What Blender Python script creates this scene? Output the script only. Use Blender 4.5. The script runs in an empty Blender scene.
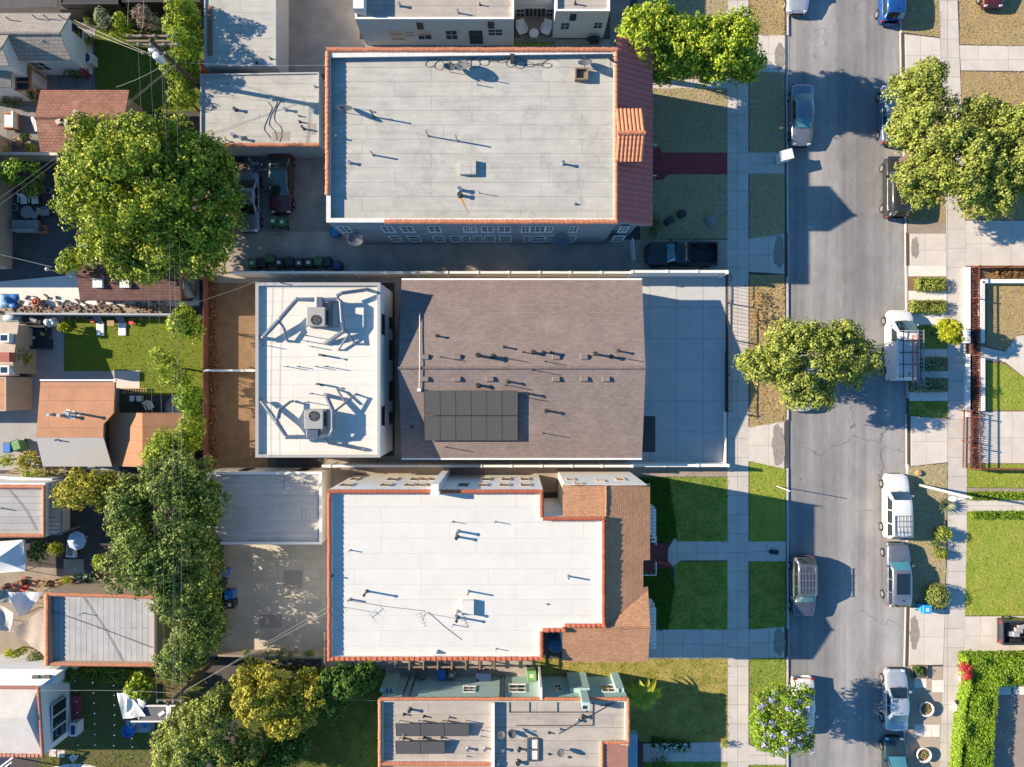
import bpy, math, random
from mathutils import Vector, Matrix
R = math.radians
rnd = random.Random(11)
scn = bpy.context.scene
COL = scn.collection

# ---------------------------------------------------------------- camera, sky, sun, exposure
S, H, CX, CY = 0.079, 54.0, 512.0, 383.5      # metres per photo pixel on the ground, drone height
cam_d = bpy.data.cameras.new('drone_camera')
cam = bpy.data.objects.new('drone_camera', cam_d); COL.objects.link(cam)
cam.location = (0, 0, H); cam.rotation_euler = (0, 0, 0)
cam_d.sensor_fit = 'HORIZONTAL'; cam_d.angle = 2 * math.atan(512 * S / H)
cam_d.clip_start = 1.0; cam_d.clip_end = 2000
scn.camera = cam
SUN_EL, SUN_AZ = 25.2, 10.3                    # shadows fall to the right and slightly down
sd = Vector((math.cos(R(SUN_AZ)) * math.cos(R(SUN_EL)), -math.sin(R(SUN_AZ)) * math.cos(R(SUN_EL)), -math.sin(R(SUN_EL))))
sun_d = bpy.data.lights.new('sun', 'SUN'); sun = bpy.data.objects.new('sun', sun_d); COL.objects.link(sun)
sun_d.energy = 5.0; sun_d.angle = R(0.5); sun_d.color = (1.0, 0.85, 0.66)
sun.rotation_euler = sd.to_track_quat('-Z', 'Y').to_euler(); sun.location = (-60, 12, 40)
world = bpy.data.worlds.new('World'); scn.world = world; world.use_nodes = True
wn = world.node_tree; bg = wn.nodes['Background']
sky = wn.nodes.new('ShaderNodeTexSky'); sky.sky_type = 'NISHITA'; sky.sun_disc = False
sky.ozone_density = 5.0; sky.dust_density = 0.0; sky.air_density = 1.0
sky.sun_elevation = R(SUN_EL); sky.sun_rotation = math.atan2(-sd.x, -sd.y)
hs = wn.nodes.new('ShaderNodeHueSaturation'); hs.inputs['Hue'].default_value = .494; hs.inputs['Saturation'].default_value = 1.12; wn.links.new(sky.outputs[0], hs.inputs['Color']); wn.links.new(hs.outputs[0], bg.inputs[0]); bg.inputs[1].default_value = 0.10
scn.view_settings.view_transform = 'Standard'; scn.view_settings.look = 'None'
scn.view_settings.gamma = 1.0; scn.view_settings.exposure = 1.12
scn.render.engine = 'CYCLES'

# ---------------------------------------------------------------- mapping and mesh helpers
def W(px, py, h=0.0):
    k = (H - h) / H * S
    return Vector(((px - CX) * k, (CY - py) * k, h))
def on_y(Yw, px, py):                          # point of an east-west wall plane seen at a photo pixel
    z = H * (1 - Yw / ((CY - py) * S)); return (px - CX) * S * (H - z) / H, z
def on_x(Xw, px, py):
    z = H * (1 - Xw / ((px - CX) * S)); return (CY - py) * S * (H - z) / H, z
def wloc(o):
    v = Vector((0, 0, 0))
    while o is not None: v += o.location; o = o.parent
    return v

class MB:
    def __init__(s): s.v = []; s.f = []
    def face(s, pts):
        n = len(s.v); s.v += [tuple(p) for p in pts]; s.f.append(tuple(range(n, n + len(pts)))); return s
    def box(s, x0, x1, y0, y1, z0, z1, tx=0, ty=0):
        n = len(s.v)
        if x0 > x1: x0, x1 = x1, x0
        if y0 > y1: y0, y1 = y1, y0
        s.v += [(x0, y0, z0), (x1, y0, z0), (x1, y1, z0), (x0, y1, z0),
                (x0 + tx, y0 + ty, z1), (x1 - tx, y0 + ty, z1), (x1 - tx, y1 - ty, z1), (x0 + tx, y1 - ty, z1)]
        s.f += [tuple(n + i for i in q) for q in ((3, 2, 1, 0), (4, 5, 6, 7), (0, 1, 5, 4), (1, 2, 6, 5), (2, 3, 7, 6), (3, 0, 4, 7))]
        return s
    def obox(s, c, lx, ly, z0, z1, rz=0.0, tx=0, ty=0):
        m = MB().box(-lx / 2, lx / 2, -ly / 2, ly / 2, z0, z1, tx, ty)
        return s.add(m, Matrix.Translation((c[0], c[1], 0)) @ Matrix.Rotation(rz, 4, 'Z'))
    def add(s, m, M=None):
        n = len(s.v)
        s.v += [tuple(M @ Vector(p)) for p in m.v] if M is not None else list(m.v)
        s.f += [tuple(n + i for i in q) for q in m.f]; return s
    def prism(s, pts, z0, z1, bottom=False):
        pts = ccw(pts); n = len(s.v); k = len(pts)
        s.v += [(p[0], p[1], z0) for p in pts] + [(p[0], p[1], z1) for p in pts]
        for i in range(k): j = (i + 1) % k; s.f.append((n + i, n + j, n + k + j, n + k + i))
        s.f.append(tuple(n + k + i for i in range(k)))
        if bottom: s.f.append(tuple(n + i for i in reversed(range(k))))
        return s
    def ring(s, pts, d, z0, z1):                # hollow wall: outer face, top, inner face
        o = ccw(pts); i_ = offset(o, d); k = len(o); n = len(s.v)
        s.v += [(p[0], p[1], z0) for p in o] + [(p[0], p[1], z1) for p in o] + [(p[0], p[1], z1) for p in i_] + [(p[0], p[1], z0) for p in i_]
        for a in range(k):
            b = (a + 1) % k
            s.f += [(n + a, n + b, n + k + b, n + k + a), (n + k + a, n + k + b, n + 2 * k + b, n + 2 * k + a), (n + 2 * k + a, n + 2 * k + b, n + 3 * k + b, n + 3 * k + a)]
        return s
    def tube(s, path, r, n=8, caps=True):
        path = [Vector(p) for p in path]; rs = r if isinstance(r, (list, tuple)) else [r] * len(path)
        base = len(s.v)
        for i, p in enumerate(path):
            d = (path[min(i + 1, len(path) - 1)] - path[max(i - 1, 0)]).normalized()
            a = d.orthogonal().normalized() if abs(d.z) > .9 else d.cross(Vector((0, 0, 1))).normalized()
            b = d.cross(a)
            for q in range(n):
                t = 2 * math.pi * q / n; s.v.append(tuple(p + (a * math.cos(t) + b * math.sin(t)) * rs[i]))
        for i in range(len(path) - 1):
            for q in range(n):
                u = (q + 1) % n
                s.f.append((base + i * n + q, base + i * n + u, base + (i + 1) * n + u, base + (i + 1) * n + q))
        if caps:
            s.f.append(tuple(base + q for q in reversed(range(n)))); e = base + (len(path) - 1) * n
            s.f.append(tuple(e + q for q in range(n)))
        return s
    def cyl(s, x, y, z0, z1, r, n=14, r2=None): return s.tube([(x, y, z0), (x, y, z1)], [r, r if r2 is None else r2], n)
    def lathe(s, x, y, prof, n=16):
        base = len(s.v)
        for r, z in prof:
            for q in range(n): t = 2 * math.pi * q / n; s.v.append((x + r * math.cos(t), y + r * math.sin(t), z))
        for i in range(len(prof) - 1):
            for q in range(n):
                u = (q + 1) % n; s.f.append((base + i * n + q, base + i * n + u, base + (i + 1) * n + u, base + (i + 1) * n + q))
        return s
    def ball(s, c, r, nu=12, nv=8):
        rx, ry, rz = r if isinstance(r, (tuple, list)) else (r, r, r); base = len(s.v)
        for i in range(1, nv):
            p = math.pi * i / nv
            for q in range(nu): t = 2 * math.pi * q / nu; s.v.append((c[0] + rx * math.sin(p) * math.cos(t), c[1] + ry * math.sin(p) * math.sin(t), c[2] + rz * math.cos(p)))
        top = len(s.v); s.v += [(c[0], c[1], c[2] + rz), (c[0], c[1], c[2] - rz)]
        for i in range(nv - 2):
            for q in range(nu):
                u = (q + 1) % nu; s.f.append((base + i * nu + q, base + (i + 1) * nu + q, base + (i + 1) * nu + u, base + i * nu + u))
        for q in range(nu):
            u = (q + 1) % nu; s.f.append((top, base + q, base + u)); e = base + (nv - 2) * nu; s.f.append((top + 1, e + u, e + q))
        return s
    def grid(s, fn, nu, nv):                    # surface from fn(u, v), u and v from 0 to 1
        base = len(s.v)
        for i in range(nu + 1):
            for j in range(nv + 1): s.v.append(tuple(fn(i / nu, j / nv)))
        for i in range(nu):
            for j in range(nv):
                a = base + i * (nv + 1) + j; s.f.append((a, a + nv + 1, a + nv + 2, a + 1))
        return s
    def build(s, name, mat, parent=None, smooth=False, origin=None, bevel=0, solid=0):
        if parent is not None: o0 = wloc(parent)
        elif origin is not None: o0 = Vector(origin)
        else:
            xs = [p[0] for p in s.v]; ys = [p[1] for p in s.v]; zs = [p[2] for p in s.v]
            o0 = Vector(((min(xs) + max(xs)) / 2, (min(ys) + max(ys)) / 2, min(zs)))
        me = bpy.data.meshes.new(name)
        me.from_pydata([(p[0] - o0.x, p[1] - o0.y, p[2] - o0.z) for p in s.v], [], s.f); me.update()
        if smooth: me.polygons.foreach_set('use_smooth', [True] * len(me.polygons))
        o = bpy.data.objects.new(name, me); COL.objects.link(o)
        if mat is not None: me.materials.append(mat)
        if parent is not None: o.parent = parent
        else: o.location = o0
        if solid: m = o.modifiers.new('solid', 'SOLIDIFY'); m.thickness = solid
        if bevel: m = o.modifiers.new('bevel', 'BEVEL'); m.width = bevel; m.segments = 2; m.limit_method = 'ANGLE'
        return o

def each(b, name, mat, parent=None, **k):       # every loose piece of the mesh becomes an object of its own
    par = list(range(len(b.v)))
    def find(i):
        while par[i] != i: par[i] = par[par[i]]; i = par[i]
        return i
    for f in b.f:
        for i in f[1:]: par[find(i)] = find(f[0])
    groups = {}
    for f in b.f: groups.setdefault(find(f[0]), []).append(f)
    out = []
    for fs in groups.values():
        ids = sorted({i for f in fs for i in f}); ix = {i: n for n, i in enumerate(ids)}; m = MB(); m.v = [b.v[i] for i in ids]; m.f = [tuple(ix[i] for i in f) for f in fs]
        out.append(m.build(name, mat, parent, **k))
    return out
def area2(p): return sum(p[i][0] * p[(i + 1) % len(p)][1] - p[(i + 1) % len(p)][0] * p[i][1] for i in range(len(p)))
def ccw(p): p = list(p); return p if area2(p) > 0 else p[::-1]
def offset(p, d):
    k = len(p); out = []
    for i in range(k):
        a, b, c = Vector(p[i - 1][:2]), Vector(p[i][:2]), Vector(p[(i + 1) % k][:2])
        d1 = (b - a).normalized(); d2 = (c - b).normalized()
        n1 = Vector((-d1.y, d1.x)); n2 = Vector((-d2.y, d2.x)); m = n1 + n2
        out.append(b + m * (d / max(.2, m.dot(n1))))
    return out
def inside(p, x, y):
    r = False; k = len(p)
    for i in range(k):
        x1, y1, x2, y2 = p[i][0], p[i][1], p[i - 1][0], p[i - 1][1]
        if (y1 > y) != (y2 > y) and x < (x2 - x1) * (y - y1) / (y2 - y1) + x1: r = not r
    return r

def tag(o, label=None, cat=None, group=None, kind=None):
    if label: o['label'] = label
    if cat: o['category'] = cat
    if group: o['group'] = group
    if kind: o['kind'] = kind
    return o
def thing(name, label, cat, loc=(0, 0, 0), group=None):
    o = bpy.data.objects.new(name, None); COL.objects.link(o); o.empty_display_size = .3
    o.location = loc; return tag(o, label, cat, group)
def copy_tree(o, parent=None):
    c = o.copy(); COL.objects.link(c)
    if parent is not None: c.parent = parent
    for ch in [x for x in o.children]: copy_tree(ch, c)
    return c

# ---------------------------------------------------------------- materials
MATS = {}
def _mat(name):
    m = bpy.data.materials.new(name); m.use_nodes = True; nt = m.node_tree; b = nt.nodes['Principled BSDF']
    tc = nt.nodes.new('ShaderNodeTexCoord'); return m, nt, b, tc
def _noise(nt, vec, scale, detail=4, rough=.6, stretch=None):
    if stretch:
        mp = nt.nodes.new('ShaderNodeMapping'); mp.inputs['Scale'].default_value = stretch; nt.links.new(vec, mp.inputs[0]); vec = mp.outputs[0]
    n = nt.nodes.new('ShaderNodeTexNoise'); n.inputs['Scale'].default_value = scale
    n.inputs['Detail'].default_value = detail; n.inputs['Roughness'].default_value = rough; nt.links.new(vec, n.inputs['Vector']); return n.outputs[0]
def _ramp(nt, fac, stops):
    r = nt.nodes.new('ShaderNodeValToRGB'); e = r.color_ramp.elements
    while len(e) < len(stops): e.new(.5)
    for i, (p, c) in enumerate(stops): e[i].position = p; e[i].color = (*c, 1) if len(c) == 3 else c
    nt.links.new(fac, r.inputs[0]); return r.outputs[0]
def _mix(nt, fac, a, b, mode='MIX'):
    m = nt.nodes.new('ShaderNodeMix'); m.data_type = 'RGBA'; m.blend_type = mode
    if isinstance(fac, (int, float)): m.inputs[0].default_value = fac
    else: nt.links.new(fac, m.inputs[0])
    for k, x in ((6, a), (7, b)):
        if isinstance(x, tuple): m.inputs[k].default_value = (*x[:3], 1)
        else: nt.links.new(x, m.inputs[k])
    return m.outputs[2]
def _bump(nt, b, h, strength, dist=.02):
    n = nt.nodes.new('ShaderNodeBump'); n.inputs['Strength'].default_value = strength; n.inputs['Distance'].default_value = dist
    nt.links.new(h, n.inputs['Height']); nt.links.new(n.outputs[0], b.inputs['Normal'])
def mulc(c, k): return tuple(min(1, x * k) for x in c)
def grey(k): return (k, k, k)

def P(name, col, rough=.75, metal=0.0, var=.18, scale=2.5, fine=45, bump=.15, spec=.35, coat=0.0, streak=None):
    """weathered single-colour surface"""
    if name in MATS: return MATS[name]
    m, nt, b, tc = _mat(name); ob = tc.outputs['Object']
    n1 = _noise(nt, ob, scale, 5, .65, streak); n2 = _noise(nt, ob, fine, 3, .7)
    c = _mix(nt, n1, mulc(col, 1 - 1.6 * var), mulc(col, 1 + 1.6 * var))
    c = _mix(nt, .5 * min(1, var * 4), c, _ramp(nt, n2, [(.3, grey(.55)), (.7, grey(1.0))]), 'MULTIPLY')
    nt.links.new(c, b.inputs['Base Color'])
    b.inputs['Roughness'].default_value = rough; b.inputs['Metallic'].default_value = metal
    b.inputs['Specular IOR Level'].default_value = spec; b.inputs['Coat Weight'].default_value = coat
    if bump: _bump(nt, b, n2, bump)
    MATS[name] = m; return m

def BRICK(name, c1, c2, mortar, bw, rh, ms=.012, rot=0.0, off=.5, var=.12, scale=.8, fine=30, bump=.3, rough=.85, stain=None, stain_amt=.5, squash=None, phase=(0, 0)):
    """laid surface: roll roofing, shingles, jointed concrete, tiles"""
    if name in MATS: return MATS[name]
    m, nt, b, tc = _mat(name); ob = tc.outputs['Object']
    mp = nt.nodes.new('ShaderNodeMapping'); mp.inputs['Rotation'].default_value = (0, 0, rot); mp.inputs['Location'].default_value = (phase[0], phase[1], 0)
    nt.links.new(ob, mp.inputs[0])
    flat = nt.nodes.new('ShaderNodeVectorMath'); flat.operation = 'MULTIPLY'; flat.inputs[1].default_value = (1, 1, 0); nt.links.new(mp.outputs[0], flat.inputs[0])
    wob = _noise(nt, ob, 1.3, 2); wv = nt.nodes.new('ShaderNodeVectorMath'); wv.operation = 'MULTIPLY_ADD'
    wv.inputs[1].default_value = (.05, .05, 0); nt.links.new(wob, wv.inputs[0]); nt.links.new(flat.outputs[0], wv.inputs[2])
    br = nt.nodes.new('ShaderNodeTexBrick'); nt.links.new(wv.outputs[0] if rh > .4 else flat.outputs[0], br.inputs['Vector'])
    br.inputs['Color1'].default_value = (*c1, 1); br.inputs['Color2'].default_value = (*c2, 1); br.inputs['Mortar'].default_value = (*mortar, 1)
    br.inputs['Scale'].default_value = 1; br.inputs['Brick Width'].default_value = bw; br.inputs['Row Height'].default_value = rh
    br.inputs['Mortar Size'].default_value = ms; br.inputs['Mortar Smooth'].default_value = .2; br.offset = off; br.offset_frequency = 2
    if squash: br.squash = squash; br.squash_frequency = 3
    n1 = _noise(nt, ob, scale, 6, .7); n2 = _noise(nt, ob, fine, 3, .7)
    c = _mix(nt, 1.0, br.outputs[0], _ramp(nt, n1, [(.25, grey(1 - 2 * var)), (.75, grey(1.0))]), 'MULTIPLY')
    c = _mix(nt, .45, c, _ramp(nt, n2, [(.3, grey(.6)), (.65, grey(1.0))]), 'MULTIPLY')
    if stain:
        n3 = _noise(nt, ob, .35, 7, .75); c = _mix(nt, _ramp(nt, n3, [(.52, grey(0)), (.72, grey(stain_amt))]), c, stain)
    if rh > .8 and bw > 3 and ('grey' in name or 'beige' in name or 'pale' in name):
        n4 = _noise(nt, ob, .5, 4, .55); ring = _ramp(nt, n4, [(.555, grey(1)), (.60, grey(.88)), (.63, grey(.97)), (.70, grey(.92))]); c = _mix(nt, 1.0, c, ring, 'MULTIPLY')
        n5 = _noise(nt, ob, 1, 5, .7, (.35, 3.5, 1)); c = _mix(nt, 1.0, c, _ramp(nt, n5, [(.35, grey(.88)), (.6, grey(1.0))]), 'MULTIPLY')
    nt.links.new(c, b.inputs['Base Color']); b.inputs['Roughness'].default_value = rough; b.inputs['Specular IOR Level'].default_value = .25
    if bump: _bump(nt, b, br.outputs[0] if rh < .4 else n2, bump)
    MATS[name] = m; return m

def GRASS(name, a, b_, dry, dry_amt=.4, bald=None):
    if name in MATS: return MATS[name]
    m, nt, b, tc = _mat(name); ob = tc.outputs['Object']
    big = _noise(nt, ob, .8, 6, .75); mid = _noise(nt, ob, 4.5, 4, .7); fine = _noise(nt, ob, 28, 3, .8)
    c = _mix(nt, _ramp(nt, mid, [(.3, grey(0)), (.7, grey(1))]), a, b_)
    c = _mix(nt, _ramp(nt, big, [(.40, grey(0)), (.62, grey(dry_amt))]), c, dry)
    if bald: c = _mix(nt, _ramp(nt, _noise(nt, ob, 1.1, 6, .8), [(.48, grey(0)), (.62, grey(.85))]), c, bald)
    c = _mix(nt, .8, c, _ramp(nt, fine, [(.3, grey(.45)), (.7, grey(1.0))]), 'MULTIPLY')
    nt.links.new(c, b.inputs['Base Color']); b.inputs['Roughness'].default_value = .9; b.inputs['Specular IOR Level'].default_value = .15
    _bump(nt, b, fine, .6, .05); MATS[name] = m; return m

def LEAF(name, dark, light, tip=None, trans=.35):
    if name in MATS: return MATS[name]
    m, nt, b, tc = _mat(name); g = nt.nodes.new('ShaderNodeNewGeometry')
    c = _ramp(nt, g.outputs['Random Per Island'], [(0, dark), (.6, light), (1, tip or mulc(light, 1.25))])
    nt.links.new(c, b.inputs['Base Color']); b.inputs['Roughness'].default_value = .5; b.inputs['Specular IOR Level'].default_value = .3
    t = nt.nodes.new('ShaderNodeBsdfTranslucent'); nt.links.new(c, t.inputs[0])
    mx = nt.nodes.new('ShaderNodeMixShader'); mx.inputs[0].default_value = trans
    nt.links.new(b.outputs[0], mx.inputs[1]); nt.links.new(t.outputs[0], mx.inputs[2])
    nt.links.new(mx.outputs[0], nt.nodes['Material Output'].inputs[0]); MATS[name] = m; return m

def ASPHALT(name):
    m, nt, b, tc = _mat(name); ob = tc.outputs['Object']
    lane = _noise(nt, ob, 1, 4, .6, (.42, .012, 1)); blot = _noise(nt, ob, .22, 6, .65); fine = _noise(nt, ob, 35, 4, .8); mid = _noise(nt, ob, 3, 5, .7, (1, .35, 1))
    c = _ramp(nt, lane, [(.34, (.21, .207, .215)), (.5, (.31, .302, .298)), (.66, (.43, .412, .395))])
    c = _mix(nt, .8, c, _ramp(nt, blot, [(.3, grey(.72)), (.7, grey(1.12))]), 'MULTIPLY')
    c = _mix(nt, .6, c, _ramp(nt, mid, [(.3, grey(.75)), (.7, grey(1.05))]), 'MULTIPLY')
    c = _mix(nt, .7, c, _ramp(nt, fine, [(.3, grey(.6)), (.7, grey(1.1))]), 'MULTIPLY')
    vo = nt.nodes.new('ShaderNodeTexVoronoi'); vo.feature = 'DISTANCE_TO_EDGE'; vo.inputs['Scale'].default_value = .16
    wv = nt.nodes.new('ShaderNodeVectorMath'); wv.operation = 'MULTIPLY_ADD'; wv.inputs[1].default_value = (1.6, 1.6, 0)
    nn = nt.nodes.new('ShaderNodeTexNoise'); nn.inputs['Scale'].default_value = .9; nn.inputs['Detail'].default_value = 6; nt.links.new(ob, nn.inputs['Vector'])
    nt.links.new(nn.outputs[1], wv.inputs[0]); nt.links.new(ob, wv.inputs[2]); nt.links.new(wv.outputs[0], vo.inputs['Vector'])
    gate = _ramp(nt, _noise(nt, ob, .12, 3), [(.5, grey(0)), (.6, grey(1))])
    crack = _ramp(nt, vo.outputs[0], [(0.0, grey(.75)), (.006, grey(0))])
    c = _mix(nt, _mix(nt, 1.0, crack, gate, 'MULTIPLY'), c, (.05, .048, .046))
    sp = _ramp(nt, _noise(nt, ob, .9, 3, .5), [(.69, grey(0)), (.75, grey(.5))]); c = _mix(nt, sp, c, (.07, .067, .066))
    nt.links.new(c, b.inputs['Base Color']); b.inputs['Roughness'].default_value = .85; b.inputs['Specular IOR Level'].default_value = .25
    _bump(nt, b, fine, .3, .01); MATS[name] = m; return m
def GLASS(name, col=(.02, .03, .04), rough=.05):
    if name in MATS: return MATS[name]
    m, nt, b, tc = _mat(name); b.inputs['Base Color'].default_value = (*col, 1); b.inputs['Roughness'].default_value = rough
    b.inputs['IOR'].default_value = 1.9; b.inputs['Coat Weight'].default_value = .8; MATS[name] = m; return m
def PAINT(name, col, metal=.3, rough=.32):
    if name in MATS: return MATS[name]
    m, nt, b, tc = _mat(name); n = _noise(nt, tc.outputs['Object'], 2.5, 5)
    nt.links.new(_mix(nt, n, mulc(col, .88), mulc(col, 1.05)), b.inputs['Base Color'])
    r = _ramp(nt, n, [(.3, grey(rough * .8)), (.7, grey(rough * 1.35))]); nt.links.new(r, b.inputs['Roughness'])
    b.inputs['Metallic'].default_value = metal; b.inputs['Coat Weight'].default_value = .8; b.inputs['Coat Roughness'].default_value = .08; MATS[name] = m; return m

M_asph = ASPHALT('asphalt')
M_conc = BRICK('sidewalk_concrete', (0.658, 0.598, 0.538), (0.583, 0.538, 0.478), (0.299, 0.269, 0.239), 1.55, 1.5, .018, off=0, var=.12, stain=(0.404, 0.374, 0.329), stain_amt=.45)
M_apron = BRICK('apron_concrete', (0.715, 0.643, 0.558), (0.658, 0.601, 0.529), (0.358, 0.329, 0.286), 2.4, 2.3, .014, off=0, var=.12, stain=(0.429, 0.386, 0.329), stain_amt=.5)
M_panel = BRICK('panel_concrete', (0.582, 0.582, 0.568), (0.529, 0.542, 0.542), (.30, .30, .30), 2.1, 2.45, .022, off=0, var=.1, stain=(0.437, 0.437, 0.437), stain_amt=.3)
M_pale = P('pale_concrete', (0.715, 0.660, 0.591), .85, var=.12, scale=.9)
M_kerb = P('kerb_concrete', (0.504, 0.468, 0.432), .85, var=.18, scale=1.5)
M_court = P('stained_concrete', (.30, .235, .205), .85, var=.45, scale=.5, fine=14, bump=.3)
M_alley = P('old_concrete', (.38, .325, .27), .85, var=.40, scale=.42, fine=14, bump=.3)
M_pad = BRICK('pad_concrete', (0.666, 0.594, 0.464), (0.594, 0.532, 0.423), (0.360, 0.324, 0.248), 2.0, 1.55, .012, off=.3, var=.15, stain=(0.450, 0.414, 0.331), stain_amt=.6)
M_dirt = P('dirt', (0.25, 0.155, 0.085), .95, var=.35, scale=1.2, fine=25, bump=.6)
M_darkdirt = P('dark_dirt', (.085, .075, .07), .95, var=.35, scale=.9, fine=25, bump=.6)
M_tan = P('tan_ground', (.33, .27, .21), .9, var=.25, scale=1.0, bump=.4)
M_patio = BRICK('patio_pavers', (.30, .29, .28), (.26, .25, .25), (.13, .13, .13), 1.3, 1.3, .02, off=0, var=.2, stain=(.2, .19, .18))
M_gravel = P('gravel', (0.446, 0.365, 0.284), .95, var=.45, scale=9, fine=30, bump=.9)
M_lush = GRASS('lush_grass', (.075, .155, .015), (.30, .40, .05), (.46, .44, .12), .6)
M_lush2 = GRASS('bright_grass', (0.200, 0.288, 0.025), (0.362, 0.438, 0.056), (0.525, 0.463, 0.125), .45)
M_dry = GRASS('dry_grass', (.42, .30, .13), (.62, .46, .23), (.36, .29, .12), .55, (.42, .32, .21))
M_mixed = GRASS('patchy_grass', (.38, .31, .16), (.60, .48, .28), (.40, .38, .17), .7, (.50, .39, .28))
M_turf = GRASS('turf_grass', (.14, .20, .016), (.22, .27, .025), (.3, .32, .06), .35)
M_ivy = GRASS('ground_cover', (.035, .10, .01), (.075, .17, .015), (.1, .2, .02), .3)
M_white = P('white_stucco', (0.756, 0.735, 0.693), .85, var=.06, scale=1.5, bump=.1)
M_cream = P('cream_stucco', (.66, .58, .46), .85, var=.08, scale=1.5, bump=.1)
M_blue = P('blue_grey_stucco', (0.166, 0.223, 0.265), .85, var=.08, scale=1.5, bump=.1)
M_teal = P('sage_stucco', (0.408, 0.564, 0.528), .85, var=.08, scale=1.5, bump=.1)
M_tan2 = P('tan_stucco', (.48, .38, .28), .85, var=.1, scale=1.5, bump=.1)
M_brick = P('red_brick', (.36, .16, .1), .9, var=.2)
M_rollg = BRICK('grey_roll_roof', (0.556, 0.538, 0.483), (0.526, 0.509, 0.461), (.36, .345, .32), 7.5, .98, .02, off=.37, var=.13, stain=(0.445, 0.427, 0.384), stain_amt=.6, squash=.7)
M_rollw = BRICK('white_roll_roof', (0.694, 0.678, 0.629), (0.672, 0.655, 0.607), (0.470, 0.459, 0.424), 6.5, 1.05, .012, off=.42, var=.06, stain=(0.582, 0.566, 0.522), stain_amt=.4, squash=.7)
M_rollh = BRICK('bright_roll_roof', (0.748, 0.715, 0.639), (0.721, 0.688, 0.618), (0.418, 0.396, 0.349), 4.5, .98, .012, off=.4, var=.06, stain=(0.616, 0.583, 0.517), stain_amt=.4, squash=.75)
M_rollb = BRICK('beige_roll_roof', (.54, .48, .42), (.50, .45, .40), (.3, .27, .24), 8, .95, .02, off=.3, var=.14, stain=(.36, .32, .28), stain_amt=.7)
M_rollv = BRICK('ribbed_grey_roof', (0.517, 0.506, 0.495), (0.473, 0.468, 0.462), (0.297, 0.297, 0.297), 30, .42, .03, rot=R(90), var=.15, stain=(0.363, 0.352, 0.341), stain_amt=.6)
M_rollh2 = BRICK('lined_grey_roof', (.47, .46, .44), (.43, .42, .41), (.3, .3, .29), 30, .5, .03, var=.15, stain=(.34, .33, .31), stain_amt=.6)
M_taupe = BRICK('taupe_shingle', (.325, .258, .232), (.262, .206, .187), (.175, .138, .125), .34, .145, .012, var=.12, fine=22, stain=(.30, .235, .212), stain_amt=.6)
M_ochre = BRICK('ochre_shingle', (.66, .36, .20), (.53, .28, .155), (.30, .15, .09), .24, .13, .016, rot=R(90), var=.12, fine=20, stain=(.5, .29, .17), stain_amt=.5)
M_ochre2 = BRICK('ochre_shingle_flat', (.60, .33, .18), (.47, .25, .14), (.3, .15, .09), .24, .13, .012, var=.12, fine=20, stain=(.46, .27, .16), stain_amt=.5)
M_redsh = BRICK('red_shingle', (0.459, 0.216, 0.142), (0.338, 0.155, 0.108), (0.203, 0.095, 0.068), .32, .2, .02, var=.2, fine=18, stain=(0.486, 0.351, 0.270), stain_amt=.5)
M_brownsh = BRICK('brown_shingle', (0.238, 0.126, 0.105), (0.168, 0.091, 0.077), (0.098, 0.049, 0.042), .3, .2, .02, var=.15, fine=18)
M_greysh = BRICK('grey_shingle', (0.480, 0.420, 0.360), (0.384, 0.336, 0.294), (0.240, 0.210, 0.186), .34, .19, .018, var=.14, fine=18)
M_orange = BRICK('orange_roll_roof', (.60, .30, .165), (.55, .28, .16), (.33, .15, .09), 7, 1.0, .014, off=.3, var=.14, stain=(.48, .25, .15), stain_amt=.4)
M_tile = P('clay_tile', (0.625, 0.250, 0.131), .75, var=.28, scale=3.2, fine=20)
M_tiledk = P('maroon_clay_tile', (0.594, 0.154, 0.126), .65, var=.22, scale=3, fine=20)
M_redp = BRICK('red_painted_concrete', (0.378, 0.070, 0.077), (0.336, 0.063, 0.070), (0.168, 0.035, 0.042), 1.2, 1.2, .012, off=0, var=.15)
M_maroon = P('maroon_porch', (.16, .04, .045), .7, var=.15)
M_glass = GLASS('window_glass')
M_carglass = GLASS('car_glass', (.012, .02, .022), .03)
M_frame = P('white_frame', (.75, .74, .72), .5, var=.03, bump=0)
M_dkframe = P('dark_frame', (.03, .03, .035), .5, var=.1, bump=0)
M_skyglass = GLASS('windshield_sky_tint', (.06, .21, .26), .06)  # cyan base colour stands in for sky reflection over an unmodelled sunshade
M_tyre = P('tyre_rubber', (.02, .02, .02), .85, var=.1)
M_rim = P('alloy_rim', (.6, .6, .62), .3, .8, var=.05, bump=0)
M_black = P('black_plastic', (.022, .022, .025), .5, var=.15)
M_metal = P('galvanised_steel', (.38, .39, .41), .38, .75, var=.1, bump=.05)
M_dkmetal = P('dark_steel', (.09, .085, .08), .45, .6, var=.15)
M_acbox = P('grey_enamel', (.36, .35, .33), .5, .2, var=.08, bump=.05)
M_wood = P('weathered_wood', (.26, .19, .13), .85, var=.25, scale=3, streak=(1, 6, 6))
M_pole = P('pole_wood', (.10, .065, .045), .9, var=.25, scale=3)
M_bark = P('bark', (.16, .12, .085), .95, var=.3, scale=4, bump=.8)
M_redfence = P('red_fence_wood', (.19, .075, .06), .85, var=.25, scale=2)
M_brownrail = P('brown_painted_rail', (.15, .055, .035), .6, var=.15)
M_insul = P('grey_ceramic', (.5, .5, .5), .3, var=.1)
M_wire = P('bare_wire', (.30, .29, .27), .5, .2, var=.1, bump=0)
M_cable = P('black_cable', (.03, .03, .03), .6, var=.1, bump=0)
M_solar = BRICK('solar_cells', (0.105, 0.102, 0.097), (0.095, 0.092, 0.089), (0.145, 0.141, 0.134), .16, .16, .008, off=0, var=.05, bump=0, rough=.3)
M_redlamp = P('red_lens', (.5, .02, .02), .2, var=.03, bump=0)
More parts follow.
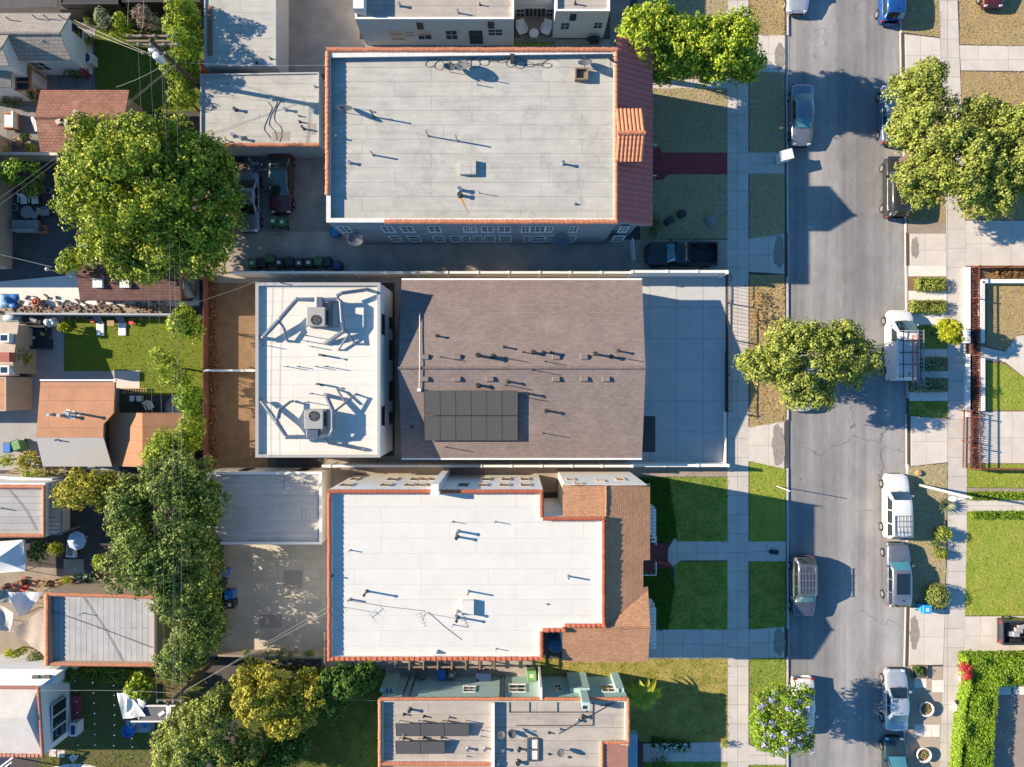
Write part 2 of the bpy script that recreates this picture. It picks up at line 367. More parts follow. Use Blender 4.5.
M_lamp = P('clear_lens', (.75, .76, .78), .12, var=.03, bump=0)
M_binblue = P('blue_bin_plastic', (.03, .16, .5), .5, var=.1, bump=0)
M_bingreen = P('green_bin_plastic', (.06, .14, .05), .55, var=.15, bump=0)
M_bingreenl = P('light_green_bin_plastic', (.13, .30, .10), .55, var=.12, bump=0)
M_bindark = P('dark_bin_plastic', (.035, .04, .04), .55, var=.15, bump=0)
M_bincyan = P('bright_blue_bin_plastic', (.03, .33, .72), .5, var=.08, bump=0)
M_bingrey = P('grey_bin_plastic', (.14, .12, .10), .6, var=.15, bump=0)
M_canvas = P('white_canvas', (.78, .77, .74), .8, var=.04, scale=1.5)
M_lightwood = P('light_wood', (.42, .27, .14), .8, var=.15, streak=(1, 5, 5))
M_orangewood = P('orange_wood', (.42, .17, .06), .7, var=.15)
M_cushion = P('grey_cushion', (.32, .33, .35), .9, var=.1)
M_dkcover = P('dark_cover', (.035, .04, .05), .8, var=.15)
M_redplastic = P('red_plastic', (.6, .06, .05), .5, var=.08, bump=0)
M_yellow = P('yellow_fabric', (.7, .42, .05), .8, var=.1)
M_bluetarp = P('blue_tarp', (.04, .2, .5), .5, var=.2, scale=3)
M_hardscrap = P('rusty_scrap', (.26, .14, .09), .8, var=.35, scale=4)
M_terracotta = P('terracotta', (.42, .17, .09), .8, var=.15)
M_stone = P('boulder_stone', (.27, .27, .26), .9, var=.3, scale=3, bump=.8)
L_big = LEAF('broadleaf', (.04, .10, .008), (.26, .35, .022), (.64, .62, .06), .22)
L_yel = LEAF('yellow_green_leaf', (.08, .15, .01), (.32, .42, .025), (.6, .64, .06), .25)
L_gold = LEAF('golden_leaf', (0.103, 0.115, 0.014), (0.414, 0.391, 0.034), (0.759, 0.644, 0.092), .25)
L_mid = LEAF('mid_green_leaf', (.035, .085, .012), (.17, .24, .035), (.44, .47, .11), .22)
L_olive = LEAF('olive_leaf', (.075, .11, .018), (.31, .365, .06), (.50, .51, .12), .22)
L_deep = LEAF('deep_green_leaf', (.026, .080, .012), (.080, .174, .022), (.174, .290, .043), .3)
L_lime = LEAF('lime_leaf', (.2, .26, .008), (.42, .46, .018), (.55, .55, .04), .4)
L_hedge = LEAF('hedge_leaf', (.08, .17, .008), (.22, .36, .022), (.42, .52, .05), .28)
L_grey = LEAF('grey_green_leaf', (.131, .160, .087), (.348, .377, .203), (.580, .609, .377), .3)
L_dryp = LEAF('dry_pink_leaf', (.18, .13, .1), (.34, .25, .2), (.45, .36, .3), .3)
L_flower = LEAF('violet_petal', (.32, .30, .62), (.50, .48, .82), (.68, .66, .92), .3)
L_red = LEAF('crimson_petal', (.35, .01, .03), (.6, .03, .07), (.7, .06, .1), .3)
L_purple = LEAF('purple_leaf', (.05, .02, .03), (.12, .05, .06), (.2, .1, .1), .25)
L_white = LEAF('white_petal', (.6, .6, .58), (.8, .8, .78), (.85, .85, .82), .3)
# ---------------------------------------------------------------- the setting: ground, street, pavements, lawns
def patch(name, poly, mat, z, kind='structure'):
    pts = [W(p[0], p[1]) for p in poly]; b = MB()
    b.face([(p.x, p.y, poly[i][2] if len(poly[i]) > 2 else z) for i, p in enumerate(ccw_k(pts, poly))])
    return tag(b.build(name, mat), kind=kind)
def ccw_k(pts, poly):
    if area2(pts) < 0: poly.reverse(); pts.reverse()
    return pts
def lawn(name, poly, mat, z=.116, dens=55, hgt=.06, label=None):
    pts = ccw([W(*p).xy for p in poly]); b = MB(); b.face([(p[0], p[1], z) for p in pts])
    x0, x1 = min(p[0] for p in pts), max(p[0] for p in pts); y0, y1 = min(p[1] for p in pts), max(p[1] for p in pts)
    n = int(min(16000, dens * abs(area2(pts)) / 2)); k = 0; pts = offset(pts, -.07)
    while k < n:
        x, y = rnd.uniform(x0 - .05, x1 + .05), rnd.uniform(y0 - .05, y1 + .05)
        if not inside(pts, x, y): k += .3; continue
        k += 1; a = rnd.uniform(0, 6.28); w = rnd.uniform(.02, .05); l = hgt * rnd.uniform(.5, 1.6); c, s_ = math.cos(a), math.sin(a)
        b.face([(x - w * s_, y + w * c, z), (x + w * s_, y - w * c, z), (x + c * l * .9, y + s_ * l * .9, z + l)])
    return tag(b.build(name, mat), kind='stuff')

b = MB(); b.face([(-400, -400, -.06), (400, -400, -.06), (400, 400, -.06), (-400, 400, -.06)]); tag(b.build('ground', M_darkdirt), kind='structure')
RL = [(786, -900), (786, 0), (787, 230), (788, 400), (788, 560), (787.5, 767), (787, 1700)]
RR = [(899, -900), (900, 0), (902, 120), (905.5, 230), (906.5, 383), (907, 550), (905, 650), (902, 767), (900, 1700)]
patch('road', RL + RR[::-1], M_asph, 0.0)
land = MB(); land.prism([W(*p).xy for p in [(-2600, -1200)] + RL[:1] + RL + [(787, 1800), (-2600, 1800)]], -.06, .10); tag(land.build('land_terrain', M_darkdirt), kind='structure')
land = MB(); land.prism([W(*p).xy for p in RR + [(900, 1800), (3600, 1800), (3600, -1200), (899, -1200)]], -.06, .10); tag(land.build('land_terrain', M_darkdirt), kind='structure')
SW = [(727, -300), (748, -300), (748, 1100), (727, 1100)]
patch('sidewalk', SW, M_conc, .108)
SEl = [(930, -300), (938, 0), (943, 120), (945, 230), (947, 383), (946.5, 550), (943, 650), (938, 767), (928, 1100)]
SEr = [(949, -300), (956.5, 0), (961, 120), (964.5, 230), (966, 383), (966, 550), (963, 650), (957, 767), (948, 1100)]
patch('sidewalk', SEl + SEr[::-1], M_conc, .108)
def kerb(pts, w=.16):
    q = [W(*p).xy for p in pts]; left = []; right = []
    for i, p in enumerate(q):
        d = (q[min(i + 1, len(q) - 1)] - q[max(i - 1, 0)]).normalized(); n = Vector((-d.y, d.x)); left.append(p + n * w / 2); right.append(p - n * w / 2)
    tag(MB().prism(left + right[::-1], -.05, .125).build('kerb', M_kerb, bevel=.02), kind='structure')
for a, c in ((-300, 36), (74, 233), (277, 420), (468, 628), (656, 1100)): kerb([(786.2 if a < 200 else 787, a), (787.4, c)])
for a, c in (((899, -300), (900.5, 34)), ((902.5, 77), (905.5, 233)), ((905.8, 266), (907, 398)), ((907.2, 464), (906.5, 606)), ((904.5, 666), (900, 1100))): kerb([a, c])

def apron(poly, road_pts, name='driveway_apron', mat=None):           # slopes down to the road at the listed corners
    patch(name, [(p[0], p[1], .02 if i in road_pts else .112) for i, p in enumerate(poly)], mat or M_apron, .112)
# west side strip
apron([(748, 36), (784, 36), (789, 34), (789, 76), (784, 73), (748, 73)], (2, 3))
patch('walkway', [(748, 153), (784, 153), (784, 174), (748, 174)], M_conc, .112)
apron([(748, 239), (783, 234), (789, 231), (789, 279), (783, 274), (748, 272)], (2, 3), mat=M_conc)
apron([(748, 427), (783, 421), (789, 419), (789, 471), (783, 469), (748, 461)], (2, 3))
patch('walkway', [(748, 541), (785, 541), (785, 561), (748, 561)], M_conc, .112)
apron([(748, 629), (783, 626), (789, 624), (789, 660), (783, 657), (748, 658)], (2, 3), mat=M_conc)
patch('walkway', [(748, 744), (785, 758), (785, 764), (748, 764)], M_conc, .112)
# worn asphalt patches at the foot of the aprons
def blotch(px, py, rx, ry, mat, z, name='asphalt_patch', n=18, j=.25, slope=None):
    pts = []
    for i in range(n):
        t = 2 * math.pi * i / n; k = 1 + rnd.uniform(-j, j); pts.append((px + rx * k * math.cos(t), py + ry * k * math.sin(t)))
    b = MB(); b.face([tuple(W(*p).xy) + ((slope(p[0]) if slope else z),) for p in pts][::-1]); return tag(b.build(name, mat), kind='structure')
Mpa = P('patch_asphalt', (.30, .275, .24), .9, var=.35)
for px, py, rx, ry in ((778, 445, 6.5, 21), (778.5, 252, 5.5, 16), (778.5, 641, 6, 14), (779, 57, 5, 14)): blotch(px, py, rx, ry, Mpa, .1195, n=26, j=.14)
lawn('dry_grass', [(749, -120), (784, -120), (784, 36), (749, 36)], M_dry)
lawn('dry_grass', [(749, 73), (784, 73), (784, 153), (749, 153)], M_mixed)
lawn('dry_grass', [(749, 174), (784, 174), (784, 234), (749, 239)], M_mixed)
lawn('dry_grass', [(749, 275), (784, 275), (785, 421), (749, 427)], M_dry, hgt=.09)
lawn('lawn_grass', [(749, 461), (785, 469), (785, 541), (749, 541)], M_lush2)
lawn('lawn_grass', [(749, 561), (785, 561), (785, 626), (749, 629)], M_lush)
lawn('lawn_grass', [(749, 658), (785, 657), (785, 758), (749, 744)], M_lush)
lawn('lawn_grass', [(749, 764), (785, 764), (785, 900), (749, 900)], M_lush)
# west front yards
patch('driveway', [(610, -200), (630, -200), (630, 46), (610, 46)], M_court, .110)
lawn('dry_grass', [(632, -120), (727, -120), (727, 79), (640, 79)], M_mixed)
patch('walkway', [(652, 80), (727, 80), (727, 89), (652, 89)], M_conc, .112)
lawn('dry_grass', [(640, 89), (727, 89), (727, 153), (640, 153)], M_mixed)
patch('red_path', [(640, 153), (727, 153), (727, 175), (640, 181)], M_redp, .112)
lawn('dry_grass', [(640, 181), (663, 180), (668, 175), (727, 175), (727, 239), (640, 240)], M_mixed)
patch('driveway', [(205, 147), (330, 147), (356, 240), (727, 240), (727, 271), (205, 272)], M_alley, .106)
patch('parking_court', [(205, 147), (330, 147), (350, 232), (205, 232)], M_court, .109)
patch('driveway', [(278, -200), (360, -200), (360, 46), (327, 50), (327, 75), (278, 75)], M_alley, .104)
patch('walkway', [(327, 40), (640, 40), (640, 62), (327, 62)], M_alley, .106)
lawn('lawn_grass', [(514, 43), (556, 43), (550, 47), (514, 47)], M_lush, z=.112)
# central property
patch('concrete_driveway', [(628, 275), (725, 275), (725, 464), (628, 464)], M_panel, .108)
patch('gravel_strip', [(395, 275), (628, 275), (628, 464), (325, 464), (325, 456), (395, 456)], M_alley, .106)
patch('walkway', [(203, 274), (395, 274), (395, 283), (203, 283)], M_alley, .108)
patch('soil_strip', [(204, 276), (268, 276), (268, 468), (204, 468)], M_dirt, .106)
patch('soil_strip', [(322, 467), (652, 467), (652, 492), (322, 492)], M_tan, .106)
patch('walkway', [(600, 466.5), (727, 466.5), (727, 476.5), (600, 476.5)], M_tan, .110)
# white-roofed apartment house: front lawns and walks
lawn('ground_cover', [(628, 477), (668, 477), (674, 515), (677, 536), (666, 543), (628, 543)], M_ivy, z=.118, dens=120, hgt=.13)
lawn('lawn_grass', [(668, 477), (727, 477), (727, 541), (676, 541), (674, 515)], M_lush)
patch('walkway', [(668, 548), (674, 538), (681, 541), (727, 541), (727, 560), (681, 560), (672, 567), (667, 560)], M_conc, .114)
lawn('ground_cover', [(628, 566), (668, 566), (674, 585), (668, 629), (628, 629)], M_ivy, z=.118, dens=120, hgt=.13)
lawn('lawn_grass', [(674, 565), (681, 561), (727, 561), (727, 629), (668, 629), (674, 585)], M_lush)
patch('driveway', [(600, 629), (727, 629), (727, 658), (600, 658)], M_conc, .110)
lawn('lawn_grass', [(535, 658), (727, 658), (727, 741), (600, 741), (600, 680), (535, 680)], GRASS('sunny_grass', (.19, .20, .035), (.38, .34, .07), (.56, .43, .14), .75))
patch('walkway', [(600, 744), (727, 741), (727, 761), (600, 761)], M_conc, .110)
lawn('lawn_grass', [(600, 761), (727, 761), (727, 900), (600, 900)], M_lush)
patch('walkway', [(322, 655), (540, 655), (540, 680), (322, 680)], M_alley, .106)
patch('driveway', [(205, 540), (352, 540), (352, 655), (205, 655)], M_pad, .108)
for x0, y0, x1, y1, m in ((260, 614, 282, 627, P('slab_grey', (.36, .315, .27), .85, var=.15)), (284, 570, 303, 588, MATS['slab_grey']), (306, 600, 322, 616, P('slab_pale', (.47, .42, .35), .85, var=.12))): patch('repaired_slab', [(x0, y0), (x1, y0), (x1, y1), (x0, y1)], m, .113)
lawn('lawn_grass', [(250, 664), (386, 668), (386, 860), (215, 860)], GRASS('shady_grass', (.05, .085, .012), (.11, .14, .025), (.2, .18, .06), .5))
# east side strip
def ES(y): 
    for (x0, y0), (x1, y1) in zip(SEl, SEl[1:]):
        if y0 <= y <= y1: return x0 + (x1 - x0) * (y - y0) / (y1 - y0)
def ER(y):
    for (x0, y0), (x1, y1) in zip(RR, RR[1:]):
        if y0 <= y <= y1: return x0 + (x1 - x0) * (y - y0) / (y1 - y0)
def strip(y0, y1, y0r=None, y1r=None, dx=1.6):
    y0r = y0 if y0r is None else y0r; y1r = y1 if y1r is None else y1r
    return [(ER(y0) + dx, y0), (ES(y0r) - .3, y0r), (ES(y1r) - .3, y1r), (ER(y1) + dx, y1)]
def eapron(y0, y1, y0r=None, y1r=None, mat=None):
    q = strip(y0, y1, y0r, y1r, 4); apron([(ER(y0 - 2) - 1.5, y0 - 2)] + q + [(ER(y1 + 2) - 1.5, y1 + 2)], (0, 5), mat=mat)
lawn('dry_grass', strip(-100, 33, -100, 38), M_dry); eapron(35, 77, 39, 77)
lawn('dry_grass', strip(79, 222), M_dry); patch('bare_soil', strip(222, 234), M_tan, .114)
eapron(234, 266, 234, 266)
for a, c in ((266, 276.5), (291, 300.5), (313, 325), (349, 357), (371, 378), (392, 401)): patch('concrete_strip', strip(a, c), M_pale, .113)
for a, c in ((276.5, 291), (300.5, 313), (357, 371), (378, 392)): patch('planting_bed', strip(a, c), M_dirt, .109)
lawn('lawn_grass', strip(325, 349), M_lush, dens=90); lawn('lawn_grass', strip(401, 415, 401, 418.5), M_lush, dens=90)
eapron(416, 466, 419, 462)
lawn('dry_grass', strip(467, 606, 463, 607), M_mixed); eapron(607, 665, 609, 664)
patch('gravel_strip', strip(666, 900), M_gravel, .112)
for x, y, s_ in ((919.5, 681, 12), (937, 685.5, 12)):
    patch('paver', [(x - s_ / 2, y - s_ / 2 + .0), (x + s_ / 2, y - s_ / 2), (x + s_ / 2, y + s_ / 2), (x - s_ / 2, y + s_ / 2)], M_pale, .122)
for x in (918, 927, 935): patch('paver', [(x - 4, 724), (x + 4, 724), (x + 3.5, 736), (x - 4.2, 736)], M_pale, .122)
for y in (795, 812): patch('paver', [(915, y), (926, y), (926, y + 11), (915, y + 11)], M_pale, .122)
for px, py, rx, ry in ((913.5, 632, 4.5, 17), (914, 248, 4, 10)): blotch(px, py, rx, ry, Mpa, .1195, n=26, j=.16)
# east yards
lawn('dry_grass', [(957, -100), (1140, -100), (1140, 49), (959, 45)], M_dry)
patch('driveway', [(958.5, 46), (1300, 50), (1300, 74), (960, 71)], M_apron, .112)
lawn('dry_grass', [(960, 72), (1140, 75), (1140, 220), (964, 220)], M_dry)
patch('driveway', [(964.5, 221), (1300, 221), (1300, 266), (965, 266)], M_apron, .112)
patch('planting_bed', [(966, 266.5), (1300, 266.5), (1300, 468), (966, 468)], M_dirt, .106)
lawn('dry_grass', [(986, 284), (1140, 284), (1140, 320), (1016, 335), (1006, 352), (986, 345)], M_dry, z=.118)
patch('walkway', [(978, 346), (1004, 352), (1016, 336), (1140, 322), (1140, 385), (1024, 378), (1004, 362), (978, 359)], M_apron, .124)
lawn('lawn_grass', [(986, 363), (1004, 364), (1024, 379), (1140, 386), (1140, 410), (986, 410)], M_lush2, z=.118)
patch('driveway', [(966, 411.5), (1300, 411.5), (1300, 463), (966, 463)], M_apron, .120)
lawn('lawn_grass', [(966.4, 464), (1140, 464), (1140, 489), (966.4, 487)], M_lush2)
patch('gravel_strip', [(966.4, 487.5), (1140, 489.5), (1140, 492), (966.4, 491)], M_tan, .117)
lawn('lawn_grass', [(966.4, 491), (1140, 492), (1140, 500), (966.4, 500)], M_lush2)
patch('walkway', [(966.2, 500), (1300, 499), (1300, 511), (966.2, 511)], M_apron, .120)
lawn('lawn_grass', [(966.4, 511), (1140, 511), (1140, 615), (964, 615)], M_lush2, dens=40)
patch('driveway', [(964, 616), (1300, 614), (1300, 656), (963, 656)], M_apron, .112)
patch('courtyard', [(990, 684), (1300, 684), (1300, 860), (984, 860)], P('courtyard_paving', (.30, .24, .2), .85, var=.22, scale=.8), .112)
for x in (1003, 1019.5): patch('paver', [(x - 7, 686), (x + 7, 686), (x + 7, 694), (x - 7, 694)], M_pale, .122)
# back yards on the west
patch('patio', [(-40, 30), (96, 30), (96, 92), (-40, 92)], M_patio, .108)
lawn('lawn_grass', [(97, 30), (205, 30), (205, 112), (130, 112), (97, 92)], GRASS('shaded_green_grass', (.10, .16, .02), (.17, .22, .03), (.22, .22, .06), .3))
patch('patio', [(-60, 92), (45, 92), (45, 153), (-60, 153)], M_patio, .110)
patch('yard_asphalt', [(-60, 160), (110, 160), (110, 276), (-60, 288)], P('yard_asphalt', (.10, .095, .095), .9, var=.35, scale=.9, bump=.4), .108)
patch('concrete_pad', [(-60, 287), (66, 276), (72, 268), (200, 268), (200, 306), (-60, 306)], M_pale, .112)
patch('soil_strip', [(-60, 305), (178, 305), (178, 313), (-60, 313)], M_tan, .108)
patch('concrete_pad', [(-60, 315), (65, 315), (65, 371), (120, 371), (120, 470), (-60, 470)], P('grey_concrete', (.36, .35, .34), .85, var=.14, scale=.8), .110)
lawn('artificial_turf', [(65, 318), (205, 318), (205, 395), (141, 395), (141, 371), (65, 371)], M_turf, dens=60, hgt=.04)
patch('concrete_slab', [(114, 370.5), (140.5, 370.5), (140.5, 389), (114, 389)], P('white_slab', (.62, .57, .52), .85, var=.08), .122)
patch('yard_soil', [(-60, 466), (205, 466), (205, 610), (-60, 610)], M_darkdirt, .108)
lawn('weedy_grass', [(20, 466), (85, 466), (75, 482), (-10, 482)], M_mixed, dens=70, hgt=.1)
patch('tan_yard', [(-60, 560), (118, 572), (118, 600), (45, 600), (45, 668), (-60, 668)], M_tan, .112)
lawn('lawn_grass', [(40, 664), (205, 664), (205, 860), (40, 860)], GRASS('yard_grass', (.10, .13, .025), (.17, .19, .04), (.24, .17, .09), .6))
b = MB(); c0 = W(76, 783); b.face([(c0.x + 3.1 * math.cos(t * .2617), c0.y + 1.6 * math.sin(t * .2617), .124) for t in range(24)]); tag(b.build('stone_circle', M_pale), kind='structure')
for x, y in ((53.5, 752), (62, 753)): patch('stepping_stone', [(x - 3.6, y - 3.6), (x + 3.6, y - 3.6), (x + 3.4, y + 3.6), (x - 3.4, y + 3.6)], M_pale, .126)
patch('stepping_stone', [(74, 752.5), (78.5, 757), (74, 762), (69.5, 757)], M_pale, .126)
# street marks: manhole, leaf litter
mc = W(848, 323); b = MB().cyl(mc.x, mc.y, -.01, .006, .34, 24); tag(b.build('manhole_cover', P('cast_iron', (.2, .19, .18), .7, .3)), 'round iron manhole cover set in the road beside the parked van', 'manhole')
b = MB()
for _ in range(420):
    side = rnd.random() < .5; x = rnd.gauss(791, 3) if side else rnd.gauss(901, 4)
    if rnd.random() < .35: x, y = rnd.uniform(790, 835), rnd.uniform(150, 360)
    else: y = rnd.uniform(-20, 790)
    p = W(x, y); r_ = rnd.uniform(.02, .06); a = rnd.uniform(0, 6)
    b.face([(p.x + r_ * math.cos(a + t), p.y + r_ * math.sin(a + t), .007) for t in (0, 1.5, 3.1, 4.6)])
tag(b.build('leaf_litter', P('dry_leaves', (.36, .3, .22), .9, var=.3)), kind='stuff')
# ---------------------------------------------------------------- building helpers
def PX(poly, h): return [W(p[0], p[1], h).xy for p in poly]
def vents(roof, z, items):                       # (px, py, height, radius)
    for px, py, hh, r in items:
        p = W(px, py, z); b = MB().cyl(p.x, p.y, z - .02, z + hh, r, 9)
        b.lathe(p.x, p.y, [(r * 1.9, z - .01), (r * 1.5, z + .05), (r, z + .09)], 9)
        if r > .06: b.cyl(p.x, p.y, z + hh + .03, z + hh + .07, r * 1.5, 9); b.cyl(p.x, p.y, z + hh, z + hh + .03, r * .5, 6)
        b.build('vent_pipe', M_metal if rnd.random() < .6 else M_dkmetal, roof)
def coping(parent, A, B, z, w=.17, step=.34, mat=None, name='tile_coping'):
    A, B = Vector((A[0], A[1], 0)), Vector((B[0], B[1], 0)); d = B - A; L = d.length; d.normalize(); nrm = Vector((-d.y, d.x, 0)); n = max(1, round(L / step)); b = MB()
    for i in range(n):
        a0 = A + d * (i * L / n - .02); a1 = A + d * ((i + 1) * L / n + .03); k = []; j = rnd.uniform(-.012, .012)
        for p, r, dz in ((a0, w * 1.06, .018), (a1, w * .84, .0)):
            k.append([(p + nrm * (r * math.cos(t) + j) + Vector((0, 0, z + dz + .8 * r * math.sin(t) + j))) for t in [math.pi * q / 6 for q in range(7)]])
        for q in range(6): b.face([k[0][q + 1], k[0][q], k[1][q], k[1][q + 1]])
        b.face(k[0]); b.face(k[1][::-1])
    return b.build(name, mat or M_tile, parent)
def corrugated(parent, p00, p10, p11, p01, waves, amp=.07, courses=8, mat=None, name='tile_roof'):   # barrels run from edge 0 to edge 1 of v
    p00, p10, p11, p01 = [Vector(p) for p in (p00, p10, p11, p01)]; n = (p10 - p00).cross(p01 - p00).normalized()
    if n.z < 0: n = -n
    b = MB()
    def fn(u, v):
        c = v * courses; saw = (c - math.floor(c)) if v < 1 else 1.0
        q = (p00 * (1 - u) + p10 * u) * (1 - v) + (p01 * (1 - u) + p11 * u) * v
        return q + n * (amp * abs(math.sin(math.pi * waves * u)) ** .7 + .035 * saw)
    vs = []
    for c in range(courses): vs += [c / courses + 1e-4, (c + 1) / courses - 1e-4]
    nu = int(waves * 6); base = len(b.v)
    for i in range(nu + 1):
        for v in vs: b.v.append(tuple(fn(i / nu, v)))
    k = len(vs)
    for i in range(nu):
        for j in range(k - 1): a = i * k + j; b.f.append((a, a + k, a + k + 1, a + 1))
    return b.build(name, mat or M_tile, parent)
def flat_house(name, label, cat, poly, h, drop, wallmat, roofmat, thick=.22, z0=.1, roofname='roof', cap=None, origin=None):
    pts = ccw(PX(poly, h)); c = Vector((sum(p.x for p in pts) / len(pts), sum(p.y for p in pts) / len(pts), z0))
    root = thing(name, label, cat, c)
    root['h'] = h
    wall = MB().ring(pts, thick, z0, h).build('wall', wallmat, root)
    r = MB(); r.face([(p.x, p.y, h - drop) for p in offset(pts, thick - .01)]); roof = r.build(roofname, roofmat, root)
    if cap is not None:
        b = MB(); b.ring(offset(pts, -.03), thick + .06, h + .003, h + .05); b.build('parapet_cap', cap, root)
    del root['h']
    return root, wall, roof, pts
def win(parent, axis, plane, face, a0, a1, z0, z1, mull=1, frame=None, name='window', sill=True, rail=True):
    if a0 > a1: a0, a1 = a1, a0
    if z0 > z1: z0, z1 = z1, z0
    t = .045; b = MB()
    def bx(m, u0, u1, w0, w1, d0, d1):
        if axis == 'y': m.box(u0, u1, plane + face * d0, plane + face * d1, w0, w1)
        else: m.box(plane + face * d0, plane + face * d1, u0, u1, w0, w1)
    bx(b, a0 - t, a0, z0 - t, z1 + t, -.02, .05); bx(b, a1, a1 + t, z0 - t, z1 + t, -.02, .05)
    bx(b, a0, a1, z1, z1 + t, -.02, .05); bx(b, a0, a1, z0 - t, z0, -.02, .05)
    for i in range(mull):
        x = a0 + (a1 - a0) * (i + 1) / (mull + 1); bx(b, x - .016, x + .016, z0, z1, -.01, .04)
    if rail: bx(b, a0, a1, (z0 + z1) / 2 - .018, (z0 + z1) / 2 + .018, -.01, .045)
    f = b.build(name, frame or M_frame, parent)
    g = MB(); bx(g, a0, a1, z0, z1, -.03, .015); g.build('pane', M_glass, f)
    if sill: s_ = MB(); bx(s_, a0 - .1, a1 + .1, z0 - t - .04, z0 - t - .002, -.02, .07); s_.build('sill', frame or M_frame, f)
    return f
def wy(parent, Yw, face, px0, py0, px1, py1, minz=.2, **k):
    cx = (px0 + px1) / 2; x0, za = on_y(Yw, px0, (py0 + py1) / 2); x1, _ = on_y(Yw, px1, (py0 + py1) / 2); _, z0 = on_y(Yw, cx, py0); _, z1 = on_y(Yw, cx, py1)
    lo, hi = min(z0, z1), max(z0, z1)
    if hi - lo < .7: m = (lo + hi) / 2; lo, hi = m - .4, m + .4
    return win(parent, 'y', Yw, face, x0, x1, max(minz, lo), hi, **k)
def wx(parent, Xw, face, px0, py0, px1, py1, minz=.2, **k):
    mx = (px0 + px1) / 2; y0, _ = on_x(Xw, mx, py0); y1, _ = on_x(Xw, mx, py1); _, z0 = on_x(Xw, px0, (py0 + py1) / 2); _, z1 = on_x(Xw, px1, (py0 + py1) / 2)
    lo, hi = min(z0, z1), max(z0, z1)
    if hi - lo < .6: m = (lo + hi) / 2; lo, hi = m - .4, m + .4
    return win(parent, 'x', Xw, face, y0, y1, max(minz, lo), hi, **k)
def slab(parent, name, quads, mat, t=.1):        # roof planes with thickness
    b = MB()
    for q in quads:
        q = [Vector(p) for p in q]; n = (q[1] - q[0]).cross(q[2] - q[0])
        if n.z < 0: q.reverse()
        d = Vector((0, 0, -t)); b.face(q); b.face([p + d for p in reversed(q)])
        for i in range(len(q)): j = (i + 1) % len(q); b.face([q[i], q[i] + d, q[j] + d, q[j]])
    return b.build(name, mat, parent)
def gable(name, label, cat, x0, x1, y0, y1, he, hr, ridge, axis, wallmat, roofmat, over=.3, caps=True, capmat=None, z0=.1):
    """gable house; x0..x1, y0..y1 are eave edges in the photo, ridge is the photo line of the ridge"""
    a, c = W(x0, y1, he), W(x1, y0, he); X0, X1, Y0, Y1 = a.x, c.x, a.y, c.y
    root = thing(name, label, cat, ((X0 + X1) / 2, (Y0 + Y1) / 2, z0)); b = MB(); wx0, wx1, wy0, wy1 = X0 + over, X1 - over, Y0 + over, Y1 - over
    if axis == 'x':
        Yr = W(CX, ridge, hr).y; sl = lambda y: he + (hr - he) * (1 - (abs(y - Yr) / (Y1 - Yr if y > Yr else Yr - Y0)))
        for X in (wx0, wx1): b.face([(X, wy0, z0), (X, wy1, z0), (X, wy1, sl(wy1) - .1), (X, Yr, hr - .1), (X, wy0, sl(wy0) - .1)])
        for Y in (wy0, wy1): b.face([(wx0, Y, z0), (wx1, Y, z0), (wx1, Y, sl(Y) - .1), (wx0, Y, sl(Y) - .1)])
        qs = [[(X0, Yr, hr), (X1, Yr, hr), (X1, Y1, he), (X0, Y1, he)], [(X0, Yr, hr), (X1, Yr, hr), (X1, Y0, he), (X0, Y0, he)]]; rl = ((X0, Yr), (X1, Yr))
    else:
        Xr = W(ridge, CY, hr).x; sl = lambda x: he + (hr - he) * (1 - (abs(x - Xr) / (X1 - Xr if x > Xr else Xr - X0)))
        for Y in (wy0, wy1): b.face([(wx0, Y, z0), (wx1, Y, z0), (wx1, Y, sl(wx1) - .1), (Xr, Y, hr - .1), (wx0, Y, sl(wx0) - .1)])
        for X in (wx0, wx1): b.face([(X, wy0, z0), (X, wy1, z0), (X, wy1, sl(X) - .1), (X, wy0, sl(X) - .1)])
        qs = [[(Xr, Y0, hr), (Xr, Y1, hr), (X1, Y1, he), (X1, Y0, he)], [(Xr, Y0, hr), (Xr, Y1, hr), (X0, Y1, he), (X0, Y0, he)]]; rl = ((Xr, Y0), (Xr, Y1))
    b.build('wall', wallmat, root); roof = slab(root, 'roof', qs, roofmat)
    if caps: coping(roof, rl[0], rl[1], hr - .03, .12, .25, capmat or roofmat, 'ridge_cap')
    return root, roof, dict(X0=X0, X1=X1, Y0=Y0, Y1=Y1, wx0=wx0, wx1=wx1, wy0=wy0, wy1=wy1)
def dish(px, py, z, r, label, tilt=R(50), az=R(200), group=None, cat='satellite dish', mast=.5):
    p = W(px, py, z); t = thing('satellite_dish', label, cat, (p.x, p.y, z), group)
    MB().tube([(p.x, p.y, z), (p.x, p.y, z + mast)], .025, 7).build('mast', M_dkmetal, t)
    b = MB().grid(lambda u, v: (r * u * math.cos(6.2832 * v), r * 1.1 * u * math.sin(6.2832 * v), .28 * r * u * u), 5, 22)
    Mx = Matrix.Translation((p.x, p.y, z + mast + .1)) @ Matrix.Rotation(az, 4, 'Z') @ Matrix.Rotation(tilt, 4, 'X')
    MB().add(b, Mx).build('reflector', P('dish_grey', (.10, .11, .125), .6, .0, var=.05, bump=0), t, smooth=True, solid=.02)
    q = [Mx @ Vector(v) for v in ((0, -r * 1.05, .2 * r), (0, -r * .6, .75 * r), (0, 0, .95 * r))]
    f = MB().tube(q, .018, 6); f.ball(q[2], .06, 8, 6); f.build('feed_arm', M_dkmetal, t); return t

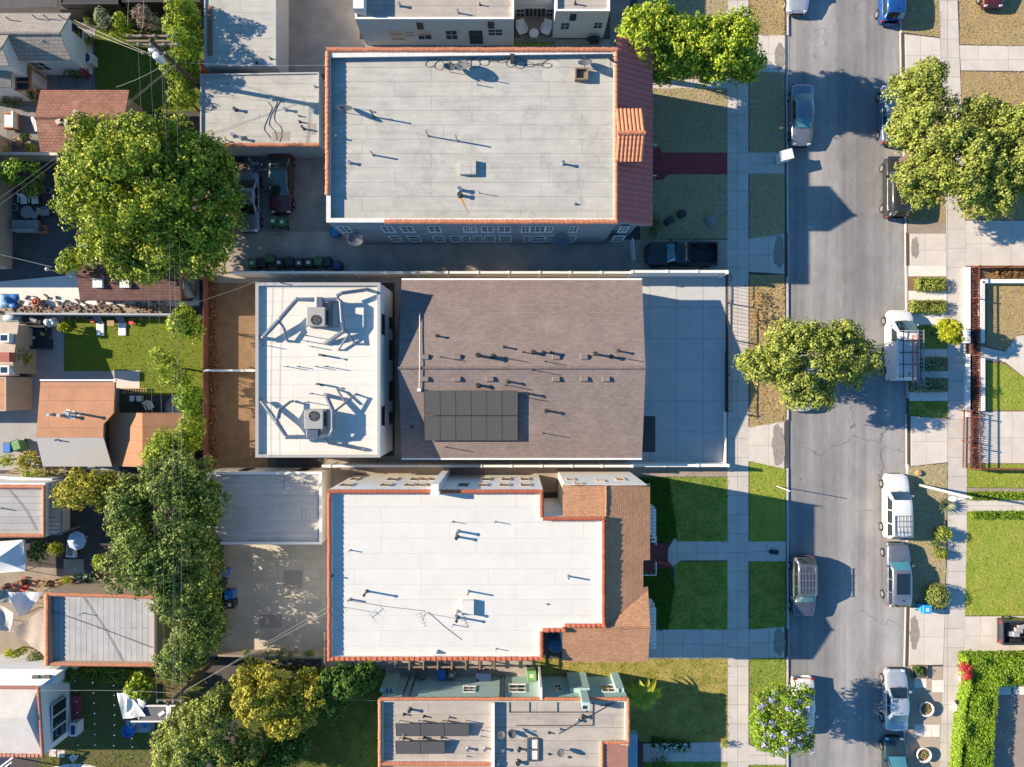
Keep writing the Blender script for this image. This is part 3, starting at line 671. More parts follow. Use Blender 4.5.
# ---------------------------------------------------------------- blue-grey two-storey apartment house with clay tile front (top centre)
h = 7.7
A1, wall, roof, pts = flat_house('apartment_house', 'blue-grey two-storey apartment house with grey flat roof and maroon tiled street front', 'apartment house',
    [(327, 54), (617, 50), (617, 222), (327, 222)], h, .35, M_blue, M_rollg)
(xa, ya), (xb, yb) = W(327, 222, h).xy, W(617, 52, h).xy
cp = MB().ring(offset(pts, -.04), .30, h + .002, h + .05); cp.build('parapet_cap', P('cap_white', (.66, .64, .6), .8, var=.15), A1)
coping(A1, (xa, yb + .12), (xb, yb + .12), h + .05); coping(A1, (W(385, 222, h).x, ya), (xb, ya), h + .05); coping(A1, (xa + .05, W(0, 195, h).y), (xa + .05, yb), h + .05)
coping(A1, (xb - .08, ya), (xb - .08, yb), h + .05, .14)
he = 6.2; e0, e1 = W(652, 226, he), W(652, 46, he); g = .02
t0, t1 = W(616, 226, h - .1), W(616, 46, h - .1)
fr = corrugated(A1, (t0.x, e0.y, h - .1), (t0.x, e1.y, h - .1), (e1.x, e1.y, he), (e0.x, e0.y, he), 32, .075, 7, M_tiledk)
MB().box(xb + .01, W(640, 0, he).x, e0.y + .35, e1.y - .35, .1, he - .28).build('wall', M_blue, A1)
sg = MB(); 
for yy in (e0.y + .06, e1.y - .06): sg.face([(xb, yy, h - .12), (xb, yy, he - .3), (e0.x - .06, yy, he - .3), (e0.x - .06, yy, he - .02)])
each(sg, 'gable_infill', M_blue, A1)
# cross-gable over the entrance
hy = 8.7; tw = [W(616, 108, 8.0), W(644, 108, 8.0), W(644, 160, 8.0), W(616, 160, 8.0)]; yr = W(0, 133, hy).y
xl, xr = tw[0].x, W(644, 133, 8.3).x
b = MB(); b.box(xl + .1, xr - .15, tw[2].y + .25, tw[0].y - .25, .1, 7.75)
b.face([(xr - .15, tw[2].y + .25, 7.7), (xr - .15, tw[0].y - .25, 7.7), (xr - .15, yr, hy - .12)]); b.face([(xl + .1, tw[2].y + .25, 7.7), (xl + .1, tw[0].y - .25, 7.7), (xl + .1, yr, hy - .12)])
b.build('entrance_tower', M_blue, A1)
for ye in (tw[0].y, tw[2].y): corrugated(A1, (xl, yr, hy), (xr, yr, hy), (xr, ye, 7.75), (xl, ye, 7.75), 7, .08, 5, M_tile, 'gable_tile_roof')
coping(A1, (xl, yr), (xr, yr), hy + .02, .15)
vents(roof, h - .35, [(374, 117, 1.2, .055), (337.5, 138, .45, .06), (373, 155, .8, .06), (428, 136, 1.1, .05), (457, 141, 1.1, .055), (477.5, 85, .5, .03), (494, 81, .5, .03),
    (350, 163, .25, .08), (460, 190, .35, .11), (460, 195.5, .35, .11), (479, 193, .6, .025), (563, 164, .4, .08), (575, 204, .15, .06), (391, 120, .2, .05), (512, 60, .3, .05)])
p = W(468, 168, h - .3); MB().box(p.x - .55, p.x + .55, p.y - .5, p.y + .5, h - .36, h - .02).build('roof_hatch', M_rollg, roof)
p = W(512, 60, h - .3); MB().box(p.x - .12, p.x + .12, p.y - .25, p.y + .25, h - .36, h + .1).build('cable_box', M_dkmetal, roof)
p = W(461, 198, h - .3); b = MB()
for i in range(26):
    v = i / 25; r_ = .07 * (1 - v) + .02
    for sgn in (1,): b.face([(p.x + .5 * v - r_, p.y - 1.0 * v, h - .344), (p.x + .5 * v + r_, p.y - 1.0 * v, h - .344), (p.x + .5 * v + .02 + r_ * .9, p.y - 1.0 * v - .04, h - .344), (p.x + .5 * v + .02 - r_ * .9, p.y - 1.0 * v - .04, h - .344)][::-1])
b.build('rust_stain', P('rust', (.5, .25, .06), .9, var=.2), roof)
b = MB(); q = []
for i in range(160):
    t = i / 159; px = 428 + 125 * t; q.append(W(px + 7 * math.cos(i * .55), 63 + 2 * math.sin(t * 9) + (3 + 2.5 * math.sin(t * 20)) * math.sin(i * .55), h - .33))
b.tube(q, .014, 4); b.build('loose_cable', M_cable, roof)
Yw = ya
for px0, px1 in ((340, 350), (383, 393), (402, 413), (429, 440), (464, 469), (472, 476), (482, 493), (499, 510), (570, 577), (620, 627)): wy(A1, Yw, -1, px0, 226.5, px1, 231.5)
for px0, px1 in ((522, 529), (546, 552)): wy(A1, Yw, -1, px0, 226.5, px1, 231.5)
wy(A1, Yw, -1, 530.5, 226.5, 544.5, 231.5, mull=2)
for px0, px1 in ((391, 401), (409, 420), (434, 444), (451, 460), (463, 470), (474, 482), (485, 495), (500, 511), (524, 529), (532, 544), (546, 553), (567, 575), (613, 623)): wy(A1, Yw, -1, px0, 236, px1, 241, sill=False, mull=0)
pd = W(515, 245, 0); MB().tube([(pd.x, Yw - .07, .1), (pd.x, Yw - .07, h - .1)], .05, 8).build('drainpipe', M_blue, A1)
# front steps with white rails at the red path
b = MB(); s0 = W(652, 165); 
for i in range(3): b.box(W(640, 0).x, W(660 - 4 * i, 0).x, W(0, 178).y, W(0, 149).y, .1, .27 + .16 * i)
b.build('front_step', M_redp, A1)
for yy in (145, 176):
    b = MB(); p0, p1 = W(648, yy, 1.0), W(656, yy, 1.0)
    for x in (p0.x, (p0.x + p1.x) / 2, p1.x): b.tube([(x, p0.y, .1), (x, p0.y, 1.2)], .03, 6)
    b.tube([(p0.x, p0.y, 1.2), (p1.x, p0.y, 1.1)], .04, 6); b.build('step_railing', M_frame, A1)
dish(450, 72, h - .35, .42, 'left one of the pair of satellite dishes on grey tiled-edge roof', R(40), R(160)); dish(463, 71, h - .35, .5, 'round white satellite dish on tripod beside its twin on grey roof', R(35), R(215))
dish(347, 113, h - .35, .5, 'satellite dish standing alone near the west edge of the grey roof', R(55), R(170))
dish(584, 68, h - .35, .48, 'satellite dish over a wooden box near the north edge of grey roof', R(45), R(190)); dish(610, 65, h - .35, .3, 'small satellite dish next to the maroon tile slope', R(50), R(150))
p = W(581, 76, h - .35); t = thing('wooden_crate', 'small brown wooden crate beside a satellite dish on the grey roof', 'crate', (p.x, p.y, h - .35))
b = MB(); 
for dx in (-.4, .4): b.box(p.x + dx - .05, p.x + dx + .05, p.y - .4, p.y + .4, h - .35, h + .05)
for dy in (-.36, .36): b.box(p.x - .35, p.x + .35, p.y + dy - .05, p.y + dy + .05, h - .34, h + .04)
each(b, 'crate_side', M_wood, t); MB().box(p.x - .34, p.x + .34, p.y - .3, p.y + .3, h - .34, h - .2).build('crate_base', M_wood, t)
for px, py, lb in ((356, 238, 'big grey satellite dish fixed low on the west end of the blue-grey wall'), (561, 239, 'grey satellite dish fixed low on the blue-grey wall near the pickup')):
    x, z = on_y(Yw - .5, px, py); t = thing('satellite_dish', lb, 'satellite dish', (x, Yw, max(.8, z - .4)))
    b = MB().grid(lambda u, v: (.62 * u * math.cos(6.2832 * v), .5 * u * math.sin(6.2832 * v), .16 * u * u), 5, 20)
    MB().add(b, Matrix.Translation((x, Yw - .55, max(1.2, z))) @ Matrix.Rotation(R(25), 4, 'X')).build('reflector', MATS['dish_grey'], t, smooth=True, solid=.02)
    MB().tube([(x, Yw - .002, max(.8, z - .4)), (x, Yw - .5, max(.9, z - .3)), (x, Yw - .55, max(1.1, z - .05))], .03, 6).build('bracket', M_dkmetal, t)
# ---------------------------------------------------------------- white single-storey house at the top edge
h = 4.0
A0, wall, roof, pts = flat_house('white_house', 'white stucco house with beige flat roof and open back patio at the top edge', 'house',
    [(355, -160), (610, -160), (610, 11), (555.5, 11), (555.5, -12), (514, -12), (514, 19), (355, 19)], h, .25, M_white, M_rollb, thick=.15)
vents(roof, h - .25, [(458, 13, .5, .06), (400, 6, .3, .08), (575, 4, .4, .06), (480, 5, .3, .05)])
p = W(360, 5, h + .8); MB().box(p.x - .5, p.x + .25, W(0, 14, h).y, W(0, -60, h).y, h - .26, h + .75).build('chimney', M_white, roof)
Yw = W(0, 19, h).y; Yb = W(0, -12, h).y; Ye = W(0, 11, h).y
for a in ((391, 30, 403, 39), (405.5, 31, 413, 34.5), (418, 30, 431, 39), (446, 30, 457, 39), (488.5, 29, 502, 35)): wy(A0, Yw, -1, *a)
wy(A0, Yw, -1, 470, 31, 482, 43, mull=0, frame=M_dkframe, name='back_door', sill=False)
for px, py in ((420, 25.5), (491, 24.5)): wy(A0, Yw, -1, px - 2.5, py - 1, px + 2.5, py + 1.5, mull=0, frame=M_dkframe, name='wall_vent', sill=False)
for a in ((561, 22.5, 569, 29), (594, 22, 602, 28)): wy(A0, Ye, -1, *a)
wy(A0, Ye, -1, 570.5, 15.5, 575.5, 18.5, mull=0, frame=M_dkframe, name='wall_vent', sill=False)
wy(A0, Yb, -1, 525, 8, 545, 20, mull=4, frame=M_frame, name='patio_door', sill=False, rail=False)
for a in ((516.5, 9, 524, 17), (546.5, 9, 553, 17)): wy(A0, Yb, -1, *a)
b = MB(); q0 = W(515, 42, .1); q1 = W(555, 42, .1); b.box(q0.x, q1.x, q0.y, Yb - .02, .1, .22); b.build('patio_floor', M_tan, A0)
# ---------------------------------------------------------------- two garages left of them
h = 3.0
G1, wall, roof, pts = flat_house('garage', 'long pale garage with grey flat roof at top edge under tree shade', 'garage', [(204, -70), (276, -70), (276, 66), (204, 66)], h, .1, P('grey_stucco', (.40, .40, .40), .85, var=.1), M_rollg, thick=.1)
vents(roof, h - .1, [(271, 59, .35, .05), (257, 63, .2, .06)])
b = MB(); b.box(W(207, 0, h).x, W(212, 0, h).x, W(0, 55, h).y, W(0, 5, h).y, h - .099, h - .07); b.build('leaf_debris', M_hardscrap, roof)
G2, wall, roof, pts = flat_house('garage', 'pale flat-roofed garage with clay tile edge beside the two shaded cars', 'garage', [(200, 74), (319, 72), (319, 145), (200, 145)], h, .12, MATS['grey_stucco'], M_rollg, thick=.1)
a, c = W(199, 145, h), W(319, 145, h); coping(G2, (a.x, a.y), (c.x, c.y), h, .15, .3)
vents(roof, h - .12, [(315, 87, .3, .05), (304, 129, .5, .07), (299, 116, .25, .05), (236, 110, .3, .09), (234, 136, .35, .1), (242, 139, .35, .08), (273, 99, .3, .1), (300, 122, .25, .06), (286, 110, .3, .08)])
b = MB()
for x0, y0, x1, y1 in ((273, 132, 290, 141), (309, 124, 316, 135)): p0, p1 = W(x0, y1, h - .2), W(x1, y0, h - .2); b.box(p0.x, p1.x, p0.y, p1.y, h - .13, h - .108)
each(b, 'roof_patch', P('roof_patch_brown', (.33, .29, .25), .9), roof)
b = MB()
for k in range(3):
    q = [W(268 + 5 * k + 4 * math.sin(i * .7 + k), 100 + i * 4 + 2 * math.cos(i + k), h - .1) for i in range(11)]; b.tube(q, .018, 4)
each(b, 'loose_cable', M_cable, roof)
# ---------------------------------------------------------------- central property: white two-storey block and long house with taupe gable
h = 5.3
A2, wall, roof, pts = flat_house('white_apartment_block', 'modern white two-storey block with bright flat roof carrying two air conditioners', 'apartment block', [(256, 283), (380, 283), (380, 457), (256, 457)], h, .2, M_white, M_rollh, thick=.16, cap=P('cap_grey', (.36, .35, .34), .7, var=.06))
Xw = W(380, 0, h).x
for y0, y1 in ((315, 324), (325, 334), (407, 415.5), (416.5, 425)): wx(A2, Xw, 1, 381.6, y0, 383.8, y1, frame=M_dkframe, mull=0)
for y0, y1 in ((318, 328), (341, 359), (382, 400), (413, 423)): wx(A2, Xw, 1, 389, y0, 391.5, y1, frame=M_dkframe, mull=0)
wz = h - .2
vents(roof, wz, [(306.5, 335.5, .9, .03), (306.5, 341, .9, .03), (311.5, 346.5, .7, .03), (287, 366.5, .7, .03), (298.5, 366.5, .5, .03), (316.5, 366.5, .65, .03), (327, 366.5, .8, .03), (312, 393.5, .6, .03), (308, 402, .85, .03), (263, 345, .8, .03), (283, 283.6, .6, .04)])
for px, py in ((321.5, 355), (319, 384)):
    p = W(px, py, wz); MB().tube([(p.x, p.y, wz), (p.x, p.y, wz + .6), (p.x + .25, p.y - .05, wz + .72), (p.x + .5, p.y - .1, wz + .6)], .07, 8).build('vent_pipe', M_dkmetal, roof)
Mduct = P('duct_steel', (.27, .29, .32), .32, .8, var=.06, bump=.05)
def ac(px0, py0, px1, py1, label, ducts, fan):
    z = wz; c = W((px0 + px1) / 2, (py0 + py1) / 2, z + 1.15); lx = abs(W(px1, 0, z + 1.15).x - W(px0, 0, z + 1.15).x); ly = abs(W(0, py0, z + 1.15).y - W(0, py1, z + 1.15).y)
    t = thing('air_conditioner', label, 'air conditioner', (c.x, c.y, z), 'rooftop air conditioners')
    MB().obox((c.x, c.y), lx, ly, z + .15, z + 1.15).build('cabinet', M_acbox, t, bevel=.03)
    MB().obox((c.x, c.y), lx + .1, ly + .1, z, z + .15).build('kerb_base', M_metal, t)
    f = W(fan[0], fan[1], z + 1.15); fb = MB(); fb.lathe(f.x, f.y, [(.33, z + 1.151), (.36, z + 1.19), (.31, z + 1.19), (.30, z + 1.155), (.0, z + 1.155)], 20); fo = fb.build('fan_grille', M_dkmetal, t)
    bl = MB()
    for k in range(5): bl.obox((f.x + .15 * math.cos(k * 1.2566), f.y + .15 * math.sin(k * 1.2566)), .26, .09, z + 1.165, z + 1.175, k * 1.2566)
    bl.build('fan_blade', P('grey_fan', (.12, .12, .13), .5, bump=0), fo)
    b = MB()
    for k in range(5): b.obox((c.x + lx / 2 + .012, c.y), .02, ly * .8, z + .3 + k * .14, z + .36 + k * .14)
    b.build('louvre_panel', M_dkmetal, t)
    for path, r in ducts:
        q = [W(x, y, z + hh) + Vector((0, 0, 0)) for x, y, hh in path]; d = MB().tube(q, r, 10)
        for a_, b_ in zip(q, q[1:]):
            n = int((b_ - a_).length / .7)
            for i in range(1, n): m_ = a_.lerp(b_, i / n); dd = (b_ - a_).normalized() * .025; d.tube([m_ - dd, m_ + dd], r * 1.08, 10)
        for p_ in q[1:-1]: d.ball(p_, r * 1.04, 10, 6)
        d.build('duct', Mduct, t)
    return t
top = ac(306.5, 307, 325, 326, 'grey rooftop air conditioner on the north half of the bright white roof', [
    ([(314, 299.5, .8), (297, 299.5, .8), (280, 319, .75), (263, 337.5, .45), (262, 337.8, .0)], .16), ([(278, 320, .7), (284, 328, .6), (287, 340, .3), (288, 341, 0)], .1),
    ([(319, 300, .8), (338, 299.5, .8), (341, 302, .85), (342.5, 322, .8), (344, 331, .6), (328, 342, .2), (326, 343, 0)], .16), ([(337, 296, .85), (342, 293, .9), (365, 290, .6), (367, 289.5, 0)], .13),
    ([(346, 330, .6), (354, 342, .4), (355, 344, 0)], .09), ([(349, 334, .5), (339, 349, .2), (338.5, 350, 0)], .07)], (316, 320))
bot = ac(304.5, 410, 323, 429, 'grey rooftop air conditioner on the south half of the bright white roof', [
    ([(317, 437, .8), (287, 437, .8), (277, 422, .75), (262, 402, .4), (261.5, 401, 0)], .16), ([(279, 418, .7), (281, 409, .75), (290, 402, .5), (293, 401, .1)], .1), ([(277, 420, .7), (280, 408, .8)], .13),
    ([(318, 436, .8), (330, 435.5, .8), (333, 430, .85), (333, 411, .85), (327, 397, .6), (325.5, 395, .0)], .16), ([(334, 412, .8), (354, 396, .5), (356, 394, .0)], .08),
    ([(345, 402, .5), (338, 391, .3), (337, 389, 0)], .08), ([(325, 439, .6), (329, 443, .5), (361, 449, .25), (365, 450, 0)], .11)], (314, 416))
for t, bx in ((top, (315.5, 318.5, 297, 307)), (bot, (306.5, 314, 429.5, 438))):
    p0, p1 = W(bx[0], bx[3], wz + 1), W(bx[1] + 4, bx[2], wz + 1); MB().box(p0.x, p1.x, p0.y, p1.y, wz + .3, wz + 1.0).build('plenum_box', Mduct, t, bevel=.02)
b = MB(); r0 = W(326, 303, wz); r1 = W(339, 327, wz)
for x in (r0.x, (r0.x + r1.x) / 2, r1.x): b.box(x - .03, x + .03, r1.y, r0.y, wz + .02, wz + .1)
for y in (r0.y, r1.y): b.box(r0.x, r1.x, y - .03, y + .03, wz + .101, wz + .16)
b.build('support_rack', M_metal, top)
b = MB(); p0, p1 = W(296, 455, 4), W(330, 466, 0)
A3, roof, D = gable('long_gabled_house', 'long house with taupe shingle gable roof and solar panels behind a concrete forecourt', 'house', 401.5, 642, 280, 458, 3.4, 4.75, 368, 'x', M_white, M_taupe, over=.35)
roofz = lambda y: 3.4 + 1.35 * (1 - abs(y - W(0, 368, 4.75).y) / (D['Y1'] - W(0, 368, 4.75).y if y > W(0, 368, 4.75).y else W(0, 368, 4.75).y - D['Y0']))
def rz(px, py):
    p = W(px, py, 4.2)
    for _ in range(3): p = W(px, py, roofz(p.y))
    return p
for px, py, hh, r in ((437, 336, .35, .07), (441, 357, .9, .03), (478, 355.5, 1.0, .1), (493, 357, .4, .12), (504, 347, .4, .06), (504.5, 358, .9, .03), (523, 352, .8, .04), (533, 352.5, .35, .1), (543, 352, .7, .06), (551, 352.5, .4, .06),
        (545, 361.5, .8, .03), (532.5, 370, .9, .03), (594.5, 354, 1.0, .09), (611, 357, .4, .1), (618, 351, .5, .07), (619.5, 357.5, .9, .03), (478, 385, .4, .1), (508, 381.5, .45, .08), (505, 385, .9, .03), (527, 393.5, .5, .08), (523.5, 397, .8, .03), (546, 410.5, .5, .09), (543, 433, .9, .03), (446, 447, .9, .03), (412, 427, .3, .06)):
    p = rz(px, py); b = MB().cyl(p.x, p.y, p.z - .05, p.z + hh, r, 9); b.lathe(p.x, p.y, [(r * 2.2, p.z - .02), (r, p.z + .1)], 9)
    if r > .05: b.cyl(p.x, p.y, p.z + hh + .02, p.z + hh + .07, r * 1.5, 9)
    b.build('vent_pipe', M_dkmetal, roof)
for px, py in ((425, 357), (457, 357), (556, 357), (584, 357), (425, 379), (457, 379), (490, 379), (556, 379), (584, 379), (606, 379)):
    p = rz(px, py); MB().box(p.x - .3, p.x + .3, p.y - .2, p.y + .2, p.z - .06, p.z + .16, .05, .04).build('box_vent', P('vent_taupe', (.22, .18, .165), .6), roof)
q = [rz(420, 313) + Vector((0, 0, .12)), rz(420, 340) + Vector((0, 0, .12)), rz(420, 367) + Vector((0, 0, .16)), rz(419.5, 390) + Vector((0, 0, .12))]
b = MB().tube(q, .03, 7); e = rz(419.5, 390); b.box(e.x - .13, e.x + .13, e.y - .1, e.y + .1, e.z, e.z + .25); b.build('conduit', M_white, roof)
MB().box(D['X0'], D['X1'], D['Y0'] - .13, D['Y0'] - .003, 3.28, 3.39).build('gutter', M_frame, roof); MB().box(D['X0'], D['X1'], D['Y1'] + .003, D['Y1'] + .13, 3.28, 3.39).build('gutter', M_frame, roof)
win(A3, 'x', D['wx1'], 1, D['wy0'] + 2, D['wy0'] + 4.5, .2, 2.3, mull=3, frame=M_dkframe, name='garage_door', sill=False); win(A3, 'x', D['wx1'], 1, D['wy1'] - 4, D['wy1'] - 2, .9, 2.1)
patch('ramp_mat', [(636, 416), (655, 416), (655, 452), (636, 452)], P('dark_ramp', (.07, .075, .08), .8), .118)
# solar panels on the south slope: two rows of six
proto = None; sl = math.atan2(1.35, W(0, 368, 4.75).y - D['Y0'])
for row in range(2):
    for col in range(6):
        px = 425 + (col + .5) * 15.4; py = (402 if row == 0 else 427); p = rz(px, py)
        lbl = '%s dark solar panel from the left in the %s row on the taupe roof' % (('first', 'second', 'third', 'fourth', 'fifth', 'sixth')[col], ('upper', 'lower')[row])
        if proto is None:
            proto = thing('solar_panel', lbl, 'solar panel', p, 'solar panels on the taupe roof')
            m = MB().obox((0, 0), 1.125, 1.79, .30, .34); mm = MB(); Mt = Matrix.Translation(p) @ Matrix.Rotation(sl, 4, 'X')
            mm.add(m, Mt).build('cell_sheet', M_solar, proto)
            fr = MB(); 
            for bx in ((-.585, -.5625, -.92, .92), (.5625, .585, -.92, .92), (-.5625, .5625, -.92, -.895), (-.5625, .5625, .895, .92)): fr.box(*bx, .29, .35)
            MB().add(fr, Mt).build('panel_frame', P('panel_frame_grey', (.10, .10, .105), .5, .4), proto)
            lg = MB(); 
            for x in (-.4, .4):
                for y in (-.6, .6): lg.box(x - .03, x + .03, y - .03, y + .03, -.02, .29)
            each(MB().add(lg, Mt), 'mount_foot', M_metal, proto); pt = proto
        else: pt = copy_tree(proto); pt['label'] = lbl
        pt.location = p
# ---------------------------------------------------------------- garage behind the white-roofed apartments
h = 2.8
G3, wall, roof, pts = flat_house('garage', 'cream garage with pale grey flat roof between the trees and the white roof', 'garage', [(208, 472), (321.5, 472), (321.5, 544), (208, 544)], h, .12, M_cream, BRICK('pale_roll_roof', (.58, .54, .50), (.55, .52, .48), (.34, .31, .28), 7.0, .95, .012, off=.4, var=.08, stain=(.46, .43, .4), stain_amt=.5), thick=.14, cap=M_white)
wy(G3, W(0, 472, h).y, 1, 243, 468.5, 251, 471, mull=0, frame=M_dkframe, sill=False); wy(G3, W(0, 472, h).y, 1, 300, 468.5, 308, 471, mull=0, frame=M_dkframe, sill=False)
b = MB()
for x0, y0, y1 in ((283, 474, 489), (302, 474, 486), (304, 474, 486), (301, 508, 519), (305, 508, 519)):
    p0, p1 = W(x0, y1, h), W(x0 + .9, y0, h); b.box(p0.x, p1.x, p0.y, p1.y, h - .121, h - .112)
each(b, 'tar_seam', P('tar_grey', (.33, .31, .3), .9), roof)
# ---------------------------------------------------------------- cream apartment house with white roof and ochre shingled front
h = 7.8
poly = [(328, 490), (543, 490), (543, 517), (605, 517), (605, 627), (565, 627), (565, 631.5), (543, 631.5), (543, 660), (328, 660)]
A4, wall, roof, pts = flat_house('apartment_house', 'cream two-storey apartment house with bright white flat roof and ochre shingled front', 'apartment house', poly, h, .28, M_white, M_rollw)
k = PX(poly, h)
Mcop = P('red_clay_tile', (.46, .13, .065), .7, var=.2, scale=3)
for i in range(len(k)):
    a, c = k[i], k[(i + 1) % len(k)]; d = (c - a).normalized(); n = Vector((-d.y, d.x)) * -.1 * (1 if area2(k) < 0 else -1)
    coping(A4, a + n, c + n, h + .004, .15, .36, Mcop)
z4 = h - .28
vents(roof, z4, [(453, 521.5, .4, .03), (495, 521.5, .5, .03), (458, 531, .6, .08), (457, 536.5, .55, .08), (568, 576, .7, .06), (468.5, 591, .8, .06), (350, 550, .4, .04), (332.5, 575.5, .5, .05), (367, 591, .9, .07), (350, 599, .5, .06),
    (457.5, 611, .9, .07), (457.5, 617, .8, .07), (453, 624.5, .5, .03), (496, 648.5, .4, .03), (547, 604, .1, .04)])
p0, p1 = W(462, 613, z4), W(474, 599, z4); MB().box(p0.x, p1.x, p0.y, p1.y, z4 - .02, z4 + .35).build('roof_hatch', M_rollw, roof)
p0, p1 = W(433, 654, z4), W(438, 649, z4); MB().box(p0.x, p1.x, p0.y, p1.y, z4 - .02, z4 + .3, .1, .1).build('scupper_box', M_white, roof)
def tv_antenna(px, py, z, hh, label, ang, nbar=5):
    p = W(px, py, z); t = thing('tv_antenna', label, 'antenna', p)
    MB().tube([p, p + Vector((0, 0, hh))], .018, 6).build('mast', M_dkmetal, t); b = MB(); d = Vector((math.cos(ang), math.sin(ang), 0)); n = Vector((-d.y, d.x, 0)); top_ = p + Vector((0, 0, hh))
    b.tube([top_ - d * .5, top_ + d * .5], .014, 5)
    for i in range(nbar): c = top_ + d * (-.45 + .9 * i / (nbar - 1)); w = .36 - .04 * i; b.tube([c - n * w, c + n * w], .009, 4)
    b.build('antenna_bars', M_dkmetal, t); return t
tv_antenna(425.5, 613, z4, 1.3, 'thin television antenna standing on the bright white flat roof', R(-70))
p = W(344, 607, z4); t = tv_antenna(344, 607, z4, 1.1, 'bare television antenna near the west edge of the bright white roof', R(40), 3)
b = MB()
for a, c in (((346, 600), (425, 611)), ((428, 612), (462, 640))): b.tube([W(*a, z4 + .02), W((a[0] + c[0]) / 2, (a[1] + c[1]) / 2 + 1, z4 + .02), W(*c, z4 + .02)], .014, 4)
each(b, 'loose_cable', M_cable, roof)
Yn = W(0, 490, h).y
for x0, x1 in ((341, 352), (381, 391), (405, 413), (416, 425), (427, 434), (459, 468), (479, 487), (500, 509), (521, 530)): wy(A4, Yn, 1, x0, 484, x1, 486.5, mull=0, rail=False, frame=M_tan2)
for x0, x1 in ((352, 358), (388, 397), (411, 418), (421, 427), (430, 436), (482, 490), (502, 510), (521, 529)): wy(A4, Yn, 1, x0, 478, x1, 480.6, mull=0, rail=False, frame=M_tan2)
b = MB(); p = W(436, 488, h); b.box(p.x - .25, p.x + .25, Yn + .002, Yn + .5, .1, h + .8); b.box(p.x - .3, p.x + .3, Yn - .25, Yn + .002, h + .06, h + .8); b.build('chimney', M_white, A4)
# lower shingled roof around the front
he4, ht4 = 6.9, 7.55
Xp, Xe, Xe2, Xe3 = W(606, 0, ht4).x, W(650, 0, he4).x, W(643, 0, he4).x, W(648, 0, he4).x
Yt, Ys, Yb_ = W(0, 484, he4).y, W(0, 662, he4).y, W(0, 628, ht4).y
zz = lambda x: ht4 + (he4 - ht4) * (x - Xp) / (Xe - Xp)
Y1, Y2 = W(0, 560, he4).y, W(0, 587, he4).y; Yv, Yr = W(0, 590, he4).y, W(0, 627, ht4).y
qs = [[(Xp, Yt, ht4), (Xe, Yt, he4), (Xe, Y1, he4), (Xp, Y1, ht4)], [(Xp, Y1, ht4), (Xe2, Y1, zz(Xe2)), (Xe2, Y2, zz(Xe2)), (Xp, Y2, ht4)],
      [(Xp, Y2, ht4), (Xe3, Y2, zz(Xe3)), (Xe3, Yv, zz(Xe3)), (Xp, Yr, ht4)]]
slab(A4, 'front_roof', qs, M_ochre)
slab(A4, 'front_roof', [[(Xp, Yr - .003, ht4 + .1), (Xe3, Yr - .003, ht4 + .1), (Xe3, Yv, zz(Xe3) + .004)]], M_ochre2)
Xq = W(563, 0, ht4).x; Yq = W(0, 516, ht4).y
slab(A4, 'front_roof', [[(Xp - .003, Yt, he4 + .2), (Xp - .003, Yq, ht4), (Xq, Yq, ht4), (Xq, Yt, he4 + .2)]], M_ochre2)
slab(A4, 'front_roof', [[(Xq, Yr, ht4 + .1), (Xe3, Yr, ht4 + .1), (Xe3, Ys, he4), (Xq, Ys, he4)]], M_ochre2)
coping(A4, (Xp, Yr), (Xe3, Yr), ht4 + .09, .09, .22, M_ochre2, 'ridge_cap'); coping(A4, (Xp, Yt), (Xp, Yq), ht4 + .02, .07, .22, M_ochre2, 'ridge_cap'); b = MB().face([(Xe3 - .02, Yr, ht4), (Xe3 - .02, Yv, zz(Xe3) - .1), (Xe3 - .02, Ys + .2, he4 - .1)]); b.build('gable_wall', M_cream, A4)
b = MB(); b.box(Xq + .15, Xe2 - .25, Ys + .3, Yt - .002, .1, he4 - .12); b.build('wall', M_cream, A4)
MB().box(Xq + .155, Xe - .3, Yt - .004, Yt + .02, .1, he4 + .5).build('wall', M_white, A4)
for a in ((567, 479.5, 574, 481.5), (597, 481, 604, 483), (616, 479, 624, 481.5), (575, 484, 582, 485.5)): wy(A4, Yt + .02, 1, a[0], a[1] - .8, a[2], a[3] - .8, mull=0, rail=False, frame=M_tan2)
# balconies and porch of that front
for y0, y1 in ((505, 535), (600, 637)):
    b = MB(); p0, p1 = W(640, y1, 3.6), W(652, y0, 3.6); b.box(p0.x, p1.x, p0.y, p1.y, 3.3, 3.42); fl = b.build('balcony', M_white, A4); r_ = MB()
    n = int((p1.y - p0.y) / .16)
    for i in range(n + 1): y = p0.y + (p1.y - p0.y) * i / n; r_.box(p1.x - .03, p1.x, y - .02, y + .02, 3.42, 4.35)
    r_.box(p1.x - .05, p1.x + .02, p0.y, p1.y, 4.351, 4.41)
    for y in (p0.y, p1.y): r_.box(p0.x, p1.x - .05, y - .03, y + .03, 4.351, 4.41); r_.box(p1.x - .6, p1.x - .56, y - .02, y + .02, 3.42, 4.35)
    r_.build('railing', M_frame, fl); r_ = MB(); n = int((p1.y - p0.y) / .24)
    for i in range(n + 1): y = p0.y + (p1.y - p0.y) * i / n; r_.box(p0.x + .4, W(656, 0, 5.6).x, y - .07, y + .07, 5.6, 5.64)
    r_.box(W(655, 0, 5.6).x, W(656, 0, 5.6).x, p0.y - .07, p1.y + .07, 5.5, 5.598); r_.build('slatted_awning', M_frame, A4)
b = MB(); p0, p1 = W(630, 568, .3), W(668, 543, .3)
for i in range(3): b.box(p0.x, p1.x - .28 * i, p0.y + .0, p1.y, .1 + .13 * i + .001, .1 + .13 * (i + 1))
b.build('porch_floor', M_maroon, A4)
b = MB(); p0, p1 = W(643, 575, 1.2), W(656, 559, 1.2); b.box(p0.x, p1.x, p0.y, p1.y, .1, .45); b.build('porch_landing', M_maroon, A4)
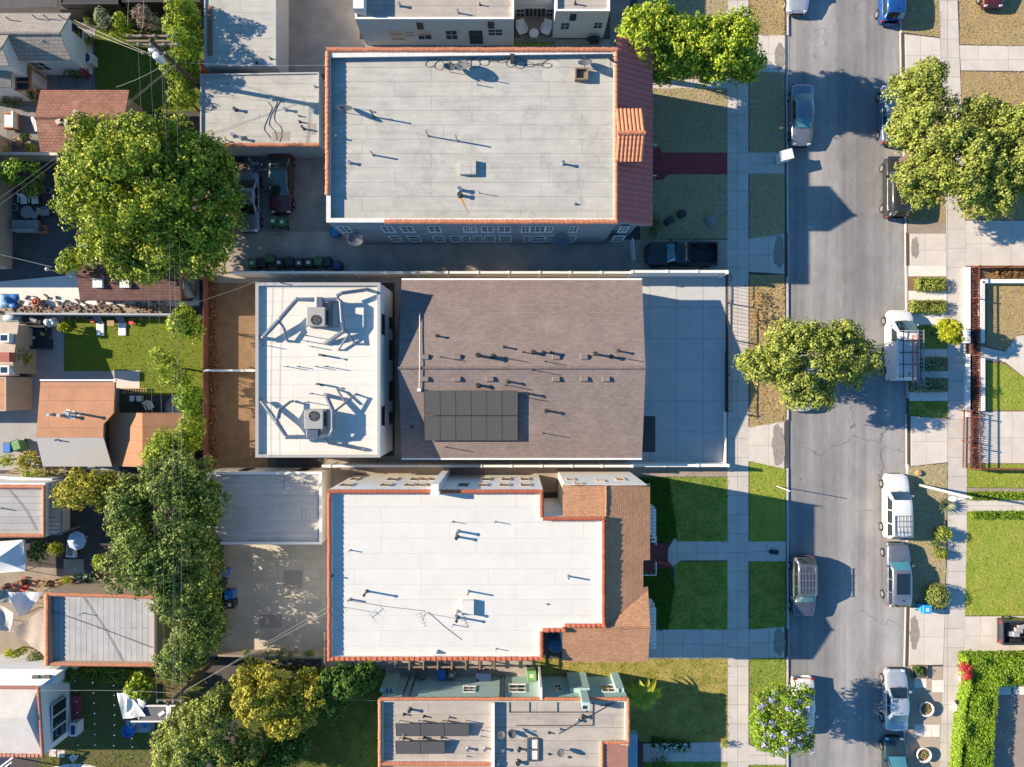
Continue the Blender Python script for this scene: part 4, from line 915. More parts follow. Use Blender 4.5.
b = MB(); q = [W(657, 562, .6), W(664, 563, .5), (W(672, 566, .3))]; b.tube(q, [.14, .13, .1], 8); b.build('step_cheek', M_redp, A4)
for x0, y0, x1, y1 in ((643, 575, 656, 575), (656, 575, 656, 562), (656, 545, 656, 536)):
    a, c = W(x0, y0, 1.3), W(x1, y1, 1.3); b = MB().tube([(a.x, a.y, 1.35), (c.x, c.y, 1.35)], .035, 6); n = max(2, int((c - a).length / .3))
    for i in range(n + 1): v = a.lerp(c, i / n); b.tube([(v.x, v.y, .4), (v.x, v.y, 1.35)], .018, 5)
    b.build('porch_railing', M_frame, A4)
# light well and blue drum on the south side
p = W(555, 650, 0); t = thing('water_tank', 'dark blue round tank standing in the niche beside the ochre roof', 'tank', (p.x, p.y, .1))
p = W(556, 647, 2.6); t.location = (p.x, p.y, .1); MB().cyl(p.x, p.y, .1, 2.4, .52, 20).build('tank_body', P('navy_plastic', (.03, .09, .18), .45), t, smooth=False); MB().lathe(p.x, p.y, [(.54, 2.4), (.5, 2.5), (.3, 2.62), (0, 2.66)], 20).build('tank_lid', MATS['navy_plastic'], t, smooth=True)
# pergola-like carport edge south of the white roof
p0, p1 = W(325, 667, 2.5), W(494, 663.5, 2.5); t = thing('pergola', 'narrow timber pergola running along the south wall of the white-roofed house', 'pergola', ((p0.x + p1.x) / 2, p0.y, .1))
b = MB(); b.box(p0.x, p1.x, p0.y - .06, p0.y + .06, 2.4, 2.55); b.build('beam', M_wood, t); b = MB(); yw = W(0, 660, h).y
n = 12
for i in range(n + 1): x = p0.x + (p1.x - p0.x) * i / n; b.box(x - .05, x + .05, p0.y - .15, yw - .003, 2.552, 2.66)
each(b, 'rafter', M_wood, t); b = MB()
for i in range(0, n + 1, 3): x = p0.x + (p1.x - p0.x) * i / n; b.box(x - .05, x + .05, p0.y - .05, p0.y + .05, .1, 2.4)
each(b, 'post', M_wood, t)
# ---------------------------------------------------------------- sage green house at the bottom edge
h = 4.0
poly = [(380, 699), (628, 699), (628, 745), (604, 745), (604, 900), (380, 900)]
A5, wall, roof, pts = flat_house('sage_house', 'sage green house with beige flat roof, clay tile edges and two rows of solar panels', 'house', poly, h, .3, M_teal, M_rollb)
k = PX(poly, h); 
for i in (0, 1, 5): coping(A5, k[i], k[(i + 1) % 6], h + .004, .15, .32)
z5 = h - .3
x0 = W(493, 0, h).x; MB().box(x0 - .12, x0 + .12, k[4].y, k[0].y - .25, z5 - .01, z5 + .42).build('parapet_divider', M_white, roof)
y0 = W(0, 764, h).y; MB().box(k[0].x + .2, x0 - .13, y0 - .15, y0 + .15, z5 - .01, z5 + .25).build('parapet_divider', M_white, roof); coping(roof, (k[0].x + .1, y0), (x0 - .1, y0), z5 + .25, .17, .3)
Yn = k[0].y
for a in ((464, 687, 475, 692), (509.5, 685, 525, 692), (555, 685, 561, 691), (602, 685.5, 614, 692)): wy(A5, Yn, 1, *a)
for x, y in ((384, 678), (560, 676)): pass
b = MB(); p = W(540.5, 690, 3); b.box(p.x - .08, p.x + .08, Yn + .002, Yn + .9, .1, h + .15); b.build('party_wall', M_white, A5)
b = MB(); c0, c1 = W(570, 677, 3.2), W(590, 677, 3.2); yc = Yn + .02
b.box(c0.x, c1.x, yc, yc + .32, .1, 3.0); b.box(W(581, 0, h).x, W(588.5, 0, h).x, Yn - .35, yc + .2, 3.01, h + 1.0); b.build('chimney', M_teal, A5)
b = MB(); b.box(W(582.5, 0, h + 1).x, W(587, 0, h + 1).x, Yn - .25, Yn - .02, h + .9, h + 1.02); b.build('flue', M_dkmetal, A5)
b = MB(); p0, p1 = W(380, 676, 2.9), W(395, 697, 2.9); b.box(p0.x, p1.x, Yn + .01, Yn + .3, .1, 2.9); b.build('bay', M_teal, A5)
b = MB(); p0, p1 = W(616, 677, 2.9), W(624, 697, 2.9); b.box(p0.x, p1.x, Yn + .01, Yn + .3, .1, 2.9); b.build('bay', M_teal, A5)
for x in (387, 391, 619.5): 
    p = W(x, 676, 2.9); MB().box(p.x - .04, p.x + .04, Yn + .01, Yn + .3, 2.902, 2.96).build('bay_trim', M_dkframe, A5)
for x in (404.5, 411, 500, 504): p = W(x, 0, 2.8); MB().tube([(p.x, Yn + .06, .2), (p.x, Yn + .06, h - .2)], .05, 7).build('drainpipe', M_dkmetal, A5)
vents(roof, z5, [(410, 709, .35, .09), (404, 732, .3, .08), (404, 714, .25, .06), (424, 716, .25, .06), (449, 717, .25, .06), (404, 738, .25, .06), (424, 737, .25, .06), (441, 737, .2, .06), (468, 748, .25, .08), (485, 748, .25, .08), (503, 748.5, .25, .09), (519, 748.5, .25, .09),
    (497, 762, .25, .1), (518, 761.5, .25, .12), (549, 732.5, .2, .06), (560, 729, .2, .06), (582.5, 716, .25, .09), (578, 720, .2, .07), (569, 757, .1, .06), (549, 754, .1, .06), (482, 730, .3, .03), (481, 736, .3, .03), (467, 756, .2, .03)])
b = MB(); Mtar = P('tar_black', (.10, .095, .09), .9)
for x0_, y0_, x1_, y1_ in ((509, 711.5, 593, 712.4), (516, 725, 593, 725.8), (592.5, 702, 593.3, 725), (529, 702, 529.7, 712), (557, 702, 557.7, 712), (586, 702, 586.7, 712), (509, 702, 509.7, 712)):
    a, c = W(x0_, y1_, z5), W(x1_, y0_, z5); b.box(a.x, c.x, a.y, c.y, z5 - .01, z5 + .05)
each(b, 'conduit', Mtar, roof)
b = MB(); a, c = W(527, 760, z5), W(539, 738, z5)
for x in (a.x, c.x - .12): b.box(x, x + .12, a.y, c.y, z5, z5 + .15)
for y in (a.y, (a.y + c.y) / 2, c.y): b.box(a.x + .12, c.x - .12, y - .05, y + .05, z5, z5 + .14)
b.build('skylight_frame', Mtar, roof)
b = MB(); b.face([(a.x + .12, a.y, z5 + .03), (c.x - .12, a.y, z5 + .03), (c.x - .12, c.y, z5 + .03), (a.x + .12, c.y, z5 + .03)]); b.build('skylight_pane', P('milky_glass', (.7, .69, .66), .4, bump=0), roof)
b = MB()
for a_ in (((558, 734), (614, 702)), ((612, 704), (600, 706))): b.tube([W(a_[0][0], a_[0][1], z5 + .04), W(a_[1][0], a_[1][1], z5 + .06)], .02, 5)
each(b, 'loose_cable', M_cable, roof)
a, c = W(603, 900, h), W(628, 744, h); b = MB(); yt = c.y
slab(A5, 'porch_roof', [[(a.x - .1, a.y, 4.12), (a.x - .1, yt + .2, 4.12), (c.x, yt + .2, 3.95), (c.x, a.y, 3.95)]], P('pink_tile', (.40, .19, .14), .8, var=.15)); coping(A5, (a.x - .1, a.y), (a.x - .1, yt + .2), 4.13, .14, .3); coping(A5, (a.x, yt + .15), (c.x, yt + .15), 4.06, .13, .3)
b = MB(); p = W(633, 745, .6); b.box(c.x, p.x + .3, a.y, W(0, 733, .6).y, .1, .9); b.build('planter_wall', P('sky_stucco', (.3, .5, .62), .8), A5); MB().box(p.x + .3, p.x + .8, a.y, W(0, 745, .6).y, .1, .5).build('porch_step', M_maroon, A5)
dish(502, 731, z5, .27, 'dark satellite dish left of its twin on beige roof of the sage house', R(50), R(190)); dish(512, 730, z5, .3, 'dark satellite dish right of its twin, throwing a long shadow on beige roof', R(50), R(170))
t = dish(560, 749, z5, .26, 'satellite dish on the beige roof right of the framed skylight', R(55), R(200))
proto = None
for row, ncol, y, xs in ((0, 3, 726, 397), (1, 2, 743.5, 397)):
    for col in range(ncol):
        p = W(xs + (col + .5) * (24 if row == 0 else 24), y, z5); rn = ('back', 'front')[row]; cn = (('left', 'middle', 'right') if row == 0 else ('left', 'right'))[col]
        lbl = 'dark tilted solar panel, %s one of the %s row on the sage house' % (cn, rn)
        if proto is None:
            proto = thing('solar_panel', lbl, 'solar panel', p, 'solar panels on the sage house'); Mt = Matrix.Translation(p) @ Matrix.Rotation(R(12), 4, 'X')
            MB().add(MB().obox((0, 0), 1.74, .98, .38, .42), Mt).build('cell_sheet', M_solar, proto); fr = MB()
            for bx in ((-.90, -.87, -.52, .52), (.87, .90, -.52, .52), (-.87, .87, -.52, -.49), (-.87, .87, .49, .52)): fr.box(*bx, .37, .43)
            MB().add(fr, Mt).build('panel_frame', MATS['panel_frame_grey'], proto); lg = MB()
            for x in (-.7, .7): lg.box(p.x + x - .025, p.x + x + .025, p.y + .4, p.y + .45, z5, z5 + .48); lg.box(p.x + x - .025, p.x + x + .025, p.y - .45, p.y - .4, z5, z5 + .3)
            each(lg, 'mount_foot', M_metal, proto); pt = proto
        else: pt = copy_tree(proto); pt['label'] = lbl
        pt.location = p
# ---------------------------------------------------------------- back-yard houses and sheds on the west side
B1, roof, D = gable('bungalow', 'white bungalow with grey-brown shingle gable roof in the top left corner', 'bungalow', -130, 71, 13, 60, 3.2, 4.5, 33, 'x', M_white, M_greysh, over=.3)
win(B1, 'x', D['wx1'], 1, W(0, 33, 2.2).y, W(0, 26, 2.2).y, 1.6, 2.6, frame=M_dkframe); win(B1, 'y', D['wy0'], -1, W(30, 0, 2).x, W(44, 0, 2).x, 1.0, 2.2)
hw = W(11, 88, 3.2); x0 = W(-60, 0, 3.2).x; yN = D['Y0'] + .9; ym = W(0, 88, 3.2).y
slab(B1, 'wing_roof', [[(hw.x, ym, 3.2), (hw.x, yN + .0, 3.2), (hw.x - 2.2, W(0, 36, 4.4).y, 4.15), (hw.x - 4.5, W(0, 36, 4.4).y, 4.4), (hw.x - 4.5, ym, 4.4)]], M_greysh)
MB().box(x0, hw.x - .3, ym + .3, D['wy0'] - .004, .1, 3.1).build('wall', M_white, B1)
wg, wr, wd = gable('bungalow', 'x', 'x', -140, 9, 34, 66, 4.4, 5.1, 47, 'x', M_white, M_greysh, over=.15)
for ch in list(wg.children): ch.location += wg.location - B1.location; ch.parent = B1
bpy.data.objects.remove(wg)
b = MB()
for px, py in ((10, 20), (36, 18), (47, 18), (62, 18), (46, 44)):
    p = W(px, py, 3.7); b.cyl(p.x, p.y, 3.3, 4.2, .05, 8)
each(b, 'vent_pipe', M_metal, roof)
t = W(29, 78, 0); b = MB(); q0, q1 = W(15, 90, 2.3), W(30, 66, 2.3)
PG = thing('pergola', 'orange-brown wooden pergola with dark cover at the corner of the grey-roofed bungalow', 'pergola', (q0.x, q0.y, .1))
for x in (q0.x, q1.x): b.box(x - .06, x + .06, q0.y, q1.y, 2.2, 2.36)
for i in range(4): y = q0.y + (q1.y - q0.y) * i / 3; b.box(q0.x + .06, q1.x - .06, y - .05, y + .05, 2.2, 2.34)
each(b, 'beam', M_orangewood, PG); b = MB()
for x in (q0.x, q1.x):
    for y in (q0.y + .1, q1.y - .1): b.box(x - .05, x + .05, y - .05, y + .05, .1, 2.2)
each(b, 'post', M_orangewood, PG); b = MB(); b.face([(q0.x + .06, q0.y, 2.18), (q1.x - .06, q0.y, 2.18), (q1.x - .06, q1.y, 2.18), (q0.x + .06, q1.y, 2.18)]); b.build('shade_cloth', M_dkcover, PG)
p = W(86, 58, .9); t = thing('air_conditioner', 'white outdoor condenser unit with round blue-grey fan beside the white bungalow wall', 'air conditioner', (p.x, p.y, .1))
MB().box(p.x - .45, p.x + .45, p.y - .4, p.y + .4, .12, .95).build('cabinet', M_frame, t, bevel=.03); b = MB(); b.lathe(p.x, p.y, [(.34, .951), (.36, .99), (.3, .99), (.29, .955), (0, .955)], 20); fo = b.build('fan_grille', M_dkmetal, t)
b = MB()
for k in range(4): b.obox((p.x + .14 * math.cos(k * 1.5708), p.y + .14 * math.sin(k * 1.5708)), .24, .1, .962, .972, k * 1.5708)
b.build('fan_blade', M_binblue, fo)
B2, roof, D = gable('garage', 'garage with faded red shingle gable roof beside the big yellow-green tree', 'garage', 40.5, 129, 90, 152, 2.7, 3.3, 117.5, 'x', M_tan2, M_redsh, over=.35)
b = MB()
for px, py, s_ in ((60, 121, .35), (64, 121, .3), (68, 125, .25), (71, 128, .2), (79, 124, .3), (84, 121, .2), (76, 112, .2), (85, 130, .3), (87, 134, .25)):
    p = W(px, py, 3.28 if py < 123 else 3.2); b.obox((p.x, p.y), s_ * 1.8, s_, 3.1, 3.33 if py < 123 else 3.26, rnd.uniform(-.4, .4))
each(b, 'roof_patch', P('mortar_patch', (.6, .5, .45), .9, var=.2), roof)
B3, roof, D = gable('shed', 'dark brown shingle-roofed shed half hidden under the big yellow-green tree', 'shed', 80, 181, 262, 300.5, 2.5, 2.9, 276, 'x', M_brownsh, M_brownsh, over=.25)
for px in (98, 125): p = W(px, 283, 2.9); MB().box(p.x - .35, p.x + .35, p.y - .35, p.y + .3, 2.6, 2.99).build('skylight', M_frame, roof)
h = 3.0
q = PX([(40.5, 382), (115, 382), (113.5, 413), (103.5, 424), (103, 437.5), (36, 437.5)], h); B4 = thing('back_house', 'back house with salmon-orange flat roof and a grey shingle lean-to slope', 'house', (W(75, 412, 0).x, W(75, 412, 0).y, .1))
roof = MB().prism(q, h - .18, h, True).build('roof', M_orange, B4); e0, e1 = W(48, 445, 2.8), W(96, 388, 2.8); MB().box(e0.x, e1.x, e0.y, e1.y, .1, h - .19).build('wall', M_tan2, B4)
b = MB(); k = PX([(40, 381), (115.5, 381)], h + .05); b.box(k[0].x, k[1].x, k[0].y, k[1].y + .12, h - .12, h + .08); b.build('fascia', M_frame, B4)
slab(B4, 'lean_to_roof', [[tuple(W(36, 437, h - .02)), tuple(W(103.2, 437, h - .02)), tuple(W(112, 466.5, 2.35)), tuple(W(43, 466.5, 2.35))]], P('grey_felt', (.46, .44, .42), .9, var=.16, scale=6, fine=20, bump=.3, streak=(3, .5, 1)))
q0, q1 = W(44, 464, 2.2), W(104, 440, 2.2); MB().box(q0.x, q1.x, q0.y, q1.y, .1, 2.2).build('wall', M_brownsh, B4)
vents(roof, h, [(53, 414.5, .5, .08), (64, 415, .6, .1), (67.5, 412, .3, .07), (76, 413, .95, .09), (56, 440, .3, .05)])
p = W(70, 414, h); b = MB()
for _ in range(9): q = p + Vector((rnd.uniform(-.7, .7), rnd.uniform(-.25, .25), 0)); b.obox((q.x, q.y), rnd.uniform(.15, .35), rnd.uniform(.1, .25), h - .01, h + .015, rnd.uniform(0, 3))
each(b, 'mortar_patch', M_white, roof)
B5, roof, D = gable('shed', 'shed with salmon ridge roof joined to the orange-roofed back house', 'shed', 109, 186, 412.5, 466, 1.8, 2.5, 142.5, 'y', M_tan2, M_orange, over=.12, caps=False)
b = MB(); p0, p1 = W(178, 466, 2.3), W(186.5, 413, 2.3); b.box(p0.x, p1.x, p0.y, p1.y, 1.92, 1.99); b.build('edge_board', M_wood, roof)
B6, roof, D = gable('cottage', 'tan-roofed cottage with two skylights at the left edge beside the dark sofa', 'cottage', -150, 19, 322, 376, 2.3, 2.95, 364, 'x', M_tan2, P('tan_roofing', (.50, .40, .31), .9, var=.12), over=.2, caps=False)
for py in (338, 370): 
    q0, q1 = W(1, py + 4.5, 2.8), W(11, py - 4.5, 2.8); f = MB().box(q0.x, q1.x, q0.y, q1.y, 2.3, 3.02).build('skylight', M_frame, roof); MB().box(q0.x + .12, q1.x - .12, q0.y + .12, q1.y - .12, 3.021, 3.03).build('pane', M_glass, f)
p = W(3, 357, 3.9); MB().box(p.x - .5, p.x + .45, p.y - .35, p.y + .35, 3.2, 3.9).build('chimney', P('red_render', (.40, .13, .1), .85), roof)
B7, wall, roof, pts = flat_house('cottage', 'strip of orange-tan roof at the left edge above the blue bin', 'cottage', [(-150, 377), (6, 377), (6, 411), (-150, 411)], 2.9, .05, M_tan2, M_orange, thick=.1)
h = 3.0
B8, wall, roof, pts = flat_house('garage', 'garage with striped grey roof and clay tile edge by the slatted arbour', 'garage', [(-110, 483), (45, 483), (45, 537), (-110, 537)], h, .15, M_white, M_rollh2)
k = PX([(-110, 486.5), (44, 486.5), (44, 535.5), (-110, 535.5)], h); coping(B8, k[0], k[1], h + .004, .16, .3); coping(B8, k[1], k[2], h + .004, .13, .3); coping(B8, k[3], k[2], h + .004, .16, .3)
vents(roof, h - .15, [(2, 508, .5, .04)])
b = MB(); b.tube([W(9, 490, h - .1), W(25, 509, h - .1), W(36, 530, h - .1)], .015, 4); b.build('loose_cable', M_cable, roof)
q0, q1 = W(46, 534, 2.5), W(62, 485, 2.5); AR = thing('arbour', 'slatted timber arbour along the east wall of the striped grey garage', 'arbour', ((q0.x + q1.x) / 2, q0.y, .1)); b = MB()
for i in range(13): y = q0.y + (q1.y - q0.y) * i / 12; b.box(q0.x, q1.x, y - .04, y + .04, 2.501, 2.6)
each(b, 'slat', P('grey_timber', (.30, .30, .32), .85, var=.15), AR); b = MB()
for x in (q0.x + .2, q1.x - .1): b.box(x - .05, x + .05, q0.y, q1.y, 2.36, 2.5)
for y in (q0.y + .1, q1.y - .1): b.box(q1.x - .15, q1.x - .05, y - .05, y + .05, .1, 2.36)
each(b, 'post', MATS['grey_timber'], AR)
B9, wall, roof, pts = flat_house('garage', 'garage with ribbed grey roof framed by a wide clay tile edge', 'garage', [(45, 593), (156, 596), (156, 666), (48, 665)], h, .3, M_tan2, M_rollv)
k = PX([(47, 594), (156, 597), (155.5, 665), (47, 664)], h); coping(B9, k[0], k[1], h + .004, .15, .32); coping(B9, k[3], k[2], h + .004, .14, .32); coping(B9, k[3] + Vector((.05, 0)), k[0] + Vector((.05, 0)), h + .004, .24, .34); 
MB().box(k[1].x - .1, k[1].x + .12, k[2].y, k[1].y, h, h + .04).build('parapet_cap', M_dkmetal, B9); vents(roof, h - .3, [(83, 613, .5, .03)])
b = MB(); b.tube([W(83, 597, h - .25), W(104, 628, h - .25), W(124, 664, h - .25)], .016, 4); b.tube([W(52, 611, h - .25), W(100, 628, h - .25), W(153, 648, h - .25)], .016, 4); b.build('loose_cable', M_cable, roof)
h = 3.6
B10, wall, roof, pts = flat_house('white_bungalow', 'white bungalow with clay-edged pale roof and big dark windows to the lawn', 'bungalow', [(-120, 686), (38, 687), (43, 756), (-120, 756)], h, .1, P('bright_white_stucco', (.78, .78, .78), .85, var=.04), P('pale_roofing', (.58, .54, .5), .9, var=.14, scale=1.2), thick=.12)
k = PX([(-120, 686.5), (38.5, 687.5), (43, 755.5), (-120, 754.5)], h)
for i in range(3): coping(B10, k[i], k[i + 1], h + .004, .13, .3, P('pink_clay_tile', (.46, .19, .13), .75, var=.2))
tp = W(26, 718, h + .5); a, c = W(37, 689, h), W(41, 753, h)
slab(B10, 'hip_roof', [[(a.x, a.y, h - .08), (c.x, c.y, h - .08), (tp.x, tp.y, h + .45)], [(c.x, c.y, h - .08), (tp.x, tp.y, h + .45), (W(-120, 718, h).x, tp.y, h + .45), (W(-120, 0, h).x, c.y, h - .08)], [(a.x, a.y, h - .08), (tp.x, tp.y, h + .45), (W(-120, 718, h).x, tp.y, h + .45), (W(-120, 0, h).x, a.y, h - .08)]], MATS['pale_roofing'])
Xw = W(43, 0, h).x
for y0, y1 in ((735, 724), (722.5, 712), (710, 699)): win(B10, 'x', Xw, 1, W(0, y0, 1.5).y, W(0, y1, 1.5).y, 1.0, 2.6, mull=0, rail=False)
q0, q1 = W(-110, 686, 2.9), W(60, 668, 2.9); slab(B10, 'side_roof', [[tuple(W(-120, 687.5, 3.3)), tuple(W(38, 687.5, 3.3)), tuple(W(63, 670, 2.9)), tuple(W(-120, 666, 2.9))]], M_white)
MB().box(q0.x, q1.x - .3, W(0, 686.5, 3.3).y + .01, q1.y - .1, .1, 2.85).build('wall', MATS['bright_white_stucco'], B10)
for px in (36, 47): p = W(px, 677 - (px - 36) * .02, 3.1); MB().box(p.x - .25, p.x + .25, p.y - .1, p.y + .12, 2.95, 3.2).build('box_vent', M_bingrey, B10)
p = W(73, 703, .6); MB().box(Xw + .05, W(80, 0, .3).x, W(0, 718, .3).y, W(0, 695, .3).y, .1, .4).build('porch_floor', M_redp, B10)
p = W(73, 730, 1.0); t = thing('cabinet', 'white outdoor cabinet with dark top against the white bungalow', 'cabinet', (p.x, p.y, .1)); MB().box(p.x - .28, p.x + .28, p.y - .5, p.y + .5, .12, 1.0).build('cabinet_body', M_frame, t); MB().box(p.x - .16, p.x + .16, p.y - .35, p.y + .35, 1.001, 1.03).build('worktop', P('navy_top', (.03, .05, .12), .4), t)
p = W(5, 763, 1.5); t = thing('carport', 'white frame of a carport with dark cover in the bottom left corner', 'carport', (p.x, p.y, .1)); b = MB()
for s_ in (0, 1, 2): b.tube([W(-10 + 5 * s_, 775, 2.2), W(12 - 3 * s_ + 3, 756 + 6 * s_, 2.2)], .06, 6)
for q in (W(-8, 772, 2.2), W(13, 757, 2.2)): b.cyl(q.x, q.y, .1, 2.2, .05, 8)
each(b, 'pole_frame', M_frame, t); b = MB(); b.face([tuple(W(-12, 758, 2.1)), tuple(W(-12, 790, 2.1)), tuple(W(10, 790, 2.1)), tuple(W(10, 758, 2.1))]); b.build('cover', P('navy_cover', (.02, .03, .07), .6), t, solid=.02)
# off-frame neighbours on the west whose shadows fall into the yards
gable('neighbour_house', 'shingled house just outside the left edge of the yards', 'house', -180, -14, 122, 266, 3.2, 4.2, 200, 'x', M_tan2, M_greysh)
# dark carports and patio at the very top left
for x0, x1, y0, y1, nm, lb in ((60, 118, -40, 4, 'carport', 'dark flat carport roof at the top edge beside the bungalow garden'), (122, 200, -40, 2, 'shed', 'dark shed roof at the top edge above the utility pole')):
    flat_house(nm, lb, 'shed', [(x0, y0), (x1, y0), (x1, y1), (x0, y1)], 2.4, .05, M_dkmetal, P('dark_roofing', (.05, .045, .055), .85, var=.3), thick=.08)
patch('yard_asphalt', [(-80, -60), (58, -60), (58, 8), (-80, 11)], MATS['yard_asphalt'], .112)

# ---------------------------------------------------------------- garden walls and fences
lerp_ = lambda a, b, t: a + (b - a) * t
def gwall(name, label, path, h, th, mat, cat='wall', cap=None, posts=None, pmat=None, z0=.1, base=True):
    q = [W(p[0], p[1], h).xy for p in path]; t = thing(name, label, cat, (q[0].x, q[0].y, z0)); b = MB(); c = MB()
    for a, d in zip(q, q[1:]):
        L = (d - a).length; an = math.atan2(d.y - a.y, d.x - a.x); m = (a + d) / 2
        b.obox(m, L, th, z0, h, an); c.obox(m, L + th * .2, th * 1.12, h + .002, h + .05, an)
    b.build('wall_panel', mat, t); 
    if cap: c.build('coping', cap, t)
    for i, (px, py) in enumerate(posts or []): p = W(px, py, h); MB().box(p.x - .09, p.x + .09, p.y - .11, p.y + .11, z0, h + .1).build('post', pmat or mat, t)
    return t
def span(x0, x1, n, y): return [(x0 + (x1 - x0) * i / n, y) for i in range(n + 1)]
gwall('garden_wall', 'long white capped wall between the shaded alley and the taupe-roofed house', [(232, 272.5), (632, 272.5)], 1.9, .16, M_cream, cap=M_white, posts=span(262, 632, 12, 272.5), pmat=M_white)
gwall('garden_wall', 'white wall closing the concrete forecourt beside the black pickup', [(632, 271.5), (728, 271.5)], 2.1, .18, M_white, cap=M_white, posts=[(632, 272), (667, 271.5), (697, 271.5), (727, 272.5)], pmat=M_white)
gwall('garden_wall', 'cream capped wall along the south side of the taupe-roofed house', [(322, 466), (632, 466)], 1.9, .16, M_cream, cap=M_white, posts=span(330, 632, 10, 466), pmat=M_white)
gwall('garden_wall', 'low white wall between the concrete forecourt and the front lawn', [(632, 465.5), (729, 465.5)], 1.5, .18, M_white, cap=M_white, posts=[(665, 465.5), (698, 465.5), (728, 465.5)], pmat=M_white)
p0, p1 = W(727, 411, .1), W(727, 303, .1); g = thing('driveway_gate', 'dark open-barred sliding gate standing across the concrete forecourt', 'gate', (p0.x, p0.y, .1))
for z in (.25, 1.25): MB().box(p0.x - .025, p0.x + .025, p0.y, p1.y, z, z + .06).build('gate_rail', M_dkframe, g)
b = MB()
for i in range(29): y = p0.y + (p1.y - p0.y) * i / 28; b.box(p0.x - .012, p0.x + .012, y - .012, y + .012, .31, 1.25)
b.build('gate_bar', M_dkframe, g); q = W(726, 351, .1); MB().box(p0.x - .16, p0.x - .03, p0.y, q.y, .1, .32).build('gate_track', M_dkframe, g)
for i in range(4): y = lerp_(p0.y, p1.y, i / 3); MB().box(p0.x - .05, p0.x - .026, y - .05, y + .05, .1, 1.4).build('gate_post', M_dkframe, g)
p1 = W(727, 275, .1); p0 = W(727, 303, .1); g = thing('metal_fence', 'short open metal fence between white wall corner and sliding gate', 'fence', (p0.x, p0.y, .1))
for z in (.3, 1.1): MB().box(p0.x - .02, p0.x + .02, p0.y, p1.y, z, z + .05).build('rail', M_dkframe, g)
b = MB()
for i in range(9): y = lerp_(p0.y, p1.y, i / 8); b.box(p0.x - .012, p0.x + .012, y - .012, y + .012, .1, 1.1)
b.build('picket', M_dkframe, g)
gwall('front_wall', 'low white wall along the sidewalk south of the sliding gate', [(725.5, 412), (725.5, 463)], .5, .14, M_white)
gwall('board_fence', 'faded red board fence between the soil strip and the back yards', [(203, 276), (203, 468)], 1.2, .05, M_redfence, 'fence')
gwall('divider_wall', 'short white divider wall crossing the brown soil strip', [(204, 370.5), (254, 370.5)], 1.6, .14, M_white, cap=M_white)
gwall('garden_wall', 'pale wall between the artificial lawn and the debris strip', [(6, 313.5), (178, 314.5)], 1.5, .12, P('blueish_stucco', (.40, .42, .44), .85, var=.08), cap=MATS['blueish_stucco'])
gwall('garden_wall', 'cream wall with yellow weeds between the two back garages near the left edge', [(-60, 153), (58, 154)], 1.6, .2, M_cream, cap=M_cream)
gwall('board_fence', 'dark board fence along the garden of the white bungalow at top left', [(58, 9), (165, 5)], 1.8, .08, M_dkmetal, 'fence')
gwall('board_fence', 'dark red fence between the hedge column and the grey-roofed garages', [(200.5, 60), (200.5, 150)], 1.9, .08, M_redfence, 'fence')
gwall('garden_wall', 'white low wall on top of the yard beside the narrow path', [(-60, 475), (52, 480)], 1.4, .2, M_white, cap=M_white)
gwall('side_gate', 'white iron side gate across the alley beside the pickup', [(633, 238), (635, 259)], 1.5, .05, M_frame, 'gate')
gwall('garden_wall', 'low grey wall on the south edge of the paved parking pad', [(210, 655), (328, 658)], 1.2, .14, M_tan2, cap=M_tan)
# iron picket fence with white walls on the east side
def picket(name, label, path, h, mat, sp=.16):
    q = [W(p[0], p[1], h).xy for p in path]; t = thing(name, label, 'fence', (q[0].x, q[0].y, .1)); r = MB(); k = MB(); ps = MB()
    for a, d in zip(q, q[1:]):
        L = (d - a).length; n = int(L / sp); an = math.atan2(d.y - a.y, d.x - a.x); m = (a + d) / 2
        for z in (.3, h): r.obox(m, L, .06, z - .03, z + .03, an)
        for i in range(n + 1):
            p = a.lerp(d, i / n)
            if i % 15 == 0: ps.box(p.x - .05, p.x + .05, p.y - .05, p.y + .05, .1, h + .1)
            else: k.box(p.x - .012, p.x + .012, p.y - .012, p.y + .012, .12, h + .08)
    r.build('rail', mat, t); k.build('picket', mat, t); ps.build('post', mat, t); return t
picket('picket_fence', 'brown iron picket fence on the sidewalk side of the purple planting strip', [(971.5, 411), (970.5, 469)], 1.15, M_brownrail)
picket('picket_fence', 'brown iron picket fence on the yard side of the purple planting strip', [(979.5, 266), (1140, 266)], 1.15, M_brownrail)
picket('picket_fence', 'long brown iron picket fence beside the white yard wall', [(979.3, 266), (980, 355), (980.5, 469)], 1.15, M_brownrail)
picket('picket_fence', 'brown iron picket fence along the north edge of the green front lawn', [(980.5, 469.5), (1140, 471)], 1.15, M_brownrail)
gwall('retaining_wall', 'low white retaining wall along the sidewalk beside the purple planting strip, north piece', [(968.5, 267), (968.5, 343)], .45, .34, M_white)
gwall('retaining_wall', 'low white retaining wall along the sidewalk, piece south of the entry walk', [(968.5, 354), (968.5, 417)], .45, .3, M_white)
gwall('yard_wall', 'white yard wall turning a corner round the dry patch of garden', [(1140, 281), (983, 281), (983, 343)], .6, .3, M_white)
gwall('yard_wall', 'white yard wall beside the half green half dry lawn south of the entry walk', [(983.5, 358), (983.5, 411)], .55, .28, M_white)
gwall('kerb_edging', 'low terracotta and white edging along the sidewalk beside the clipped hedge', [(963, 656), (961, 700), (956, 767), (951, 830)], .3, .16, M_cream, 'edging', cap=M_terracotta)

